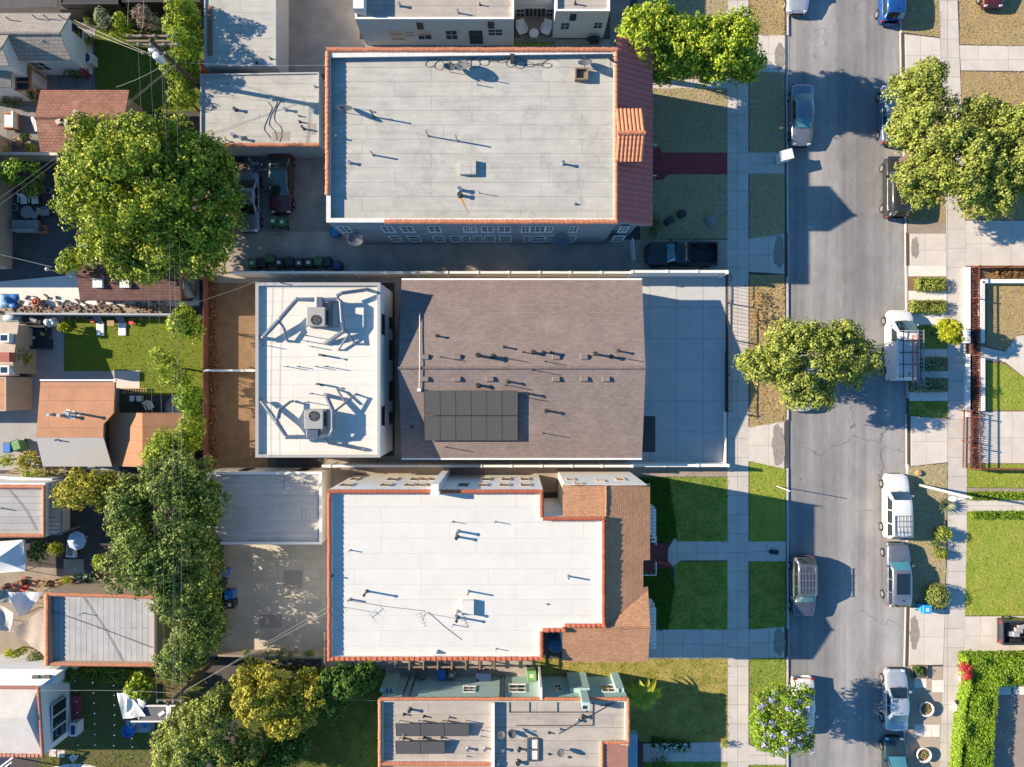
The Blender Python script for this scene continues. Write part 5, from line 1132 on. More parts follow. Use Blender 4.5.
# ---------------------------------------------------------------- utility poles, lamps and overhead lines
def up(px, py, hh, label, arms, base=None):
    p = W(px, py, hh); t = thing('utility_pole', label, 'utility pole', (p.x, p.y, .1)); MB().tube([(p.x, p.y, .1), (p.x, p.y, hh)], [.19, .13], 12).build('pole', M_pole, t, smooth=True)
    for x0, x1, dy, z, two in arms:
        b = MB()
        for o in ((-.16, .16) if two else (0,)): b.box(p.x + x0, p.x + x1, p.y + dy + o - .06, p.y + dy + o + .06, z - .07, z + .07)
        arm = b.build('crossarm', M_wood, t)
        n = 4; 
        for i in range(n): x = p.x + x0 + .12 + (x1 - x0 - .24) * i / (n - 1); MB().lathe(x, p.y + dy + (.16 if two else 0), [(.03, z + .07), (.05, z + .1), (.06, z + .16), (.03, z + .24), (0, z + .25)], 9).build('insulator', M_insul, arm)
    return t, p
UP1, pole1 = up(150, 40, 9.4, 'tall wooden utility pole with transformer and crossarms above the top left garden', [(-1.6, 1.25, .16, 9.25, True), (-1.4, 1.4, .2, 8.35, False), (-1.3, .5, -.2, 8.0, False)])
for dx, dy in ((-.55, .05), (-.28, -.38)):
    b = MB(); b.lathe(pole1.x + dx, pole1.y + dy, [(0, 7.3), (.24, 7.3), (.26, 7.4), (.26, 8.1), (.22, 8.18), (0, 8.22)], 16); b.build('transformer', P('transformer_grey', (.62, .65, .68), .4, .2, var=.05), UP1, smooth=False)
UP2, pole2 = up(168, 704, 8.2, 'dark utility pole rising among the trees near the bottom left', [(-.9, .9, .1, 7.9, False)])
def wire(a, c, sag, label, r=.008, mat=None, grp='overhead wires', name='power_line', n=14):
    a, c = Vector(a), Vector(c); pts = [a.lerp(c, i / n) - Vector((0, 0, sag * 4 * (i / n) * (1 - i / n))) for i in range(n + 1)]
    return tag(MB().tube(pts, r, 5).build(name, mat or M_wire), label, 'power line', grp)
LW = 'thin overhead power line running down the picture between the two utility poles'
for i, (x1, x2, z1, z2) in enumerate(((-1.3, -.8, 8.55, 8.15), (-.5, -.3, 8.55, 8.15), (.4, .3, 8.55, 8.15), (1.2, .8, 8.55, 8.15), (-.4, -.1, 7.2, 7.0), (-.1, .15, 7.0, 6.8))):
    wire((pole1.x + x1, pole1.y + (.9 if z1 > 8 else 0), z1), (pole2.x + x2, pole2.y + .1, z2), .5, LW, r=.008 if i < 4 else .011)
for i, (x, z) in enumerate(((-1.4, 9.5), (-.4, 9.5), (1.1, 9.5))): wire((pole1.x + x, pole1.y + .9, z), (pole1.x + x - .3, pole1.y + 22, z), .4, 'thin overhead power line leaving the top of the picture from the utility pole')
for i, x in enumerate((-.8, 0, .8)): wire((pole2.x + x, pole2.y + .1, 8.1), (pole2.x + x + .4, pole2.y - 20, 8.1), .4, 'thin overhead power line leaving the bottom of the picture from the dark utility pole')
for (x, y, z), tgt, lb in (((-.5, 0, 6.6), W(78, 27, 3.6), 'pale cable from the utility pole to the gable of the bungalow'), ((-.4, 0, 6.6), W(74, 20, 3.8), 'second pale cable from the pole to the top corner of the bungalow'),
    ((-.35, -.1, 6.5), W(116, 87, 2.9), 'pale cable dropping from the pole to the red-roofed garage'), ((.1, -.2, 6.4), W(-10, 205, 3.6), 'pale cable crossing the red garage roof towards the left edge'), ((.2, -.2, 6.4), W(-10, 212, 3.6), 'lower pale cable crossing the bushes at the left edge'),
    ((.3, 0, 6.3), W(327, 65, 7.6), 'dark cable from the utility pole to the corner of the grey-roofed apartment house')):
    wire((pole1.x + x, pole1.y + y, z), tgt, .25, lb, grp=None, name='service_cable', r=.009)
for (x, y, z), tgt, lb in (((-.3, 0, 6.6), W(38, 691, 3.8), 'white cable over the lawn to the clay-edged white bungalow'), ((.3, .1, 6.6), W(328, 607, 7.4), 'pale cable over the parking pad to the bright white roof'), ((.3, .1, 6.3), W(328, 612, 7.4), 'lower pale cable over the parking pad to the bright white roof'),
    ((.2, 0, 6.5), W(378, 701, 4.3), 'thin cable over the yellow tree to the sage house')):
    wire((pole2.x + x, pole2.y + y, z), tgt, .25, lb, grp=None, name='service_cable', r=.009)
wire(W(-10, 252, 3.6), W(52, 267, 2.9), .1, 'thick white cable ending over the dark left yard', grp=None, name='service_cable', r=.022)
wire(W(204, 300, 5.6), W(258, 281, 5.5), .1, 'pale cable crossing the brown soil strip to the bright white block', grp=None, name='service_cable', r=.009)
wire(W(182, 306, 6.2), W(204, 300, 5.6), .1, 'short cable end over the trees beside the soil strip', grp=None, name='service_cable', r=.009)
# street lamp on the east side: tall white post with an arm back towards the road
p0, p1, p2 = W(917.5, 482.5, .1), W(971.5, 498, 6.4), W(953.5, 499, 6.5)
p0 = Vector((p1.x, p1.y, .1)); t = thing('street_lamp', 'white street lamp with a single arm standing in the east planting strip', 'street lamp', p0)
MB().tube([p0, p1], [.12, .07], 12).build('pole', M_white, t, smooth=True); MB().tube([p1 + Vector((0, 0, -.15)), p1.lerp(p2, .5) + Vector((0, 0, .12)), p2], .05, 8).build('arm', M_white, t, smooth=True)
f = MB().ball((p2.x, p2.y, p2.z), (.36, .2, .11), 12, 8).build('lamp_head', M_frame, t, smooth=True); MB().ball((p2.x - .05, p2.y, p2.z - .06), (.24, .15, .09), 10, 6).build('lens', M_lamp, f, smooth=True)
p1 = W(789.5, 491, 2.6); p0 = Vector((p1.x, p1.y, .1)); t = thing('slim_post', 'slim white post standing on the west kerb beside the lawn', 'post', p0)
MB().tube([p0, p1], .035, 8).build('pole', M_frame, t); MB().ball((p1.x, p1.y, 2.62), .05, 8, 6).build('post_cap', M_frame, t)
p = W(785, 156, 1.0); t = thing('mailbox', 'big white box standing on the west kerb by the grey sedan', 'utility box', (p.x, p.y, .1)); MB().obox((p.x, p.y), 1.0, .72, .35, 1.25, R(14), .04, .04).build('cabinet', M_frame, t, bevel=.03); MB().obox((p.x, p.y), 1.06, .78, 1.252, 1.32, R(14)).build('lid', M_white, t, bevel=.02); MB().obox((p.x, p.y), .8, .5, .1, .35, R(14)).build('plinth', M_dkmetal, t)
# ---------------------------------------------------------------- vehicles (built at the origin facing +Y, then placed)
def lerp(a, b, t): return a + (b - a) * t
def interp(tab, y):
    for (y0, v0), (y1, v1) in zip(tab, tab[1:]):
        if y <= y1: return lerp(v0, v1, max(0, (y - y0) / (y1 - y0)))
    return tab[-1][1]
def loft(b, secs, close=True):
    n = len(secs[0]); base = len(b.v)
    for s_ in secs: b.v += [tuple(p) for p in s_]
    for i in range(len(secs) - 1):
        for j in range(n - 1): a = base + i * n + j; b.f.append((a, a + 1, a + n + 1, a + n))
    if close:
        b.f.append(tuple(base + j for j in range(n))); e = base + (len(secs) - 1) * n; b.f.append(tuple(e + j for j in reversed(range(n))))
def vehicle(name, label, cat, px, py, heading, paint, kind='sedan', L=4.6, Wd=1.78, Ht=1.45, group=None, rack=None, sunroof=False, z=0.0, roofmat=None, shade=False):
    t = thing(name, label, cat, (0, 0, 0), group); hw = Wd / 2; l = L / 2
    hood = {'sedan': .92, 'suv': 1.08, 'van': 1.25, 'pickup': 1.10, 'hatch': .98}[kind]; belt = hood + .04
    if kind == 'sedan': prof = [(-l, .78), (-l + .12, .98), (-l + .95, 1.02), (-.9, 1.0), (.9, .98), (l - .9, .90), (l - .2, .76), (l, .58)]; cab = (-l + .75, -l + 1.55, l - 2.05, l - 1.25)
    elif kind == 'hatch': prof = [(-l, .85), (-l + .12, 1.05), (-.9, 1.04), (.9, 1.02), (l - .85, .95), (l - .2, .8), (l, .6)]; cab = (-l + .1, -l + .65, l - 1.9, l - 1.05)
    elif kind == 'suv': prof = [(-l, .92), (-l + .08, 1.15), (-.8, 1.14), (.9, 1.12), (l - .9, 1.06), (l - .2, .95), (l, .7)]; cab = (-l + .05, -l + .38, l - 1.95, l - 1.3)
    elif kind == 'van': prof = [(-l, 1.0), (-l + .05, 1.28), (0, 1.28), (l - 1.3, 1.25), (l - .7, 1.15), (l - .2, 1.0), (l, .72)]; cab = (-l + .02, -l + .12, l - 1.75, l - .85)
    else: prof = [(-l, 1.0), (-l + .05, 1.06), (-.3, 1.06), (.9, 1.1), (l - .9, 1.08), (l - .2, .98), (l, .72)]; cab = (-.45, -.2, l - 2.1, l - 1.5)
    plan = [(-l, .80), (-l + .08, .90), (-l + .3, .965), (-l + .8, 1.0), (l - 1.1, 1.0), (l - .5, .965), (l - .18, .87), (l - .05, .74), (l, .62)]
    ys = sorted(set([round(v, 3) for v, _ in prof] + [round(v, 3) for v, _ in plan] + [round(-l + L * i / 18, 3) for i in range(19)]))
    bed = kind == 'pickup'; b = MB(); secs = []
    for y in ys:
        w = hw * interp(plan, y); zt = interp(prof, y); zt = min(zt, belt)
        half = [(w * .90, .24), (w * .985, .42), (w, .62), (w * .985, zt - .16), (w * .955, zt - .05), (w * .88, zt - .008), (w * .5, zt + .018), (0, zt + .025)]
        secs.append([(x, y, zz_) for x, zz_ in half] + [(-x, y, zz_) for x, zz_ in half[-2::-1]])
    if bed:                                      # cab and engine half only; the box behind is built open
        secs = [s_ for s_ in secs if s_[0][1] >= -.5]
    loft(b, secs); b.build('body', paint, t, smooth=True)
    if bed:
        b = MB(); y0, y1 = -l, -.5; wt = hw * .97
        for sx in (-1, 1): b.box(sx * wt, sx * (wt - .16), y0 + .1, y1 - .003, .35, 1.1)
        b.box(-wt, wt, y0, y0 + .1, .42, 1.08); b.box(-wt + .16, wt - .16, y1 - .1, y1 - .003, .45, 1.08); b.build('bed_side', paint, t, bevel=.025)
        b = MB(); b.box(-wt + .162, wt - .162, y0 + .102, y1 - .102, .45, .56)
        for i in range(7): b.box(-wt + .25 + i * .2, -wt + .31 + i * .2, y0 + .12, y1 - .12, .561, .575)
        for sx in (-1, 1): b.box(sx * (wt - .165), sx * (wt - .42), -l + .75, -l + 1.6, .561, .82)
        b.build('bed_floor', M_black, t)
        MB().box(-wt * .9, wt * .9, y0 - .13, y0 - .005, .4, .56).build('rear_bumper', M_rim, t, bevel=.02)
    yb, ybt, yft, yf = cab; wb = hw * .93; wt = hw * (.76 if kind in ('sedan', 'hatch') else .80 if kind != 'van' else .84); c = MB(); secs = []
    def sec(y, top, w1, w2): 
        half = [(w1, belt - .06), (w2 + .02, top - .10), (w2 * .93, top - .03), (w2 * .6, top), (0, top + .012)]; return [(x, y, z_) for x, z_ in half] + [(-x, y, z_) for x, z_ in half[-2::-1]]
    secs.append(sec(yb, belt + .03, wb * .96, wb * .9)); secs.append(sec(ybt, Ht - .04, wb, wt * .97))
    for k in (.3, .55, .8): secs.append(sec(lerp(ybt, yft, k), Ht + .015, wb, wt))
    secs.append(sec(yft, Ht - .05, wb, wt * .97)); secs.append(sec(yf, belt + .02, wb * .95, wb * .88))
    loft(c, secs); c.build('cabin', roofmat or paint, t, smooth=True)
    def quad4(p0, p1, p2, p3, off, u0=.06, u1=.94, v0=.08, v1=.92, n=6):
        p0, p1, p2, p3 = [Vector(p) for p in (p0, p1, p2, p3)]; nn = (p3 - p0).cross(p1 - p0).normalized(); q = MB()
        q.grid(lambda u, v: (p0.lerp(p1, lerp(u0, u1, u)).lerp(p3.lerp(p2, lerp(u0, u1, u)), lerp(v0, v1, v)) + nn * (off + .03 * (1 - (2 * u - 1) ** 2))), n, 2); return q
    wsq = quad4((-wb * .92, yf, belt + .02), (wb * .92, yf, belt + .02), (wt * .95, yft, Ht - .06), (-wt * .95, yft, Ht - .06), .018); wsq.build('windshield', M_skyglass if shade else M_carglass, t, smooth=True)  # shade picks the glass with sky reflection painted into its colour
    if kind != 'van': quad4((wb * .92, yb, belt + .03), (-wb * .92, yb, belt + .03), (-wt * .95, ybt, Ht - .06), (wt * .95, ybt, Ht - .06), .018).build('rear_window', M_carglass, t, smooth=True)
    nwin = 2 if kind in ('sedan', 'hatch') else (1 if kind in ('van', 'pickup') else 3); ya, yz = lerp(yft, yf, .45), lerp(ybt, yb, .45)
    if kind == 'van': yz = yft - .75
    for sx in (-1, 1):
        for i in range(nwin):
            f0, f1 = lerp(ya, yz, i / nwin) - .04, lerp(ya, yz, (i + 1) / nwin) + .04
            t0 = min(f0, yft - .02) if i == 0 else f0; t1 = max(f1, ybt + .02) if i == nwin - 1 else f1
            pts = [(sx * (wb + .008), f0, belt + .03), (sx * (wb + .008), f1, belt + .03), (sx * (wt + .035), t1, Ht - .15), (sx * (wt + .035), t0, Ht - .15)]
            q = MB(); q.face(pts if sx < 0 else pts[::-1]); q.build('side_window', M_carglass, t)
        m = MB().box(sx * (wb + .02), sx * (wb + .24), yf - .45, yf - .3, belt - .02, belt + .14); m.build('wing_mirror', paint, t, bevel=.03)
        for yy in (l - .82, -l + .82):
            x = sx * (hw - .10); w = MB().tube([(x - .11, yy, .33), (x + .11, yy, .33)], .33, 20).build('wheel', M_tyre, t, smooth=False)
            r_ = MB().tube([(x + sx * .095, yy, .33), (x + sx * .116, yy, .33)], .21, 16); 
            r_.build('rim', M_rim, w); 
            a = MB(); 
            for k in range(11): a1, a2 = math.pi * k / 11, math.pi * (k + 1) / 11; a.face([(sx * (hw + .004), yy + .39 * math.cos(a1), .33 + .39 * math.sin(a1)), (sx * (hw + .004), yy + .39 * math.cos(a2), .33 + .39 * math.sin(a2)), (sx * (hw + .004), yy + .34 * math.cos(a2), .33 + .34 * math.sin(a2)), (sx * (hw + .004), yy + .34 * math.cos(a1), .33 + .34 * math.sin(a1))])
            a.build('wheel_arch', M_black, t)
        MB().box(sx * hw * .50, sx * hw * .80, l - .22, l - .05, .62, .76, .02, .06).build('headlight', M_lamp, t, bevel=.02)
        MB().box(sx * hw * .62, sx * hw * .90, -l - .02, -l + .16, .72, .94, .01, .03).build('tail_light', M_redlamp, t, bevel=.02)
    MB().box(-hw * .6, hw * .6, l - .12, l + .03, .3, .48).build('front_bumper', M_black, t, bevel=.03)
    b = MB(); b.box(-hw * .45, hw * .45, l - .08, l + .005, .5, .62); b.build('grille', M_black, t)
    b = MB()
    for sx in (-1, 1): b.tube([(sx * .1, yf + .03, belt + .035), (sx * .1 + .45, yf - .12, belt + .10)], .012, 5)
    b.build('wiper', M_black, t)
    # panel seams: hood edge, doors
    b = MB(); yh = yf + .10
    if rack:
        b = MB(); y0, y1 = rack
        for sx in (-1, 1): b.box(sx * (wt - .09), sx * (wt - .05), y0, y1, Ht + .02, Ht + .09)
        n = 4
        for i in range(n + 1): y = lerp(y0, y1, i / n); b.box(-wt + .05, wt - .05, y - .02, y + .02, Ht + .091, Ht + .12)
        for i in range(5): x = lerp(-wt + .2, wt - .2, i / 4); b.box(x - .015, x + .015, y0, y1, Ht + .121, Ht + .14)
        b.build('roof_rack', M_metal, t)
    if sunroof: b = MB().box(-wt * .68, wt * .68, lerp(ybt, yft, .3), lerp(ybt, yft, .92), Ht - .02, Ht + .035); b.build('sunroof', M_carglass, t)
    b = MB().box(-.02, .02, lerp(ybt, yft, .08), lerp(ybt, yft, .14), Ht - .0, Ht + .07, .005, .02); b.build('antenna_fin', M_black, t)
    b = MB()
    for yy in ([yft - .1, (yft + ybt) / 2] if not bed else [yft - .1]):
        for sx in (-1, 1): b.box(sx * (hw - .005), sx * (hw + .02), yy - .5, yy - .36, belt - .16, belt - .12)
    b.build('door_handle', M_dkmetal, t)
    p = W(px, py, .75); t.location = (p.x, p.y, z); t.rotation_euler = (0, 0, R(heading)); return t
UP, DN = 0, 180
PSilver = PAINT('silver_paint', (.55, .57, .60), .5); PGrey = PAINT('grey_paint', (.24, .26, .30), .6); PGrey2 = PAINT('slate_paint', (.13, .145, .17), .6); PWhite = PAINT('white_paint', (.66, .66, .65), 0); PBlack = PAINT('black_paint', (.012, .012, .014), .2, .25)
PBlue = PAINT('blue_paint', (.02, .10, .33), .4); PDark = PAINT('charcoal_paint', (.05, .052, .055), .4); PMar = PAINT('maroon_paint', (.10, .022, .02), .3); PSteel = PAINT('steel_blue_paint', (.16, .21, .30), .5); PGreen = PAINT('dark_teal_paint', (.03, .06, .07), .4)
G = 'cars parked along the kerb'
vehicle('parked_car', 'silver car at the west kerb cut by the top edge of the picture', 'car', 798, -17, DN, PSilver, 'sedan', group=G)
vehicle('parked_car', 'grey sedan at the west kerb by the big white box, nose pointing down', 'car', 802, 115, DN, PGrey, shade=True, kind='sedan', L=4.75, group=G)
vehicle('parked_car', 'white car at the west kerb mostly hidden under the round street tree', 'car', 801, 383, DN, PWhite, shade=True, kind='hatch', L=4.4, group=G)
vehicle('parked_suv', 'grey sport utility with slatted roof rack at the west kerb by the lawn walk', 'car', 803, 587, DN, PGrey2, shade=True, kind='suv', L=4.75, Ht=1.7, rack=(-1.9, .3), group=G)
vehicle('parked_car', 'white car at the west kerb half covered by the violet flowering tree', 'car', 803, 707, DN, PWhite, 'sedan', L=4.5, group=G)
vehicle('parked_suv', 'blue sport utility at the east kerb cut by the top edge', 'car', 891, -8, UP, PBlue, 'suv', L=4.7, Ht=1.65, group=G)
vehicle('parked_car', 'dark blue-grey car at the east kerb hidden under the olive tree', 'car', 892, 114, UP, PSteel, 'sedan', L=4.6, group=G)
vehicle('parked_suv', 'black sport utility at the east kerb with its rear under the olive tree', 'car', 896, 187, UP, PDark, 'suv', L=4.8, Ht=1.65, group=G)
van = vehicle('parked_van', 'white work van with ladders on its roof rack at the east kerb', 'van', 899, 345.5, UP, PWhite, 'van', L=5.5, Wd=1.95, Ht=2.1, group=G)
vehicle('parked_suv', 'white sport utility with roof rack at the east kerb beside the street lamp', 'car', 896, 506, UP, PWhite, 'suv', L=5.0, Wd=1.88, Ht=1.8, rack=(-2.2, -.55), group=G)
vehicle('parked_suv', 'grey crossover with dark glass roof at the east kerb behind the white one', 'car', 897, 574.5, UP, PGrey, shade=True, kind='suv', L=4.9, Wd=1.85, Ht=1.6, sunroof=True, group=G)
vehicle('parked_car', 'silver-white sedan at the east kerb beside the two gravel bed pots', 'car', 896, 700, UP, PSilver, 'sedan', L=4.75, group=G)
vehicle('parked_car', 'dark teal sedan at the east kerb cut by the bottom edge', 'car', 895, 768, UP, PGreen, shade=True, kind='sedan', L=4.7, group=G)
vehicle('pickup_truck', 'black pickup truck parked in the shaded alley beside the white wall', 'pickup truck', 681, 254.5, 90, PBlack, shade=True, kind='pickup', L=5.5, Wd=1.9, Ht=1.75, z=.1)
pk = vehicle('pickup_truck', 'dark pickup at the right edge with grey gear in its open bed', 'pickup truck', 1035, 631, -90, PDark, 'pickup', L=5.6, Wd=1.95, Ht=1.8, z=.1)
vehicle('parked_car', 'maroon car nose at the top edge on the dry grass right of the road', 'car', 993, -22, DN, PMar, 'sedan', z=.1)
vehicle('parked_car', 'maroon car with dusty green windows below the tile-edged garage', 'car', 281, 182, DN, PMar, 'sedan', L=4.9, Wd=1.85, z=.1, roofmat=PAINT('moss_paint', (.06, .10, .085), .3))
vehicle('parked_car', 'grey car half hidden under the big yellow-green tree beside the maroon one', 'car', 249, 202, DN, PGrey, 'sedan', L=4.7, z=.1)
# ladders on the van, the rack itself is part of the van
o = van.location.copy(); van.location = (0, 0, 0); van.rotation_euler = (0, 0, 0); b = MB()
for x in (-.55, .75): b.box(x - .025, x + .025, -2.6, 1.1, 2.30, 2.35)
for y in (-2.4, -1.5, -.6, .3, 1.0): b.box(-.72, .78, y - .03, y + .03, 2.24, 2.299); b.box(-.74, -.68, y - .03, y + .03, 2.05, 2.24); b.box(.74, .80, y - .03, y + .03, 2.05, 2.24)
b.build('roof_rack', M_dkmetal, van); van.location = o
def ladder(x, w, y0, y1, mat, label, z=2.36):
    lo = thing('ladder', label, 'ladder', (o.x + x, o.y + (y0 + y1) / 2, z), 'ladders on the van'); r = MB()
    for sx in (-1, 1): r.box(o.x + x + sx * w / 2 - .035, o.x + x + sx * w / 2 + .035, o.y + y0, o.y + y1, z, z + .1)
    r.build('rail', mat, lo); k = MB(); n = int((y1 - y0) / .3)
    for i in range(n + 1): y = o.y + y0 + .08 + (y1 - y0 - .16) * i / n; k.box(o.x + x - w / 2 + .036, o.x + x + w / 2 - .036, y - .025, y + .025, z + .02, z + .07)
    k.build('rung', M_rim if mat != M_metal else M_metal, lo)
ladder(.72, .42, -3.1, 1.1, M_metal, 'grey aluminium ladder on the outer side of the white van roof'); ladder(.28, .36, -2.9, .7, P('orange_rail', (.62, .16, .09), .5), 'orange-railed ladder beside the grey one on the white van roof')
b = MB()
for i in range(6): p = pk.location; b.obox((p.x - 1.9 + .35 * i * .8, p.y + rnd.uniform(-.5, .5)), rnd.uniform(.3, .9), rnd.uniform(.15, .4), .68, .68 + rnd.uniform(.15, .4), rnd.uniform(-.3, .3))
tag(b.build('tool_pile', P('galvanised_gear', (.42, .42, .42), .6, .2)), 'pile of grey gear lying in the open pickup bed at right edge', 'gear')
# grey trailer end under the tree
p = W(176, 286, 1.0); t = thing('caravan_trailer', 'grey rounded trailer end showing from under the big tree beside the dark shed', 'trailer', (p.x, p.y, .1)); b = MB()
q0, q1 = W(166, 298, 1.2), W(193, 274, 1.2); secs = []
for i in range(9):
    x = lerp(q0.x, q1.x, i / 8); k = 1 - .18 * max(0, (i - 5) / 3) ** 2; ym = (q0.y + q1.y) / 2; hw = (q1.y - q0.y) / 2 * k
    secs.append([(x, ym + hw * math.cos(a), .75 + .95 * k * math.sin(a)) for a in [math.pi * j / 10 for j in range(11)]])
loft(b, secs); b.build('shell', P('trailer_grey', (.30, .34, .34), .5, .2, var=.1), t, smooth=True); MB().box(q1.x - .9, q1.x - .5, (q0.y + q1.y) / 2 - .3, (q0.y + q1.y) / 2 + .3, 1.68, 1.74).build('roof_vent', M_white, t)

# ---------------------------------------------------------------- bins and yard things
def bin_(px, py, body, lid, label, group=None, rz=0, z=.1, mark=None, s=1.0):
    p = W(px, py, 1.0); t = thing('wheelie_bin', label, 'bin', (p.x, p.y, z), group); M_ = Matrix.Translation((p.x, p.y, 0)) @ Matrix.Rotation(rz, 4, 'Z') @ Matrix.Scale(s, 4)
    a = MB(); a.box(-.34, .34, -.38, .38, 1.0, z + .06, 0, 0); b = MB(); n = [(-.25, -.28), (.25, -.28), (.25, .28), (-.25, .28)]
    m = MB(); m.v = [(x * 1.0, y, z + .05) for x, y in n] + [(x * 1.25, y * 1.25, 1.0) for x, y in n]; m.f = [(3, 2, 1, 0), (4, 5, 6, 7), (0, 1, 5, 4), (1, 2, 6, 5), (2, 3, 7, 6), (3, 0, 4, 7)]
    MB().add(m, M_).build('bin_body', body, t); l_ = MB().add(MB().box(-.34, .34, -.38, .36, 1.003, 1.08, .05, .05), M_).build('lid', lid, t, bevel=.02)
    MB().add(MB().tube([(-.28, .42, 1.0), (.28, .42, 1.0)], .022, 6), M_).build('handle', M_black, t)
    if mark: MB().add(MB().box(-.13, .13, -.12, .12, 1.081, 1.085), M_).build('lid_mark', mark, l_)
    for sx in (-1, 1): MB().add(MB().tube([(sx * .24, .3, z + .12), (sx * .29, .3, z + .12)], .12, 12), M_).build('wheel', M_tyre, t)
    return t
Mk = P('faded_white_mark', (.6, .6, .58), .7)
AG = 'bins along the alley wall'
for px, py, m, mk, lb in ((252, 263, M_bingreen, Mk, 'green bin nearest the big tree in the row against the alley wall'), (261, 262.5, M_bindark, None, 'black bin beside the leftmost green one in the alley row'), (270, 258, M_bingreen, None, 'large green bin standing forward of the alley row'),
    (279, 262.5, M_bindark, Mk, 'black bin with pale lid mark right of the forward green bin'), (289, 261.5, M_bindark, None, 'plain dark bin between the two leftmost marked black bins of the alley'), (299, 263, M_bindark, Mk, 'black bin with square pale mark near the middle of the alley row'), (308.5, 262.5, M_bindark, Mk, 'black bin with round pale mark next to the square-marked one'),
    (318, 261, M_bingreen, None, 'dull green bin near the right end of the alley row'), (327, 261.5, M_bindark, None, 'dark bin just left of the navy drum in the alley row')):
    bin_(px, py, m, m, lb, AG, R(180 + rnd.uniform(-6, 6)), mark=mk)
bin_(273, 221, M_bingreen, M_bingreen, 'left one of two green bins in front of the maroon car', None, R(180), mark=Mk); bin_(282, 222, M_bingreen, M_bingreen, 'right one of two green bins in front of the maroon car', None, R(176), mark=Mk)
p = W(337, 265, .8); t = thing('plastic_drum', 'navy blue round drum at the right end of the alley bin row', 'drum', (p.x, p.y, .1)); MB().lathe(p.x, p.y, [(.36, .1), (.40, .5), (.36, .9), (.30, .95), (0, .93)], 18).build('drum_body', P('navy_drum', (.03, .07, .16), .5), t, smooth=True); MB().lathe(p.x, p.y, [(.37, .48), (.42, .5), (.37, .52)], 18).build('drum_hoop', M_dkmetal, t)
p = W(335, 232, .8); t = thing('plastic_drum', 'bright blue covered drum at the corner of the blue-grey house', 'drum', (p.x, p.y, .1)); MB().lathe(p.x, p.y, [(.36, .1), (.42, .5), (.38, .9), (.2, 1.0), (0, 1.02)], 18).build('drum_body', M_bluetarp, t, smooth=True); MB().lathe(p.x, p.y, [(.39, .86), (.43, .88), (.39, .9)], 18).build('drum_hoop', M_dkmetal, t)
bin_(222, 573, M_binblue, M_binblue, 'upper blue-lidded bin beside the tree on the paved pad', None, R(80)); bin_(219.5, 583.5, M_bindark, M_bindark, 'upper black bin under its blue neighbour on the paved pad', None, R(90))
bin_(229, 595, M_binblue, M_binblue, 'lower blue-lidded bin beside the tree on the paved pad', None, R(95)); bin_(230, 604.5, M_bindark, M_bindark, 'lower black bin with a pale lid mark on the paved pad', None, R(90), mark=Mk)
bin_(421, 674.5, M_bingrey, M_bingrey, 'grey-brown bin beside the sage wall left of the blue bin', None, R(5)); bin_(441.5, 675, M_binblue, M_binblue, 'bright blue bin between two grey bins at the sage wall', None, R(0)); bin_(451.5, 675, M_bingrey, M_bingrey, 'grey-brown bin with pale lid mark right of the blue one', None, R(-10), mark=Mk)
bin_(480.5, 678, P('navy_bin', (.03, .06, .14), .5), MATS['navy_bin'], 'left one of two navy bins at the sage wall', None, R(0)); bin_(487.5, 678, MATS['navy_bin'], MATS['navy_bin'], 'right one of two navy bins at the sage wall', None, R(0))
bin_(531.5, 675, M_bingreenl, M_bingreenl, 'light green bin standing on the yellow grass by the sage wall', None, R(3), s=1.1, mark=P('pale_green_mark', (.5, .7, .45), .6))
bin_(927, 609.5, M_bincyan, M_bincyan, 'bright blue bin on the east strip beside the big round bush', None, R(90), mark=Mk)
bin_(7, 448, M_binblue, M_binblue, 'blue bin beside the light green one at the left edge', None, R(0)); bin_(16.5, 445.5, M_bingreenl, M_bingreenl, 'light green bin beside the blue one near the left edge', None, R(20))
# sun loungers, side table and stools on the artificial lawn
pr = None
for px, lb in ((99.5, 'left sun lounger with raised grey back on the artificial lawn'), (121.5, 'right sun lounger with raised grey back on the artificial lawn')):
    p = W(px, 326, .3)
    if pr is None:
        pr = thing('sun_lounger', lb, 'sun lounger', p, 'sun loungers'); b = MB().box(p.x - .3, p.x + .3, p.y - .75, p.y + .25, .32, .42); b.build('seat_pad', M_canvas, pr, bevel=.03)
        bk = MB().add(MB().box(-.3, .3, 0, .75, 0, .08), Matrix.Translation((p.x, p.y + .26, .38)) @ Matrix.Rotation(R(38), 4, 'X')); bk.build('backrest', P('slate_cushion', (.16, .18, .22), .9), pr, bevel=.02)
        for sx in (-.27, .27):
            for yy in (-.65, .2): MB().box(p.x + sx - .02, p.x + sx + .02, p.y + yy - .02, p.y + yy + .02, .11, .32).build('leg', M_dkframe, pr)
        t = pr
    else: t = copy_tree(pr); t['label'] = lb
    t.location = (p.x, p.y, .11)
pr.location.z = .11
for ch in pr.children: pass
def table(px, py, h, lx, ly, top, label, name='side_table', cat='table', round_=False, legm=None, rz=0):
    p = W(px, py, h); t = thing(name, label, cat, (p.x, p.y, .1)); b = MB()
    if round_: b.cyl(p.x, p.y, h - .05, h, lx / 2, 18)
    else: b.obox((p.x, p.y), lx, ly, h - .05, h, rz)
    b.build('table_top', top, t)
    for sx in (-1, 1):
        for sy in (-1, 1): MB().box(p.x + sx * lx * .33 - .02, p.x + sx * lx * .33 + .02, p.y + sy * ly * .33 - .02, p.y + sy * ly * .33 + .02, .1, h - .05).build('leg', legm or M_dkframe, t)
    return t
table(110.5, 323, .6, .55, .45, M_lightwood, 'small wooden side table between the two sun loungers')
table(92, 320.5, .5, .36, .36, M_redplastic, 'round red stool left of the sun loungers', 'stool', 'stool', True); table(131, 322.5, .5, .38, .38, M_redplastic, 'round red stool right of the sun loungers', 'stool', 'stool', True)
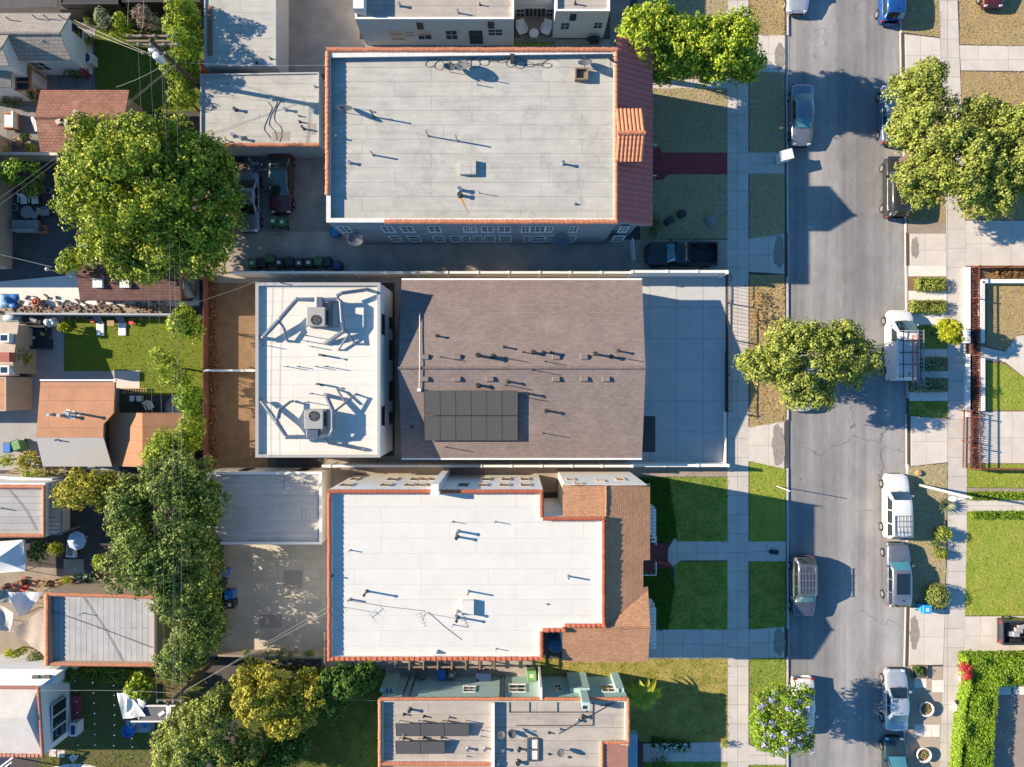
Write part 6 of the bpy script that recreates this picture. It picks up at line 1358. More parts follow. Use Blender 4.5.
def chair(px, py, mat, label, rz=0, s=1.0, group=None, seat=.45):
    p = W(px, py, .5); t = thing('garden_chair', label, 'chair', (p.x, p.y, .1), group); M_ = Matrix.Translation((p.x, p.y, .1)) @ Matrix.Rotation(rz, 4, 'Z') @ Matrix.Scale(s, 4)
    MB().add(MB().box(-.26, .26, -.26, .26, seat - .08, seat), M_).build('seat', mat, t, bevel=.02); MB().add(MB().add(MB().box(-.26, .26, 0, .06, 0, .5), Matrix.Translation((0, .24, seat)) @ Matrix.Rotation(R(-14), 4, 'X')), M_).build('backrest', mat, t, bevel=.02)
    for sx in (-1, 1):
        MB().add(MB().box(sx * .27, sx * .33, -.22, .26, seat + .16, seat + .21), M_).build('armrest', mat, t)
        for sy in (-1, 1): MB().add(MB().box(sx * .25 - .025, sx * .25 + .025, sy * .22 - .025, sy * .22 + .025, 0, seat - .08), M_).build('leg', M_dkframe if mat != M_lightwood else mat, t)
    return t
chair(24, 200.5, M_canvas, 'left one of two white armchairs in the dark left yard', R(0)); chair(35, 200.5, M_canvas, 'right one of two white armchairs in the dark left yard', R(5)); chair(46, 212, M_cushion, 'grey low armchair near the big tree in the dark left yard', R(90))
table(27, 212, .45, 1.0, 1.0, M_cushion, 'larger round grey table in front of the white armchairs', 'round_table', 'table', True); table(34, 215, .5, .6, .6, M_cushion, 'smaller round grey table in front of the white armchairs', 'round_table', 'table', True)
for px, py, lb in ((14, 207, 'round pale planter under the wires in the dark left yard'), (7.5, 222, 'round pale planter beside the wooden sofa in the dark left yard'), (48, 190, 'round pale planter at the edge of the big tree in the dark left yard')):
    p = W(px, py, .4); t = thing('planter', lb, 'planter', (p.x, p.y, .1)); MB().lathe(p.x, p.y, [(.22, .1), (.3, .45), (.25, .45), (.22, .35), (0, .35)], 14).build('pot', M_cushion, t); MB().lathe(p.x, p.y, [(.22, .36), (.1, .5), (0, .52)], 8).build('soil', M_darkdirt, t)
def sofa(px, py, lx, ly, mat, fmat, label, rz=0):
    p = W(px, py, .5); t = thing('outdoor_sofa', label, 'sofa', (p.x, p.y, .1)); M_ = Matrix.Translation((p.x, p.y, .1)) @ Matrix.Rotation(rz, 4, 'Z')
    MB().add(MB().box(-lx / 2, lx / 2, -ly / 2, ly / 2, .05, .3), M_).build('base', fmat, t, bevel=.03); MB().add(MB().box(-lx / 2 + .1, lx / 2 - .1, -ly / 2, ly / 2 - .2, .302, .46), M_).build('seat_cushion', mat, t, bevel=.04)
    MB().add(MB().box(-lx / 2, lx / 2, ly / 2 - .2, ly / 2, .302, .8), M_).build('backrest', mat, t, bevel=.05)
    for sx in (-1, 1): MB().add(MB().box(sx * (lx / 2 - .14), sx * lx / 2, -ly / 2, ly / 2 - .202, .302, .62), M_).build('armrest', fmat, t, bevel=.03)
    return t
sofa(26, 226, 1.9, .95, M_cushion, M_cushion, 'grey garden sofa in the dark left yard below the white armchairs', R(180)); p = W(42, 229, .4); t = thing('fire_pit', 'square terracotta fire bowl beside the grey garden sofa', 'fire bowl', (p.x, p.y, .1)); MB().box(p.x - .32, p.x + .32, p.y - .32, p.y + .32, .1, .45, .04, .04).build('bowl', M_terracotta, t); MB().cyl(p.x, p.y, .451, .5, .2, 12).build('ash', M_dkmetal, t)
sofa(36, 331, 2.0, .85, M_dkcover, M_dkcover, 'dark covered outdoor sofa along the north side of the grey patio', R(0)); sofa(36, 344, 2.2, .8, M_dkcover, M_dkcover, 'dark covered outdoor sofa along the south side of the grey patio', R(180)); chair(21, 338, M_dkcover, 'dark bulky armchair closing the left end of the patio sofas', R(90), 1.4)
tb = table(37, 337.5, .45, 1.2, .7, M_dkcover, 'low dark table between the two covered outdoor sofas', 'coffee_table')
p = W(29, 335.5, .55); tag(MB().obox((p.x, p.y), .9, .45, .47, .52, R(-12)).build('folded_towel', M_canvas), 'folded pale towel lying on the dark patio table', 'towel'); p = W(42.5, 334, .55); tag(MB().obox((p.x, p.y), .38, .26, .47, .6, R(-25)).build('cushion', M_yellow, bevel=.05), 'small yellow cushion on the dark patio furniture', 'cushion')
p = W(50, 322, .8); b = MB(); t = thing('covered_bundle', 'white plastic-wrapped bundle by the wall near the artificial lawn', 'bundle', (p.x, p.y, .1))
for _ in range(9): b.ball((p.x + rnd.uniform(-.3, .3), p.y + rnd.uniform(-.25, .25), .45 + rnd.uniform(0, .3)), (rnd.uniform(.15, .3),) * 3, 8, 6)
b.ball((p.x, p.y, .35), (.38, .34, .26), 10, 7); b.build('wrap', P('milky_plastic', (.72, .76, .74), .3, var=.08), t, smooth=False)
p = W(12, 318, .8); t = thing('covered_grill', 'pale blue covered grill at the wall beside the tan cottage', 'grill', (p.x, p.y, .1)); b = MB().box(p.x - .6, p.x + .6, p.y - .3, p.y + .3, .12, .85, .03, .03); b.build('cover', P('pale_blue_cover', (.38, .48, .55), .7, var=.15, scale=3), t, bevel=.06); MB().tube([(p.x - .55, p.y, .84), (p.x + .55, p.y, .84)], .2, 10).build('lid', MATS['pale_blue_cover'], t, smooth=True)
p = W(32, 319.5, .6); t = thing('bike_trailer', 'dark low handcart under a grey sheet along the pale wall', 'handcart', (p.x, p.y, .1)); MB().obox((p.x, p.y), 1.5, .6, .3, .62, R(-8)).build('tray', M_dkcover, t, bevel=.06); MB().obox((p.x + .1, p.y), .6, .3, .621, .66, R(-25)).build('sheet', M_cushion, t)
for sx in (-.5, .5): MB().tube([(p.x + sx, p.y - .36, .3), (p.x + sx, p.y - .30, .3)], .19, 14).build('wheel', M_tyre, t)
p = W(138, 380, .3)
# yard stuff under the orange-roofed house
t = thing('step_ladder', 'wooden ladder lying along the back edge of the artificial lawn', 'ladder', W(134, 390.5, .3)); q0, q1 = W(122, 393, .35), W(147, 388.5, .35); b = MB()
for yy in (q0.y, q1.y): b.box(q0.x, q1.x, yy - .03, yy + .03, .3, .36)
b.build('rail', M_lightwood, t); b = MB()
for i in range(10): x = q0.x + (q1.x - q0.x) * (i + .5) / 10; b.box(x - .025, x + .025, q0.y + .031, q1.y - .031, .31, .35)
each(b, 'rung', M_lightwood, t)
for px, lb in ((132, 'left grey box by the lying wooden ladder'), (139, 'right grey box by the lying wooden ladder')): p = W(px, 398.5, .5); t = thing('storage_box', lb, 'box', (p.x, p.y, .1)); MB().box(p.x - .16, p.x + .16, p.y - .2, p.y + .2, .1, .5).build('box_body', M_cushion, t); MB().box(p.x - .18, p.x + .18, p.y - .22, p.y + .22, .502, .54).build('lid', M_frame, t)
p = W(150, 406, .5); t = chair(150, 406, M_canvas, 'white bucket chair in the shade below the lying ladder', R(30))
p = W(176, 408, .5); t = thing('trampoline', 'small grey round trampoline with a red cushion corner in the shade', 'trampoline', (p.x, p.y, .1)); MB().cyl(p.x, p.y, .42, .45, .75, 26).build('mat', M_cushion, t); MB().lathe(p.x, p.y, [(.75, .4), (.9, .44), (.75, .48)], 26).build('pad_ring', P('slate_pad', (.2, .22, .26), .7), t)
for k in range(6): a = k * 1.0472; MB().cyl(p.x + .8 * math.cos(a), p.y + .8 * math.sin(a), .11, .4, .025, 6).build('leg', M_metal, t)
p = W(172, 403.5, .6); tag(MB().obox((p.x, p.y), .4, .34, .48, .6, .3).build('cushion', M_redplastic, bevel=.05), 'red cushion lying on the grey round trampoline', 'cushion')
p = W(137, 377.5, .3); 
b = MB()
for _ in range(7): b.ball((p.x + rnd.uniform(-.15, .15), p.y + rnd.uniform(-.1, .1), .3 + rnd.uniform(0, .25)), .1, 7, 5)
for k, (px, py, lb) in enumerate(((213, 160, 'dark jumble of pipes and frames under the garage eave beside the big tree'), (238, 158, 'dark heap of bicycle frames and pipes above the half hidden grey car'), (256, 166, 'small blue and white junk pile just above the half hidden grey car'))):
    p = W(px, py, .5); t = thing('junk_pile', lb, 'junk', (p.x, p.y, .11), 'junk below the tile-edged garage'); b = MB()
    for _ in range(22):
        q = Vector((p.x + rnd.gauss(0, .55), p.y + rnd.gauss(0, .3), .2 + rnd.uniform(0, .5))); a = rnd.uniform(0, 6.3); d = Vector((math.cos(a), math.sin(a), rnd.uniform(-.2, .2))) * rnd.uniform(.2, .9); b.tube([q - d, q + d], rnd.uniform(.015, .035), 6)
    tag(b.build('pipes', M_dkmetal if k < 2 else M_metal, t), kind='stuff'); b = MB()
    for _ in range(9): b.obox((p.x + rnd.gauss(0, .5), p.y + rnd.gauss(0, .3)), rnd.uniform(.15, .5), rnd.uniform(.1, .3), .11, .11 + rnd.uniform(.15, .5), rnd.uniform(0, 3.1))
    tag(b.build('boxes', M_bindark if k < 2 else P('pale_blue_scrap', (.35, .45, .5), .6), t), kind='stuff')
# tents and tarps
def canopy(px, py, lx, ly, h0, h1, label, rz=0, name='canopy_tent'):
    p = W(px, py, h0); t = thing(name, label, 'canopy', (p.x, p.y, .1)); M_ = Matrix.Translation((p.x, p.y, 0)) @ Matrix.Rotation(rz, 4, 'Z'); b = MB(); c = [(-lx / 2, -ly / 2), (lx / 2, -ly / 2), (lx / 2, ly / 2), (-lx / 2, ly / 2)]
    for i in range(4):
        a, d = c[i], c[(i + 1) % 4]; b.grid(lambda u, v, a=a, d=d: (lerp(lerp(a[0], d[0], u), 0, v), lerp(lerp(a[1], d[1], u), 0, v), lerp(h0 - .10 * math.sin(math.pi * u) * (1 - v), h1, v) - .14 * math.sin(math.pi * v)), 8, 8)
    m = MB().add(b, M_); m.build('canvas_top', M_canvas, t, smooth=False, solid=.01); 
    va = MB()
    for i in range(4): a, d = c[i], c[(i + 1) % 4]; va.face([(a[0], a[1], h0 - .22), (d[0], d[1], h0 - .22), (d[0], d[1], h0 - .01), (a[0], a[1], h0 - .01)])
    MB().add(va, M_).build('valance', M_canvas, t)
    for a in c: MB().add(MB().tube([(a[0], a[1], .1), (a[0], a[1], h0)], .03, 6), M_).build('leg', M_metal, t)
    return t
canopy(3, 557, 3.2, 2.35, 2.3, 3.2, 'white peaked canopy tent at the left edge above the junk yard', R(4))
def tarp(poly, z, mat, label, sag=.25, peaks=None):
    q = [W(x, y, zz_) for x, y, zz_ in poly]; t = thing('shade_tarp', label, 'tarp', (q[0].x, q[0].y, .1)); b = MB(); n = 10; 
    if len(q) == 3: q.append(q[2])
    def fn(u, v): p = q[0].lerp(q[1], u).lerp(q[3].lerp(q[2], u), v); return p + Vector((0, 0, -sag * math.sin(math.pi * u) * math.sin(math.pi * v) + .05 * math.sin(9 * u + 4 * v)))
    b.grid(fn, n, n); b.build('sheet', mat, t, solid=.012)
    for p in {tuple(x) for x in q}: MB().cyl(p[0], p[1], .1, p[2] - .02, .025, 6).build('pole', M_metal, t)
    return t
tarp([(8, 592, 2.5), (43, 592, 2.1), (27, 614, 1.7), (18, 617, 2.4)], 2, M_canvas, 'crumpled white tarp over the junk beside the clay-edged garage'); tarp([(-10, 600, 2.3), (14, 612, 2.4), (10, 632, 1.6), (-12, 628, 2.2)], 2, P('dusty_canvas', (.55, .50, .45), .85, var=.12), 'dusty beige tarp at the left edge below the white one', .35)
tarp([(10, 631, 2.0), (44, 608, 2.4), (45, 656, 2.4), (24, 640, 1.8)], 2, P('tan_sailcloth', (.38, .31, .25), .85, var=.12), 'tan sailcloth stretched to the clay edge of the ribbed garage', .15); tarp([(-4, 590, 2.3), (9, 590, 1.9), (12, 603, 2.0), (-6, 602, 2.2)], 2, P('faded_green_tarp', (.35, .38, .33), .85), 'faded grey-green tarp at the left edge beside the crumpled white one', .2)
tarp([(117, 693, 2.2), (128, 693, 2.5), (146, 716, 2.1), (123, 719, 2.2)], 2.2, M_canvas, 'white shade sail over the small play deck near the bottom left', .1); tarp([(128, 693, 2.5), (146, 702, 2.2), (139, 719, 2.0), (126, 712, 2.3)], 2.2, M_canvas, 'second white shade sail leaning on the play deck roof', .1)
p0, p1 = W(138, 721, 2.0), W(168, 706, 2.0); t = thing('play_deck', 'small grey-roofed play deck with white beams near the bottom left trees', 'play deck', ((p0.x + p1.x) / 2, p0.y, .1)); MB().box(p0.x, p1.x, p0.y + .05, p1.y, 1.9, 1.98).build('deck_roof', P('charcoal_felt', (.14, .14, .15), .85), t); b = MB()
for yy in (p0.y, p1.y + .05): b.box(p0.x - .5, p1.x + .6, yy - .05, yy + .05, 1.99, 2.1)
b.box(p1.x - .1, p1.x + .25, p0.y + .06, p1.y - .01, 1.985, 2.08); b.build('beam', M_frame, t); b = MB()
for x in (p0.x, p1.x):
    for yy in (p0.y, p1.y): b.box(x - .05, x + .05, yy - .05, yy + .05, .1, 1.9)
b.build('post', M_frame, t); p = W(161, 714, 2.1); MB().obox((p.x, p.y), .5, .25, 2.0, 2.05, .6).build('hatch', M_frame, t)
p = W(139, 727, .3); tag(MB().obox((p.x, p.y), 2.3, 1.0, .12, .17).build('play_mat', M_cushion), 'grey mat covered in toys in front of the play deck', 'mat')
for px, py, m, lb, r in ((128, 731, M_bluetarp, 'big blue paddling pool on the grey play mat', .5), (131, 724, M_frame, 'white round tub on the grey play mat', .28), (145, 724, P('sky_plastic', (.2, .45, .75), .5), 'light blue tub on the grey play mat', .3)):
    p = W(px, py, .4); t = thing('plastic_tub', lb, 'tub', (p.x, p.y, .17)); MB().lathe(p.x, p.y, [(r * .85, .172), (r, .42), (r * .9, .42), (r * .78, .22), (0, .22)], 16).build('tub_wall', m, t); MB().lathe(p.x, p.y, [(r, .4), (r * 1.06, .43), (r, .46)], 16).build('rim', m, t)
p = W(152, 732, .4); t = thing('toy_figure', 'tan toy figure standing on the grey play mat', 'toy', (p.x, p.y, .17)); MB().ball((p.x, p.y, .42), (.24, .13, .13), 10, 7).build('body', M_lightwood, t, smooth=True); MB().ball((p.x + .25, p.y + .05, .58), (.11, .08, .09), 8, 6).build('head', M_lightwood, t, smooth=True)
for sx in (-.15, .15):
    for sy in (-.07, .07): MB().cyl(p.x + sx, p.y + sy, .171, .36, .035, 7).build('leg', M_lightwood, t)
# string lights over the lawn
for k, (x0, y0, x1, y1) in enumerate(((74, 676, 77, 762), (92, 678, 94, 762), (113, 681, 113, 762), (131, 735, 131, 762), (149, 735, 149, 768))):
    a, c = W(x0, y0, 2.4), W(x1, y1, 2.4); t = thing('string_lights', 'string of small pale bulbs over the dark lawn, %s strand from the white bungalow' % ('first', 'second', 'third', 'fourth', 'fifth')[k], 'string lights', a, 'string lights over the lawn'); n = max(3, int((c - a).length / .75))
    MB().tube([a.lerp(c, i / 10) - Vector((0, 0, .15 * math.sin(math.pi * i / 10))) for i in range(11)], .008, 4).build('cord', M_cable, t)
    for i in range(n): q = a.lerp(c, (i + .5) / n) - Vector((0, 0, .15 * math.sin(math.pi * (i + .5) / n) + .06)); MB().ball(q, .05, 7, 5).build('bulb', M_lamp, t)
# junk yard beside the clay-edged garage
JG = 'junk piled in the yard'
def scrap(px, py, n, spread, mats, label, hmax=.5):
    p = W(px, py, .3); t = thing('junk_pile', label, 'junk', (p.x, p.y, .11), JG)
    for m, nm in mats:
        b = MB()
        for _ in range(n): b.obox((p.x + rnd.gauss(0, spread), p.y + rnd.gauss(0, spread * .5)), rnd.uniform(.08, .38), rnd.uniform(.04, .16), .11, .11 + rnd.uniform(.05, hmax), rnd.uniform(0, 3.1))
        tag(b.build(nm, m, t), kind='stuff')
scrap(22, 584, 7, .5, ((M_redplastic, 'red_scrap'), (M_terracotta, 'orange_scrap'), (M_dkmetal, 'dark_scrap')), 'pile of red and orange junk below the canopy tent'); scrap(55, 583, 12, .55, ((M_lightwood, 'planks'), (M_wood, 'timber')), 'heap of yellow-brown planks north of the clay-edged garage', .7)
scrap(88, 577, 7, .5, ((M_bingreen, 'green_scrap'), (P('verdigris', (.22, .38, .33), .8), 'verdigris_scrap'), (M_bingrey, 'grey_scrap')), 'pile of green and grey junk north of the clay-edged garage'); scrap(103, 575, 9, .4, ((M_hardscrap, 'rusty_scrap'), (M_wood, 'timber')), 'rusty heap beside the tree trunk north of the garage'); scrap(4, 592, 7, .5, ((M_cushion, 'grey_scrap'), (M_hardscrap, 'rusty_scrap')), 'grey and rusty junk at the left edge below the canopy tent')
scrap(75, 583, 5, .25, ((P('magenta_plastic', (.35, .06, .14), .6), 'magenta_scrap'), (M_frame, 'white_scrap')), 'small magenta and white junk pile by the yellow shrub')
for k, (px, lb) in enumerate(((20, 'debris heap on the strip above the patio grill'), (45, 'debris heap near the red pot above the pale wall'), (75, 'grey debris heap in the middle of the strip above the pale wall'), (105, 'debris heap above the sun loungers'), (140, 'debris heap at the right end of the strip above the pale wall'))): scrap(px, 309, 20, .9, ((M_hardscrap, 'brown_rubble'), (M_tan, 'pale_rubble'), (M_bingrey, 'grey_rubble')), lb, .18)
p = W(36, 302, .5); t = thing('clay_pot', 'big red and orange pot above the pale wall near the left edge', 'pot', (p.x, p.y, .11)); MB().lathe(p.x, p.y, [(.2, .11), (.34, .4), (.28, .6), (.22, .6), (.2, .4), (0, .4)], 16).build('pot', M_terracotta, t, smooth=True); MB().ball((p.x, p.y + .04, .55), (.16, .14, .1), 8, 6).build('contents', M_redplastic, t)
p = W(5, 300, .6); t = thing('tarp_bundle', 'blue tarp bundle at the left edge above the pale wall', 'tarp', (p.x, p.y, .11)); MB().grid(lambda u, v: (p.x - .7 + 1.4 * u, p.y - .55 + 1.1 * v, .13 + .5 * math.sin(3.14 * u) * math.sin(3.14 * v) * (.7 + .3 * math.sin(9 * u + 7 * v))), 9, 9).build('tarp_sheet', M_bluetarp, t); MB().ball((p.x + .4, p.y - .4, .25), (.35, .25, .18), 7, 5).build('tarp_fold', M_bluetarp, t)
b = MB(); q0, q1 = W(32, 594, .8), W(48, 578, .8); d = (q1 - q0).normalized(); nn = Vector((-d.y, d.x, 0)) * .18; t = thing('ladder', 'wooden ladder leaning diagonally across the junk yard', 'ladder', q0)
for s_ in (-1, 1): b.tube([q0 + nn * s_ + Vector((0, 0, -.4)), q1 + nn * s_ + Vector((0, 0, .2))], .03, 6)
b.build('rail', M_lightwood, t); b = MB()
for i in range(8): q = q0.lerp(q1, (i + .5) / 8) + Vector((0, 0, -.4 + .6 * (i + .5) / 8)); b.tube([q - nn, q + nn], .02, 5)
each(b, 'rung', M_lightwood, t)
p = W(76, 541, 1.6); t = thing('garden_parasol', 'blue-white folded parasol above the cart in the shady west yard', 'parasol', (p.x, p.y, .11)); MB().lathe(p.x, p.y, [(.75, 1.5), (.45, 1.75), (.05, 1.98), (0, 2.0)], 8).build('canopy', P('pale_blue_cloth', (.42, .52, .66), .8, var=.1), t); MB().cyl(p.x, p.y, .11, 2.05, .025, 7).build('pole', M_frame, t)
p = W(71, 551, .6); t = thing('garden_cart', 'white and tan garden cart below the blue-white parasol', 'cart', (p.x, p.y, .11)); MB().obox((p.x, p.y), .75, 1.0, .35, .62, R(-5)).build('tray', M_canvas, t, bevel=.03); MB().obox((p.x - .05, p.y + .05), .4, .8, .621, .68, R(-8)).build('crate', M_lightwood, t)
for sx in (-.35, .35): MB().tube([(p.x + sx - .03, p.y, .3), (p.x + sx + .03, p.y, .3)], .19, 12).build('wheel', M_tyre, t)
tag(MB().box(W(64, 565, .1).x, W(84, 565, .1).x, W(0, 573, .1).y, W(0, 559, .1).y, .108, .15).build('paving_slab', M_alley), kind='structure')
# patio north of the red garage
chair(6, 144, M_lightwood, 'wooden armchair at the left edge beside the round dark fire table', R(30)); chair(19, 142, M_lightwood, 'wooden armchair with white seat beside the round dark fire table', R(-45))
table(11, 134, .5, .75, .75, M_dkmetal, 'round dark fire table between the wooden armchairs', 'fire_table', 'table', True)
sofa(11, 121, 1.3, .95, M_canvas, M_orangewood, 'white cushioned sofa with wooden arms on the shaded patio', R(-90))
tarp([(31, 117.5, 2.0), (40, 116, 2.3), (41, 131, 2.3), (35, 131, 1.9)], 2, M_canvas, 'small white cloth awning on the west end of the red-roofed garage', .05)
p = W(2, 265, .5); t = thing('storage_box', 'white storage box at the left edge of the dark yard', 'box', (p.x, p.y, .11)); MB().box(p.x - .3, p.x + .2, p.y - .25, p.y + .25, .11, .6).build('box_body', M_frame, t); MB().box(p.x - .33, p.x + .23, p.y - .28, p.y + .28, .602, .65).build('lid', M_frame, t)
p = W(47, 269, 3); t = thing('cable_post', 'thin post with pale blob holding the white cable in dark yard', 'post', (p.x, p.y, .11)); MB().cyl(p.x, p.y, .11, 2.95, .035, 7).build('pole', M_metal, t); MB().ball((p.x, p.y, 2.98), .16, 8, 6).build('cable_clamp', M_insul, t)
# patio set of the white house at the top
for px, lb, rz in ((522, 'left white patio chair in the recess of the white house', 20), (546, 'right white patio chair in the recess of the white house', -20)): chair(px, 30.5, M_canvas, lb, R(rz), 1.25)
table(534, 33, .72, .72, .72, M_white, 'round white patio table between the two chairs of the white house', 'round_table', 'table', True, M_frame)
p = W(595, 38.5, .8); t = thing('barbecue', 'black barbecue standing by the white wall near the tile corner', 'barbecue', (p.x, p.y, .1)); MB().box(p.x - .35, p.x + .35, p.y - .22, p.y + .22, .5, .8).build('firebox', M_black, t, bevel=.03); MB().tube([(p.x - .34, p.y, .8), (p.x + .34, p.y, .8)], .2, 12).build('hood', M_black, t, smooth=True); MB().box(p.x - .6, p.x - .36, p.y - .18, p.y + .18, .72, .76).build('side_shelf', M_dkmetal, t)
for sx in (-.28, .28): MB().box(p.x + sx - .03, p.x + sx + .03, p.y - .15, p.y + .15, .1, .5).build('leg', M_dkmetal, t)
# big pots in the gravel bed, boulder, agave
for px, py, lb in ((926.5, 709, 'upper one of two big round white pots on the gravel bed'), (924, 755, 'lower one of two big round white pots on the gravel bed')):
    p = W(px, py, .5); t = thing('planter_pot', lb, 'planter', (p.x, p.y, .11)); MB().lathe(p.x, p.y, [(.36, .11), (.56, .45), (.60, .58), (.52, .60), (.47, .5), (.46, .42)], 24).build('pot', M_pale, t, smooth=True); MB().cyl(p.x, p.y, .38, .46, .47, 20).build('soil', M_dirt, t); b = MB()
    for _ in range(26): a, r_ = rnd.uniform(0, 6.28), rnd.uniform(.05, .4); b.box(p.x + r_ * math.cos(a) - .03, p.x + r_ * math.cos(a) + .03, p.y + r_ * math.sin(a) - .03, p.y + r_ * math.sin(a) + .03, .47, .5 + rnd.uniform(.02, .1))
    b.build('succulent', P('dry_succulent', (.25, .22, .08), .9, var=.4), t)
p = W(711, 221, .3); b = MB().grid(lambda u, v: (p.x + .42 * math.sin(math.pi * u) * math.cos(6.2832 * v) * (1 + .25 * math.sin(3 * 6.2832 * v)), p.y + .5 * math.sin(math.pi * u) * math.sin(6.2832 * v) * (1 + .15 * math.cos(2 * 6.28 * v)), .12 + .22 * math.cos(math.pi * u) * .9 + .1), 6, 14); tag(b.build('boulder', M_stone), 'grey boulder on the dry lawn beside the driveway pickup', 'boulder')
for px, py, lb in ((669, 220, 'left one of two dark lumpy rocks on the shaded dry lawn'), (681, 213, 'right one of two dark lumpy rocks on the shaded dry lawn')):
    p = W(px, py, .3); b = MB()
    for _ in range(5): b.ball((p.x + rnd.uniform(-.2, .2), p.y + rnd.uniform(-.2, .2), .28), (rnd.uniform(.2, .34), rnd.uniform(.2, .34), .25), 8, 6)
    tag(b.build('dark_rock', P('dark_stone', (.06, .065, .07), .9, var=.3)), lb, 'rock')
p = W(919, 473, .3); tag(MB().lathe(p.x, p.y, [(.22, .11), (.25, .28), (.18, .36), (0, .37)], 12).build('tree_stump', P('stump_wood', (.42, .28, .14), .9, var=.3, scale=6)), 'pale cut tree stump in the east strip above the white car', 'stump')
p = W(774, 552, .3); b = MB(); b.ball((p.x - .1, p.y, .2), (.3, .2, .12), 8, 6); b.ball((p.x + .2, p.y - .05, .2), (.25, .2, .14), 8, 6); tag(b.build('rubbish_bag', M_dkcover), 'dark bags lying on the short walk by the west kerb', 'bag')
p = W(956, 707, .4); t = thing('garden_statue', 'small black and white animal figure at the edge of the clipped hedge', 'figure', (p.x, p.y, .11)); MB().ball((p.x, p.y, .32), (.16, .4, .2), 10, 7).build('body', M_white, t, smooth=True); MB().ball((p.x - .02, p.y + .42, .5), (.14, .16, .14), 9, 6).build('head', M_black, t, smooth=True)
p = W(919.5, 672, .3); t = thing('planter_box', 'square planter of dark plants at the top of the gravel bed', 'planter', (p.x, p.y, .11)); b = MB()
for bx in ((-.62, .62, .42, .5), (-.62, .62, -.5, -.42), (-.62, -.54, -.419, .419), (.54, .62, -.419, .419)): b.box(p.x + bx[0], p.x + bx[1], p.y + bx[2], p.y + bx[3], .11, .35)
b.build('box_side', M_wood, t); MB().box(p.x - .54, p.x + .54, p.y - .42, p.y + .42, .11, .26).build('soil', M_darkdirt, t)
# ---------------------------------------------------------------- trees, shrubs, hedges
def leaf(b, c, nrm, size, up_=None):
    a = nrm.orthogonal().normalized(); a.rotate(Matrix.Rotation(rnd.uniform(0, 6.283), 3, nrm)); d = nrm.cross(a); l = size * rnd.uniform(.7, 1.25); w = l * .36; n = len(b.v)
    b.v += [tuple(c - a * l * .5), tuple(c + d * w - a * l * .05 + nrm * .12 * l), tuple(c + a * l * .5), tuple(c - d * w - a * l * .05 + nrm * .12 * l)]
    b.f.append((n, n + 1, n + 2, n + 3))
def clump(b, c, r, n, size, od=None):
    rx, ry, rz = r
    for _ in range(n):
        z = rnd.uniform(-.55, 1); t = rnd.uniform(0, 6.283); s_ = math.sqrt(max(0, 1 - z * z)); d = Vector((s_ * math.cos(t), s_ * math.sin(t), z)); k = rnd.uniform(.6, 1.08)
        nr = (d * .7 + (od or d) * .6 + Vector((rnd.gauss(0, .3), rnd.gauss(0, .3), .25 + rnd.gauss(0, .28)))).normalized()
        leaf(b, c + Vector((d.x * rx * k, d.y * ry * k, d.z * rz * k)), nr, size)
def crown(b, blobs, cr, per, size, density=1.0):
    per, size = per * 1.45, size * .8                    # blobs carry boughs, boughs carry clumps, clumps carry leaves
    cs = []; br = cr * 1.7
    for px, py, h, rx, ry, rz in blobs:
        c = W(px, py, h); k = S * (H - h) / H; rx, ry = rx * k, ry * k; A = rx * ry + (rx + ry) * rz * .6; n = max(2, int(density * .78 * A / (cr * cr)))
        for _ in range(n):
            z = rnd.uniform(-.65, 1); t = rnd.uniform(0, 6.283); s_ = math.sqrt(1 - z * z); q = rnd.choice((1, 1, .95, .85, .7)) * rnd.uniform(.88, 1.03); bb = br * rnd.uniform(.6, 1.2)
            p = c + Vector((s_ * math.cos(t) * max(.05, rx - bb) * q, s_ * math.sin(t) * max(.05, ry - bb) * q, z * rz * q)); cs.append(p)
            for _ in range(6):
                z2 = rnd.uniform(-.35, 1); t2 = rnd.uniform(0, 6.283); s2 = math.sqrt(1 - z2 * z2); d = Vector((s2 * math.cos(t2), s2 * math.sin(t2), z2 * .8)); r_ = cr * rnd.uniform(.45, .8); m = p + d * bb * .75; m.z = max(.35, m.z)
                clump(b, m, (r_, r_, r_ * .8), int(per * .6 * rnd.uniform(.7, 1.2)), size, d)
        for _ in range(int(n * 1.3)):                    # inner foliage
            a = rnd.uniform(0, 6.283); q = .65 * math.sqrt(rnd.random()); m = c + Vector((math.cos(a) * rx * q, math.sin(a) * ry * q, rnd.uniform(-.5, .3) * rz)); m.z = max(.5, m.z); clump(b, m, (cr, cr, cr * .6), int(per * .6), size * 1.25)
    return cs
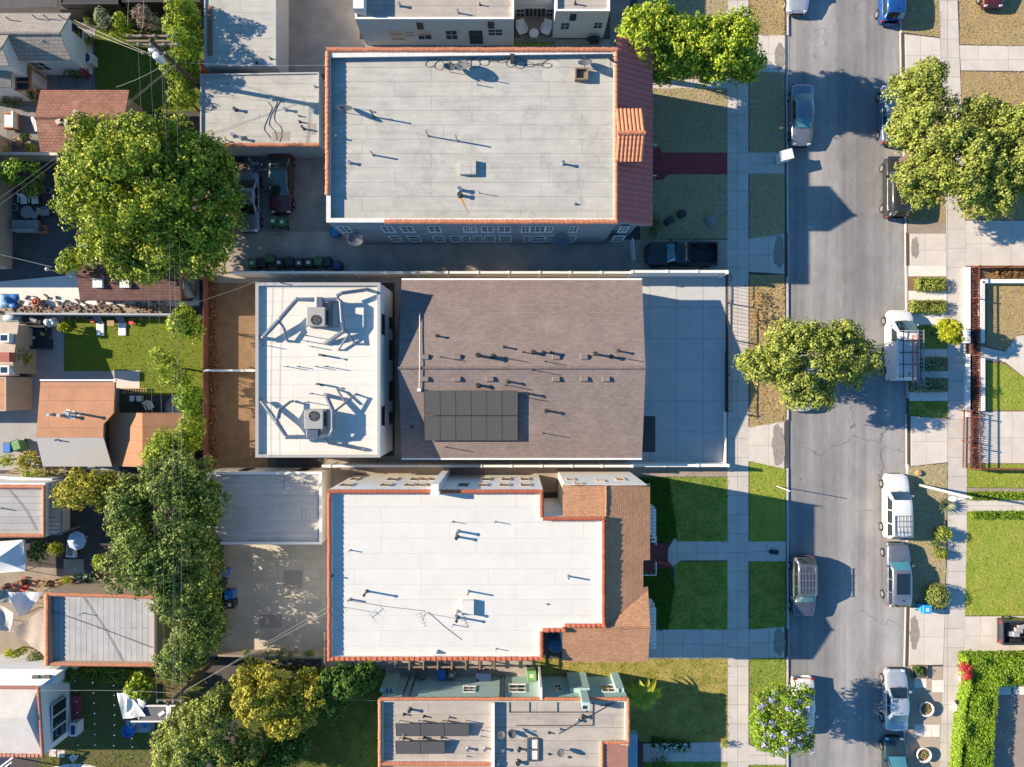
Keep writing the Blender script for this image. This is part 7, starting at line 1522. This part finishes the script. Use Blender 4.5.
def tree(name, label, blobs, mat, cr=.6, per=34, size=.26, trunk=.2, base=None, cat='tree', group=None, density=1.0, limbs=6, flower=None, dens_in=True):
    hx = [W(b_[0], b_[1], b_[2]) for b_ in blobs]; wts = [b_[3] * b_[4] for b_ in blobs]; tw = sum(wts); c = Vector((0, 0, 0))
    for p, w in zip(hx, wts): c += p * (w / tw)
    if base: c.x, c.y = W(*base, 0).x, W(*base, 0).y
    t = thing(name, label, cat, (c.x, c.y, .1), group); b = MB(); cs = crown(b, blobs, cr, per, size, density); b.build('crown', mat, t)
    top = c.z; tr = MB(); fork = max(.5, top * .45); tr.tube([(c.x, c.y, .05), (c.x + .05, c.y, fork * .6), (c.x, c.y + .04, fork)], [trunk * 1.3, trunk, trunk * .9], 10); tk = tr.build('trunk', M_bark, t, smooth=True)
    lb = MB()
    for i in range(min(limbs, len(cs))):
        e = cs[int(i * len(cs) / limbs)]; m = Vector((c.x, c.y, fork)).lerp(e, .5) + Vector((0, 0, .25)); lb.tube([(c.x, c.y, fork - .1), m, e], [trunk * .6, trunk * .35, trunk * .12], 7)
    if limbs: lb.build('limb', M_bark, t, smooth=True)
    if flower:
        fb = MB(); tops = sorted(cs, key=lambda p: -p.z)[:int(len(cs) * .75)]
        for p in rnd.sample(tops, min(len(tops), flower[1])): clump(fb, p + Vector((rnd.uniform(-.2, .2), rnd.uniform(-.2, .2), .35)), (.24, .24, .2), 22, .16)
        fb.build('blossom', flower[0], t)
    return t
def shrub(name, label, px, py, h, rpx, mat, rz=None, size=.14, per=None, cat='bush', group=None, rpy=None, stem=True, cr=.3):
    c = W(px, py, h); k = S * (H - h) / H; rx, ry = rpx * k, (rpy or rpx) * k; rz = rz or h * .8; t = thing(name, label, cat, (c.x, c.y, .1), group); b = MB()
    n = max(4, int(2.2 * (rx * ry + (rx + ry) * rz * .5) / (cr * cr)))
    for _ in range(n):
        z = rnd.uniform(-.5, 1); a = rnd.uniform(0, 6.283); s_ = math.sqrt(1 - z * z); p = Vector((c.x + s_ * math.cos(a) * max(.03, rx - cr * .5) * rnd.uniform(.6, 1), c.y + s_ * math.sin(a) * max(.03, ry - cr * .5) * rnd.uniform(.6, 1), max(.25, h - rz * .2 + z * rz * .7)))
        clump(b, p, (cr, cr, cr * .8), per or 22, size)
    b.build('foliage', mat, t)
    if stem:
        s2 = MB()
        for _ in range(3): e = Vector((c.x + rnd.uniform(-.4, .4) * rx, c.y + rnd.uniform(-.4, .4) * ry, h)); s2.tube([(c.x, c.y, .08), e], [.05, .02], 6)
        s2.build('stem', M_bark, t)
    return t
def topiary(label, px, py, h, rpx, mat):                 # clipped round bush: dense fine leaves on a ball
    c = W(px, py, h * .55); r_ = rpx * S * (H - h * .55) / H; t = thing('round_bush', label, 'bush', (c.x, c.y, .1)); b = MB()
    for _ in range(int(1500 * r_ * r_)):
        z = rnd.uniform(-.8, 1); a = rnd.uniform(0, 6.283); s_ = math.sqrt(1 - z * z); d = Vector((s_ * math.cos(a), s_ * math.sin(a), z)); k = rnd.uniform(.86, 1.03); leaf(b, Vector((c.x, c.y, h * .52)) + Vector((d.x * r_ * k, d.y * r_ * k, d.z * h * .48 * k)), (d + Vector((rnd.gauss(0, .4), rnd.gauss(0, .4), rnd.gauss(0, .4)))).normalized(), .10)
    b.build('foliage', mat, t); MB().cyl(c.x, c.y, .08, h * .5, .05, 7).build('stem', M_bark, t); MB().ball((c.x, c.y, h * .5), (r_ * .8, r_ * .8, h * .38), 12, 8).build('inner_twigs', P('dark_twigs', (.05, .055, .02), .95), t)
def hedge(label, poly, h, mat, name='hedge', size=.14, dens=420, cat='hedge', z0=.15):
    pts = ccw([W(x, y, h * .8).xy for x, y in poly]); cx = sum(p.x for p in pts) / len(pts); cy = sum(p.y for p in pts) / len(pts); t = thing(name, label, cat, (cx, cy, .1)); b = MB(); x0, x1 = min(p.x for p in pts), max(p.x for p in pts); y0, y1 = min(p.y for p in pts), max(p.y for p in pts); n = int(dens * abs(area2(pts)) / 2); k = 0; per = sum((pts[i] - pts[i - 1]).length for i in range(len(pts)))
    while k < n:
        x, y = rnd.uniform(x0, x1), rnd.uniform(y0, y1)
        if not inside(pts, x, y): continue
        k += 1; hh = h * (.86 + .2 * math.sin(x * 2.1 + 1) * math.sin(y * 1.7)) ; leaf(b, Vector((x, y, hh - abs(rnd.gauss(0, .16)))), Vector((rnd.gauss(0, .5), rnd.gauss(0, .5), 1)).normalized(), size)
    for i in range(len(pts)):
        a, c = pts[i - 1], pts[i]
        for _ in range(int((c - a).length * h * dens * .8)): q = a.lerp(c, rnd.random()); d = Vector(((c - a).y, -(c - a).x)).normalized(); leaf(b, Vector((q.x + d.x * rnd.gauss(0, .07), q.y + d.y * rnd.gauss(0, .07), rnd.uniform(z0, h * .95))), Vector((d.x + rnd.gauss(0, .4), d.y + rnd.gauss(0, .4), .4)).normalized(), size)
    b.build('foliage', mat, t); MB().prism([p for p in offset(pts, .14)], .1, h * .5).build('inner_twigs', P('dark_twigs', (.05, .055, .02), .95), t); return t

tree('big_tree', 'huge round yellow-green tree between the red garage and the parked cars', [(138, 192, 7.0, 64, 58, 4.4), (104, 190, 5.6, 52, 58, 3.2), (202, 212, 4.7, 50, 62, 3.0), (150, 143, 6.2, 58, 36, 2.3), (205, 165, 5.0, 36, 36, 2.4), (118, 240, 5.2, 46, 40, 2.0), (185, 252, 4.6, 50, 32, 2.2), (72, 262, 3.6, 14, 12, 1.0), (140, 268, 4.4, 34, 20, 1.2), (90, 140, 5.0, 26, 30, 1.6)], L_big, .66, 40, .28, .42, density=1.0, limbs=9)
for i, (bl, lb) in enumerate((([(186, 14, 3.6, 15, 18, 1.8), (178, 30, 3.0, 12, 12, 1.4)], 'tall bright shrub at the top of the hedge column beside the garages'), ([(187, 46, 3.6, 14, 20, 1.8)], 'bright shrub in the hedge column above the utility pole foot'), ([(178, 72, 3.2, 13, 17, 1.6), (190, 66, 2.8, 8, 16, 1.3)], 'bright shrub in the hedge column at the utility pole foot'), ([(184, 98, 2.8, 15, 13, 1.4)], 'bright shrub at the lower end of the hedge column'))):
    tree('tall_shrub', lb, bl, L_yel, .42, 30, .2, .09, cat='shrub', group='hedge column of shrubs', limbs=3)
tree('ficus_tree', 'left bright green tree over the corner of the maroon tile roof', [(650, 42, 5.8, 36, 36, 2.4), (682, 46, 5.4, 22, 32, 1.9), (684, 66, 4.4, 18, 20, 1.4), (636, 32, 5.0, 24, 22, 1.8), (666, 62, 4.8, 24, 24, 1.6), (660, 22, 5.0, 22, 16, 1.5)], L_yel, .55, 34, .27, .22, density=.9)
tree('ficus_tree', 'right bright green tree above the dry lawn by the top sidewalk', [(722, 48, 5.6, 42, 34, 2.3), (702, 60, 4.8, 26, 26, 1.7), (745, 60, 4.8, 22, 26, 1.6), (735, 30, 5.2, 30, 18, 1.6), (700, 34, 5.2, 24, 20, 1.6)], L_yel, .55, 34, .27, .22, density=.9)
tree('olive_tree', 'olive-green tree spreading over the east kerb and sidewalk at top right', [(915, 88, 5.2, 34, 28, 1.7), (930, 72, 5.0, 18, 16, 1.2), (935, 130, 5.6, 44, 44, 2.0), (905, 125, 4.6, 22, 34, 1.5), (930, 180, 4.9, 40, 34, 1.6), (965, 165, 5.8, 45, 46, 2.0)], L_olive, .5, 32, .23, .26, density=.95, limbs=9)
tree('olive_tree', 'olive-green tree at the right edge joined to the street tree', [(1000, 170, 5.4, 40, 46, 2.0), (1012, 125, 5.0, 32, 30, 1.6), (985, 200, 4.6, 34, 26, 1.4), (1030, 160, 5.2, 30, 46, 1.8), (975, 112, 4.8, 22, 18, 1.2)], L_olive, .5, 32, .23, .24, density=.95, limbs=8)
tree('street_tree', 'round light green street tree between the brown grass strip and the road', [(808, 360, 5.2, 60, 42, 1.9), (770, 365, 4.4, 36, 26, 1.5), (850, 362, 4.6, 36, 34, 1.5), (800, 335, 5.0, 44, 20, 1.3), (812, 395, 4.4, 36, 18, 1.2), (748, 362, 3.8, 15, 12, .9), (838, 335, 4.6, 26, 18, 1.2)], L_olive, .5, 30, .23, .2, density=.9, base=(767, 372), limbs=9)
tree('dense_tree', 'large mid-green tree left of the cream garage and paved pad', [(160, 515, 6.0, 56, 50, 2.4), (145, 560, 5.8, 44, 44, 2.2), (185, 555, 5.6, 38, 50, 2.2), (180, 478, 5.0, 42, 32, 1.8), (205, 500, 4.6, 26, 26, 1.4), (208, 585, 2.8, 14, 40, 1.9), (212, 515, 2.6, 12, 40, 1.6), (180, 596, 5.0, 32, 32, 1.8), (130, 500, 5.2, 28, 30, 1.7)], L_mid, .58, 34, .25, .34, density=.9, limbs=9)
tree('dense_tree', 'bright green tree below the paved pad bins at the fence line', [(194, 640, 4.6, 32, 36, 1.9), (180, 660, 4.2, 28, 24, 1.6), (205, 620, 4.2, 22, 28, 1.4), (214, 632, 2.4, 12, 26, 1.5)], L_mid, .5, 32, .22, .2, density=.9)
hedge('added tall dark hedge under the dense tree, shading the paved pad', [(200, 548), (212, 548), (214, 640), (203, 640)], 2.6, L_deep, 'hedge', .2, 120)  # added to stop low sun passing under the crown onto the pad
tree('mottled_tree', 'yellow-mottled tree beside the slatted arbour near the left edge', [(88, 488, 4.4, 32, 22, 1.7), (72, 495, 3.8, 16, 18, 1.2), (108, 492, 4.0, 22, 24, 1.5)], L_gold, .45, 30, .22, .16)
tree('mottled_tree', 'golden-leaved tree by the paved pad above the shady lawn', [(262, 692, 4.8, 34, 32, 1.9), (290, 712, 4.4, 32, 28, 1.6), (250, 675, 4.0, 20, 20, 1.2), (310, 690, 4.0, 26, 24, 1.4)], L_gold, .5, 32, .24, .2, density=.95)
tree('dark_tree', 'deep green tree between the golden tree and sage house', [(345, 683, 3.8, 34, 20, 1.6), (325, 700, 3.4, 24, 24, 1.4), (365, 676, 3.2, 18, 14, 1.1)], L_deep, .45, 30, .24, .16)
tree('dense_tree', 'grey-green tree at the bottom edge right of the play deck', [(200, 728, 4.8, 40, 38, 2.0), (185, 755, 4.4, 34, 26, 1.7), (225, 705, 4.2, 24, 28, 1.5), (165, 748, 3.8, 20, 18, 1.2), (238, 755, 4.2, 30, 26, 1.6)], L_olive, .5, 32, .23, .22, density=.95)
tree('dark_tree', 'dark bushy tree under the golden tree at the bottom edge', [(262, 760, 3.2, 32, 22, 1.5), (290, 745, 2.8, 24, 20, 1.2)], L_deep, .45, 28, .22, .14)
tree('flowering_tree', 'violet-flowered tree at the west kerb near the bottom edge', [(778, 718, 4.4, 34, 36, 1.7), (765, 730, 3.8, 20, 24, 1.2), (798, 698, 4.0, 18, 18, 1.2), (798, 738, 4.0, 20, 20, 1.2)], L_hedge, .42, 24, .2, .15, density=.8, flower=(L_flower, 60))
tree('young_tree', 'small lime-yellow tree beside the ladder van on the east strip', [(950, 331, 2.6, 14, 13, .8), (944, 325, 2.3, 8, 8, .5), (955, 338, 2.3, 9, 8, .5)], L_lime, .26, 24, .17, .05, cat='tree', limbs=5)
tree('young_tree', 'bright young tree in the upper corner of the artificial lawn', [(183, 322, 3.2, 19, 20, 1.2), (194, 332, 2.8, 11, 14, .9)], L_yel, .4, 24, .22, .08, limbs=5)
tree('young_tree', 'thin sparse tree in the middle of the artificial lawn', [(165, 362, 3.2, 17, 20, 1.1), (176, 376, 2.8, 20, 14, .9)], L_yel, .4, 14, .22, .07, limbs=8, density=.7)
tree('dense_shrub', 'deep green shrub against the red fence below the artificial lawn', [(190, 402, 2.8, 15, 22, 1.3)], L_hedge, .4, 26, .22, .08, cat='shrub', limbs=3)
tree('dense_shrub', 'large yellow-tipped shrub overhanging the salmon shed roof', [(172, 446, 3.4, 28, 22, 1.5), (192, 432, 3.0, 12, 24, 1.3), (160, 452, 3.2, 18, 14, 1.1)], L_yel, .45, 30, .22, .1, cat='shrub', limbs=4)
shrub('leafy_bush', 'green bush under the pale wires at the left edge', 18, 172, 2.4, 22, L_hedge, 1.4, .2, rpy=16, cr=.4); shrub('leafy_bush', 'small green bush below the wires near the dark yard', 32, 189, 1.8, 10, L_mid, 1.0, .18)
shrub('leafy_bush', 'yellow-green bush in the garden corner of the top left bungalow', 122, 22, 1.8, 9, L_yel, 1.2, .16); shrub('leafy_bush', 'grey-green bush beside the dark carport at top left', 103, 18, 1.8, 8, L_grey, 1.2, .16, rpy=12)
shrub('dry_bush', 'pinkish dry bush behind the utility pole crossarms', 143, 17, 2.2, 12, L_dryp, 1.4, .14, rpy=12); shrub('pale_bush', 'pale grey-green bush right of the pinkish dry bush', 158, 24, 1.6, 7, L_grey, 1.0, .14)
shrub('low_bush', 'low green bush on the edge of the shaded top left lawn', 118, 33, .8, 12, L_yel, .5, .13, rpy=3)
for px, py, r_, lb in ((88, 20, 5, 'fern-like plant against the bungalow gable wall'), (90, 40, 6, 'bushy plant on the path by the condenser unit'), (72, 74, 9, 'plant row in the shade below the bungalow south wall'), (85, 72, 5, 'reddish potted plant on the shaded paving')): shrub('garden_plant', lb, px, py, .8, r_, L_red if 'reddish' in lb else L_mid, .6, .13, cat='plant', rpy=4 if r_ == 9 else None)
for px, py, r_, lb in ((12, 101, 12, 'dark hedge plant along the white wall of the bungalow wing'), (32, 96, 5, 'green potted plant at the orange-brown pergola foot'), (25, 137, 4, 'small potted plant beside the wooden armchairs'), (31, 149, 6, 'yellow-green weed bush at the wall below the patio'), (4, 150, 5, 'yellow-green weed bush at the left end of the cream wall')): shrub('garden_plant', lb, px, py, .8, r_, L_yel if 'weed' in lb else L_deep, .6, .13, cat='plant', rpy=4 if r_ == 12 else None)
shrub('leafy_bush', 'round brown-green bush beside the tan cottage', 20, 357, 1.6, 10, L_gold, 1.2, .15); shrub('leafy_bush', 'brown-green bush beside the two bins at the left', 28, 460, 1.6, 12, L_gold, 1.1, .15, rpy=10); shrub('leafy_bush', 'bright yellow bush at the left edge below the bins', 6, 460, 1.2, 7, L_lime, .8, .14); shrub('leafy_bush', 'yellow-green weeds behind the pale low wall', 35, 474, .9, 16, L_yel, .5, .13, rpy=4)
shrub('banana_plant', 'yellow-green plant bending at the end of the pale wall by the turf', 63, 328, 1.0, 5, L_lime, .7, .22, cat='plant')
shrub('leafy_bush', 'yellow flowering shrub in the shady yard beside the canopy tent', 55, 550, 1.4, 6, L_lime, .9, .15, rpy=8); shrub('leafy_bush', 'dark green bush between canopy tent and yellow shrub', 36, 552, 1.4, 10, L_deep, 1.0, .16, rpy=12); shrub('leafy_bush', 'small yellow-green shrub beside the plank heap', 67, 581, .9, 4, L_lime, .6, .13)
shrub('leafy_bush', 'mixed green shrub below the dense tree on the junk yard edge', 100, 563, 1.6, 9, L_yel, 1.0, .16); shrub('leafy_bush', 'olive and yellow shrub below the tan sailcloth', 14, 652, 1.2, 10, L_lime, .8, .15, rpy=5); shrub('leafy_bush', 'low green shrub at the clay corner of the ribbed garage', 36, 656, 1.0, 9, L_mid, .7, .14, rpy=6)
p = W(25, 662, .6); b = MB()
for _ in range(5): b.ball((p.x + rnd.uniform(-.4, .4), p.y + rnd.uniform(-.15, .15), .3), (rnd.uniform(.15, .3), .2, .2), 8, 6)
tag(b.build('white_sacks', M_canvas), 'heap of white sacks beside the low shrubs under the sailcloth', 'sacks')
hedge('long strip of bright weeds along the south wall of the ribbed garage', [(68, 669), (130, 671), (130, 685), (108, 682), (70, 673)], .5, L_yel, 'weed_border', .15, 150, 'border')
shrub('palm_shrub', 'broad-leaved bush over the white shade sail', 138, 688, 2.4, 15, L_yel, 1.4, .3, rpy=12, cr=.4); shrub('leafy_bush', 'dark plant at the corner of the white bungalow', 70, 675, 1.4, 6, L_deep, 1.0, .2, rpy=8); shrub('spiky_plant', 'red spiky plant between play deck and grey-green tree', 177, 722, 1.2, 6, L_red, .8, .26, cat='plant'); shrub('leafy_bush', 'bright small bush at the top right of the play deck', 180, 704, 1.0, 6, L_hedge, .7, .16)
for px, lb in ((247, 'first potted plant along the pad wall from the tree'), (268, 'second potted plant along the pad wall from the tree'), (281, 'third potted plant along the pad wall from the tree'), (293, 'fourth potted plant along the pad wall, dry and pale'), (309, 'bright potted plant along the pad wall nearest the white roof')): shrub('potted_plant', lb, px, 655, .9, 5, L_grey if 'pale' in lb else (L_hedge if 'bright' in lb else L_mid), .6, .14, cat='plant')
# bushes of the west front yards
shrub('hedge_bush', 'low green bush along the foot of the maroon tile front', 655, 226, .9, 6, L_deep, .6, .13, rpy=14)
for k, (dx, dy, a) in enumerate(((0, 0, 0),)):
    c = W(644, 696, 1.8); t = thing('banana_plant', 'yellow-leaved banana plant at the east end of the sage house', 'plant', (c.x, c.y, .1)); MB().tube([(c.x, c.y, .1), (c.x, c.y, 1.9)], [.14, .08], 9).build('stem', P('banana_stem', (.2, .22, .06), .7), t)
    for i in range(13):
        a = i * 2.4; Ln = rnd.uniform(1.1, 1.7); dr = Vector((math.cos(a), math.sin(a), 0)); b = MB(); sd2 = Vector((-dr.y, dr.x, 0))
        b.grid(lambda u, v: (Vector((c.x, c.y, 1.85)) + dr * Ln * u + sd2 * (.26 * math.sin(math.pi * min(1, u * .93 + .07)) * (2 * v - 1)) + Vector((0, 0, .75 * u - 1.25 * u * u + .08 * abs(2 * v - 1)))), 8, 4); b.build('frond', L_gold if i % 2 else L_yel, t)
hedge('low white-flowering border beside the path of the sage house', [(652, 738), (690, 743), (690, 752), (652, 748)], .5, L_deep, 'flower_border', .12, 220, 'border'); b = MB()
for _ in range(70): q = W(rnd.uniform(650, 690), rnd.uniform(743, 752), .5); leaf(b, q + Vector((0, 0, .05)), Vector((rnd.gauss(0, .3), rnd.gauss(0, .3), 1)).normalized(), .16)
tag(b.build('white_flowers', L_white), kind='stuff'); shrub('leafy_bush', 'round dark bush on the path at the bottom edge', 660, 765, 1.0, 10, L_deep, .7, .13); shrub('leafy_bush', 'small bright plant at the sidewalk corner of the path', 724, 745, .5, 4, L_lime, .35, .12, cat='plant')
shrub('dry_weeds', 'dry brown weeds in the strip above the street tree', 760, 310, .4, 10, LEAF('dry_weed', (.2, .12, .05), (.38, .24, .1), (.45, .3, .14), .2), .3, .16, rpy=22, stem=False, per=7, cr=.35)
# east strip planting
for px, py, rx, lb in ((932, 284, 13, 'topmost clipped shrub in the east strip beds'), (929, 306.5, 16, 'second clipped shrub from the top in the east strip beds'), (932, 364, 15, 'shaded clipped shrub just below the lime tree'), (930, 385, 17, 'lowest clipped shrub in the east strip beds')): hedge(lb, [(px - rx, py - 5.5), (px + rx, py - 5.5), (px + rx, py + 5.5), (px - rx, py + 5.5)], .75, L_grey if py > 350 else L_olive, 'clipped_shrub', .12, 330, 'bush')
topiary('clipped round bush beside the white roof-rack car', 943.5, 534, 1.3, 8, L_yel); topiary('smaller clipped round bush between the two bigger ones', 941, 553.5, 1.0, 6, L_yel); topiary('biggest clipped round bush next to the bright blue bin', 937.5, 596, 1.5, 12.5, L_olive); shrub('leafy_bush', 'dark low bush between the clipped round bushes', 935, 544, .7, 5, L_deep, .5, .12)
c = W(947, 505, .5); t = thing('agave_plant', 'grey-green agave beside the street lamp at the sidewalk', 'plant', (c.x, c.y, .1)); b = MB()
for i in range(46):
    a = i * 2.4; el = .2 + .9 * (i / 46); Ln = .85; d = Vector((math.cos(a) * math.cos(el), math.sin(a) * math.cos(el), math.sin(el))); s2 = Vector((-math.sin(a), math.cos(a), 0)); q = Vector((c.x, c.y, .15)); b.face([q - s2 * .05, q + d * Ln * .5 - s2 * .07 + Vector((0, 0, .03)), q + d * Ln, q + d * Ln * .5 + s2 * .07 + Vector((0, 0, .03)), q + s2 * .05])
b.build('leaves', L_grey, t); MB().cyl(c.x, c.y, .08, .35, .09, 8).build('stem', M_bark, t)
hedge('upper low yellow-green border along the garden walk', [(970, 493), (1060, 493.5), (1060, 499), (972, 499)], .4, L_hedge, 'low_hedge', .12, 240); hedge('lower low yellow-green border along the garden walk', [(972, 512.5), (1060, 512), (1060, 517.5), (974, 518)], .45, L_hedge, 'low_hedge', .12, 240)
hedge('big clipped bright green hedge along the driveway at bottom right', [(966, 657), (1140, 656), (1140, 682), (998, 684), (990, 690), (970, 690)], 1.3, L_hedge, 'hedge', .15, 520); hedge('big clipped bright green hedge along the sidewalk at bottom right', [(968, 686), (997, 684), (992, 740), (988, 860), (950, 860), (958, 767), (962, 720)], 1.3, L_hedge, 'hedge', .15, 520)
shrub('bougainvillea', 'crimson flowering bush at the corner of the clipped hedge', 966, 671, 1.2, 5, L_red, .8, .13, rpy=10, cat='plant'); shrub('red_plant', 'small red plant lower on the hedge edge', 966, 697, .6, 3.5, L_red, .4, .12, rpy=5, cat='plant')
hedge('purple ground-hugging plants in the north part of the fenced planting strip', [(972.5, 268), (978, 268), (978.5, 350), (972.5, 350)], .45, L_purple, 'purple_border', .12, 320, 'border'); hedge('purple ground-hugging plants in the south part of the fenced planting strip', [(972.5, 353), (979, 353), (979.5, 468), (972, 468)], .4, L_purple, 'purple_border', .12, 200, 'border')
hedge('brown dry hedge along the top of the fenced dry garden', [(995, 269), (1140, 269), (1140, 279), (998, 279)], .6, LEAF('rust_leaf', (.16, .07, .03), (.32, .16, .06), (.4, .24, .1), .2), 'dry_hedge', .12, 260)
shrub('planter_plant', 'dark plants growing in the square planter on gravel bed', 919.5, 671, .5, 5, L_deep, .3, .12, cat='plant', stem=False, cr=.2)
# loose weeds on the red fence side of the soil strip
b = MB()
for _ in range(5200):
    q = W(208 + abs(rnd.gauss(0, 3.8)), rnd.uniform(277, 468), .1); leaf(b, q + Vector((0, 0, rnd.uniform(.03, .2))), Vector((rnd.gauss(0, .6), rnd.gauss(0, .6), 1)).normalized(), .17)
tag(b.build('dry_weed_strip', MATS['rust_leaf']), kind='stuff')
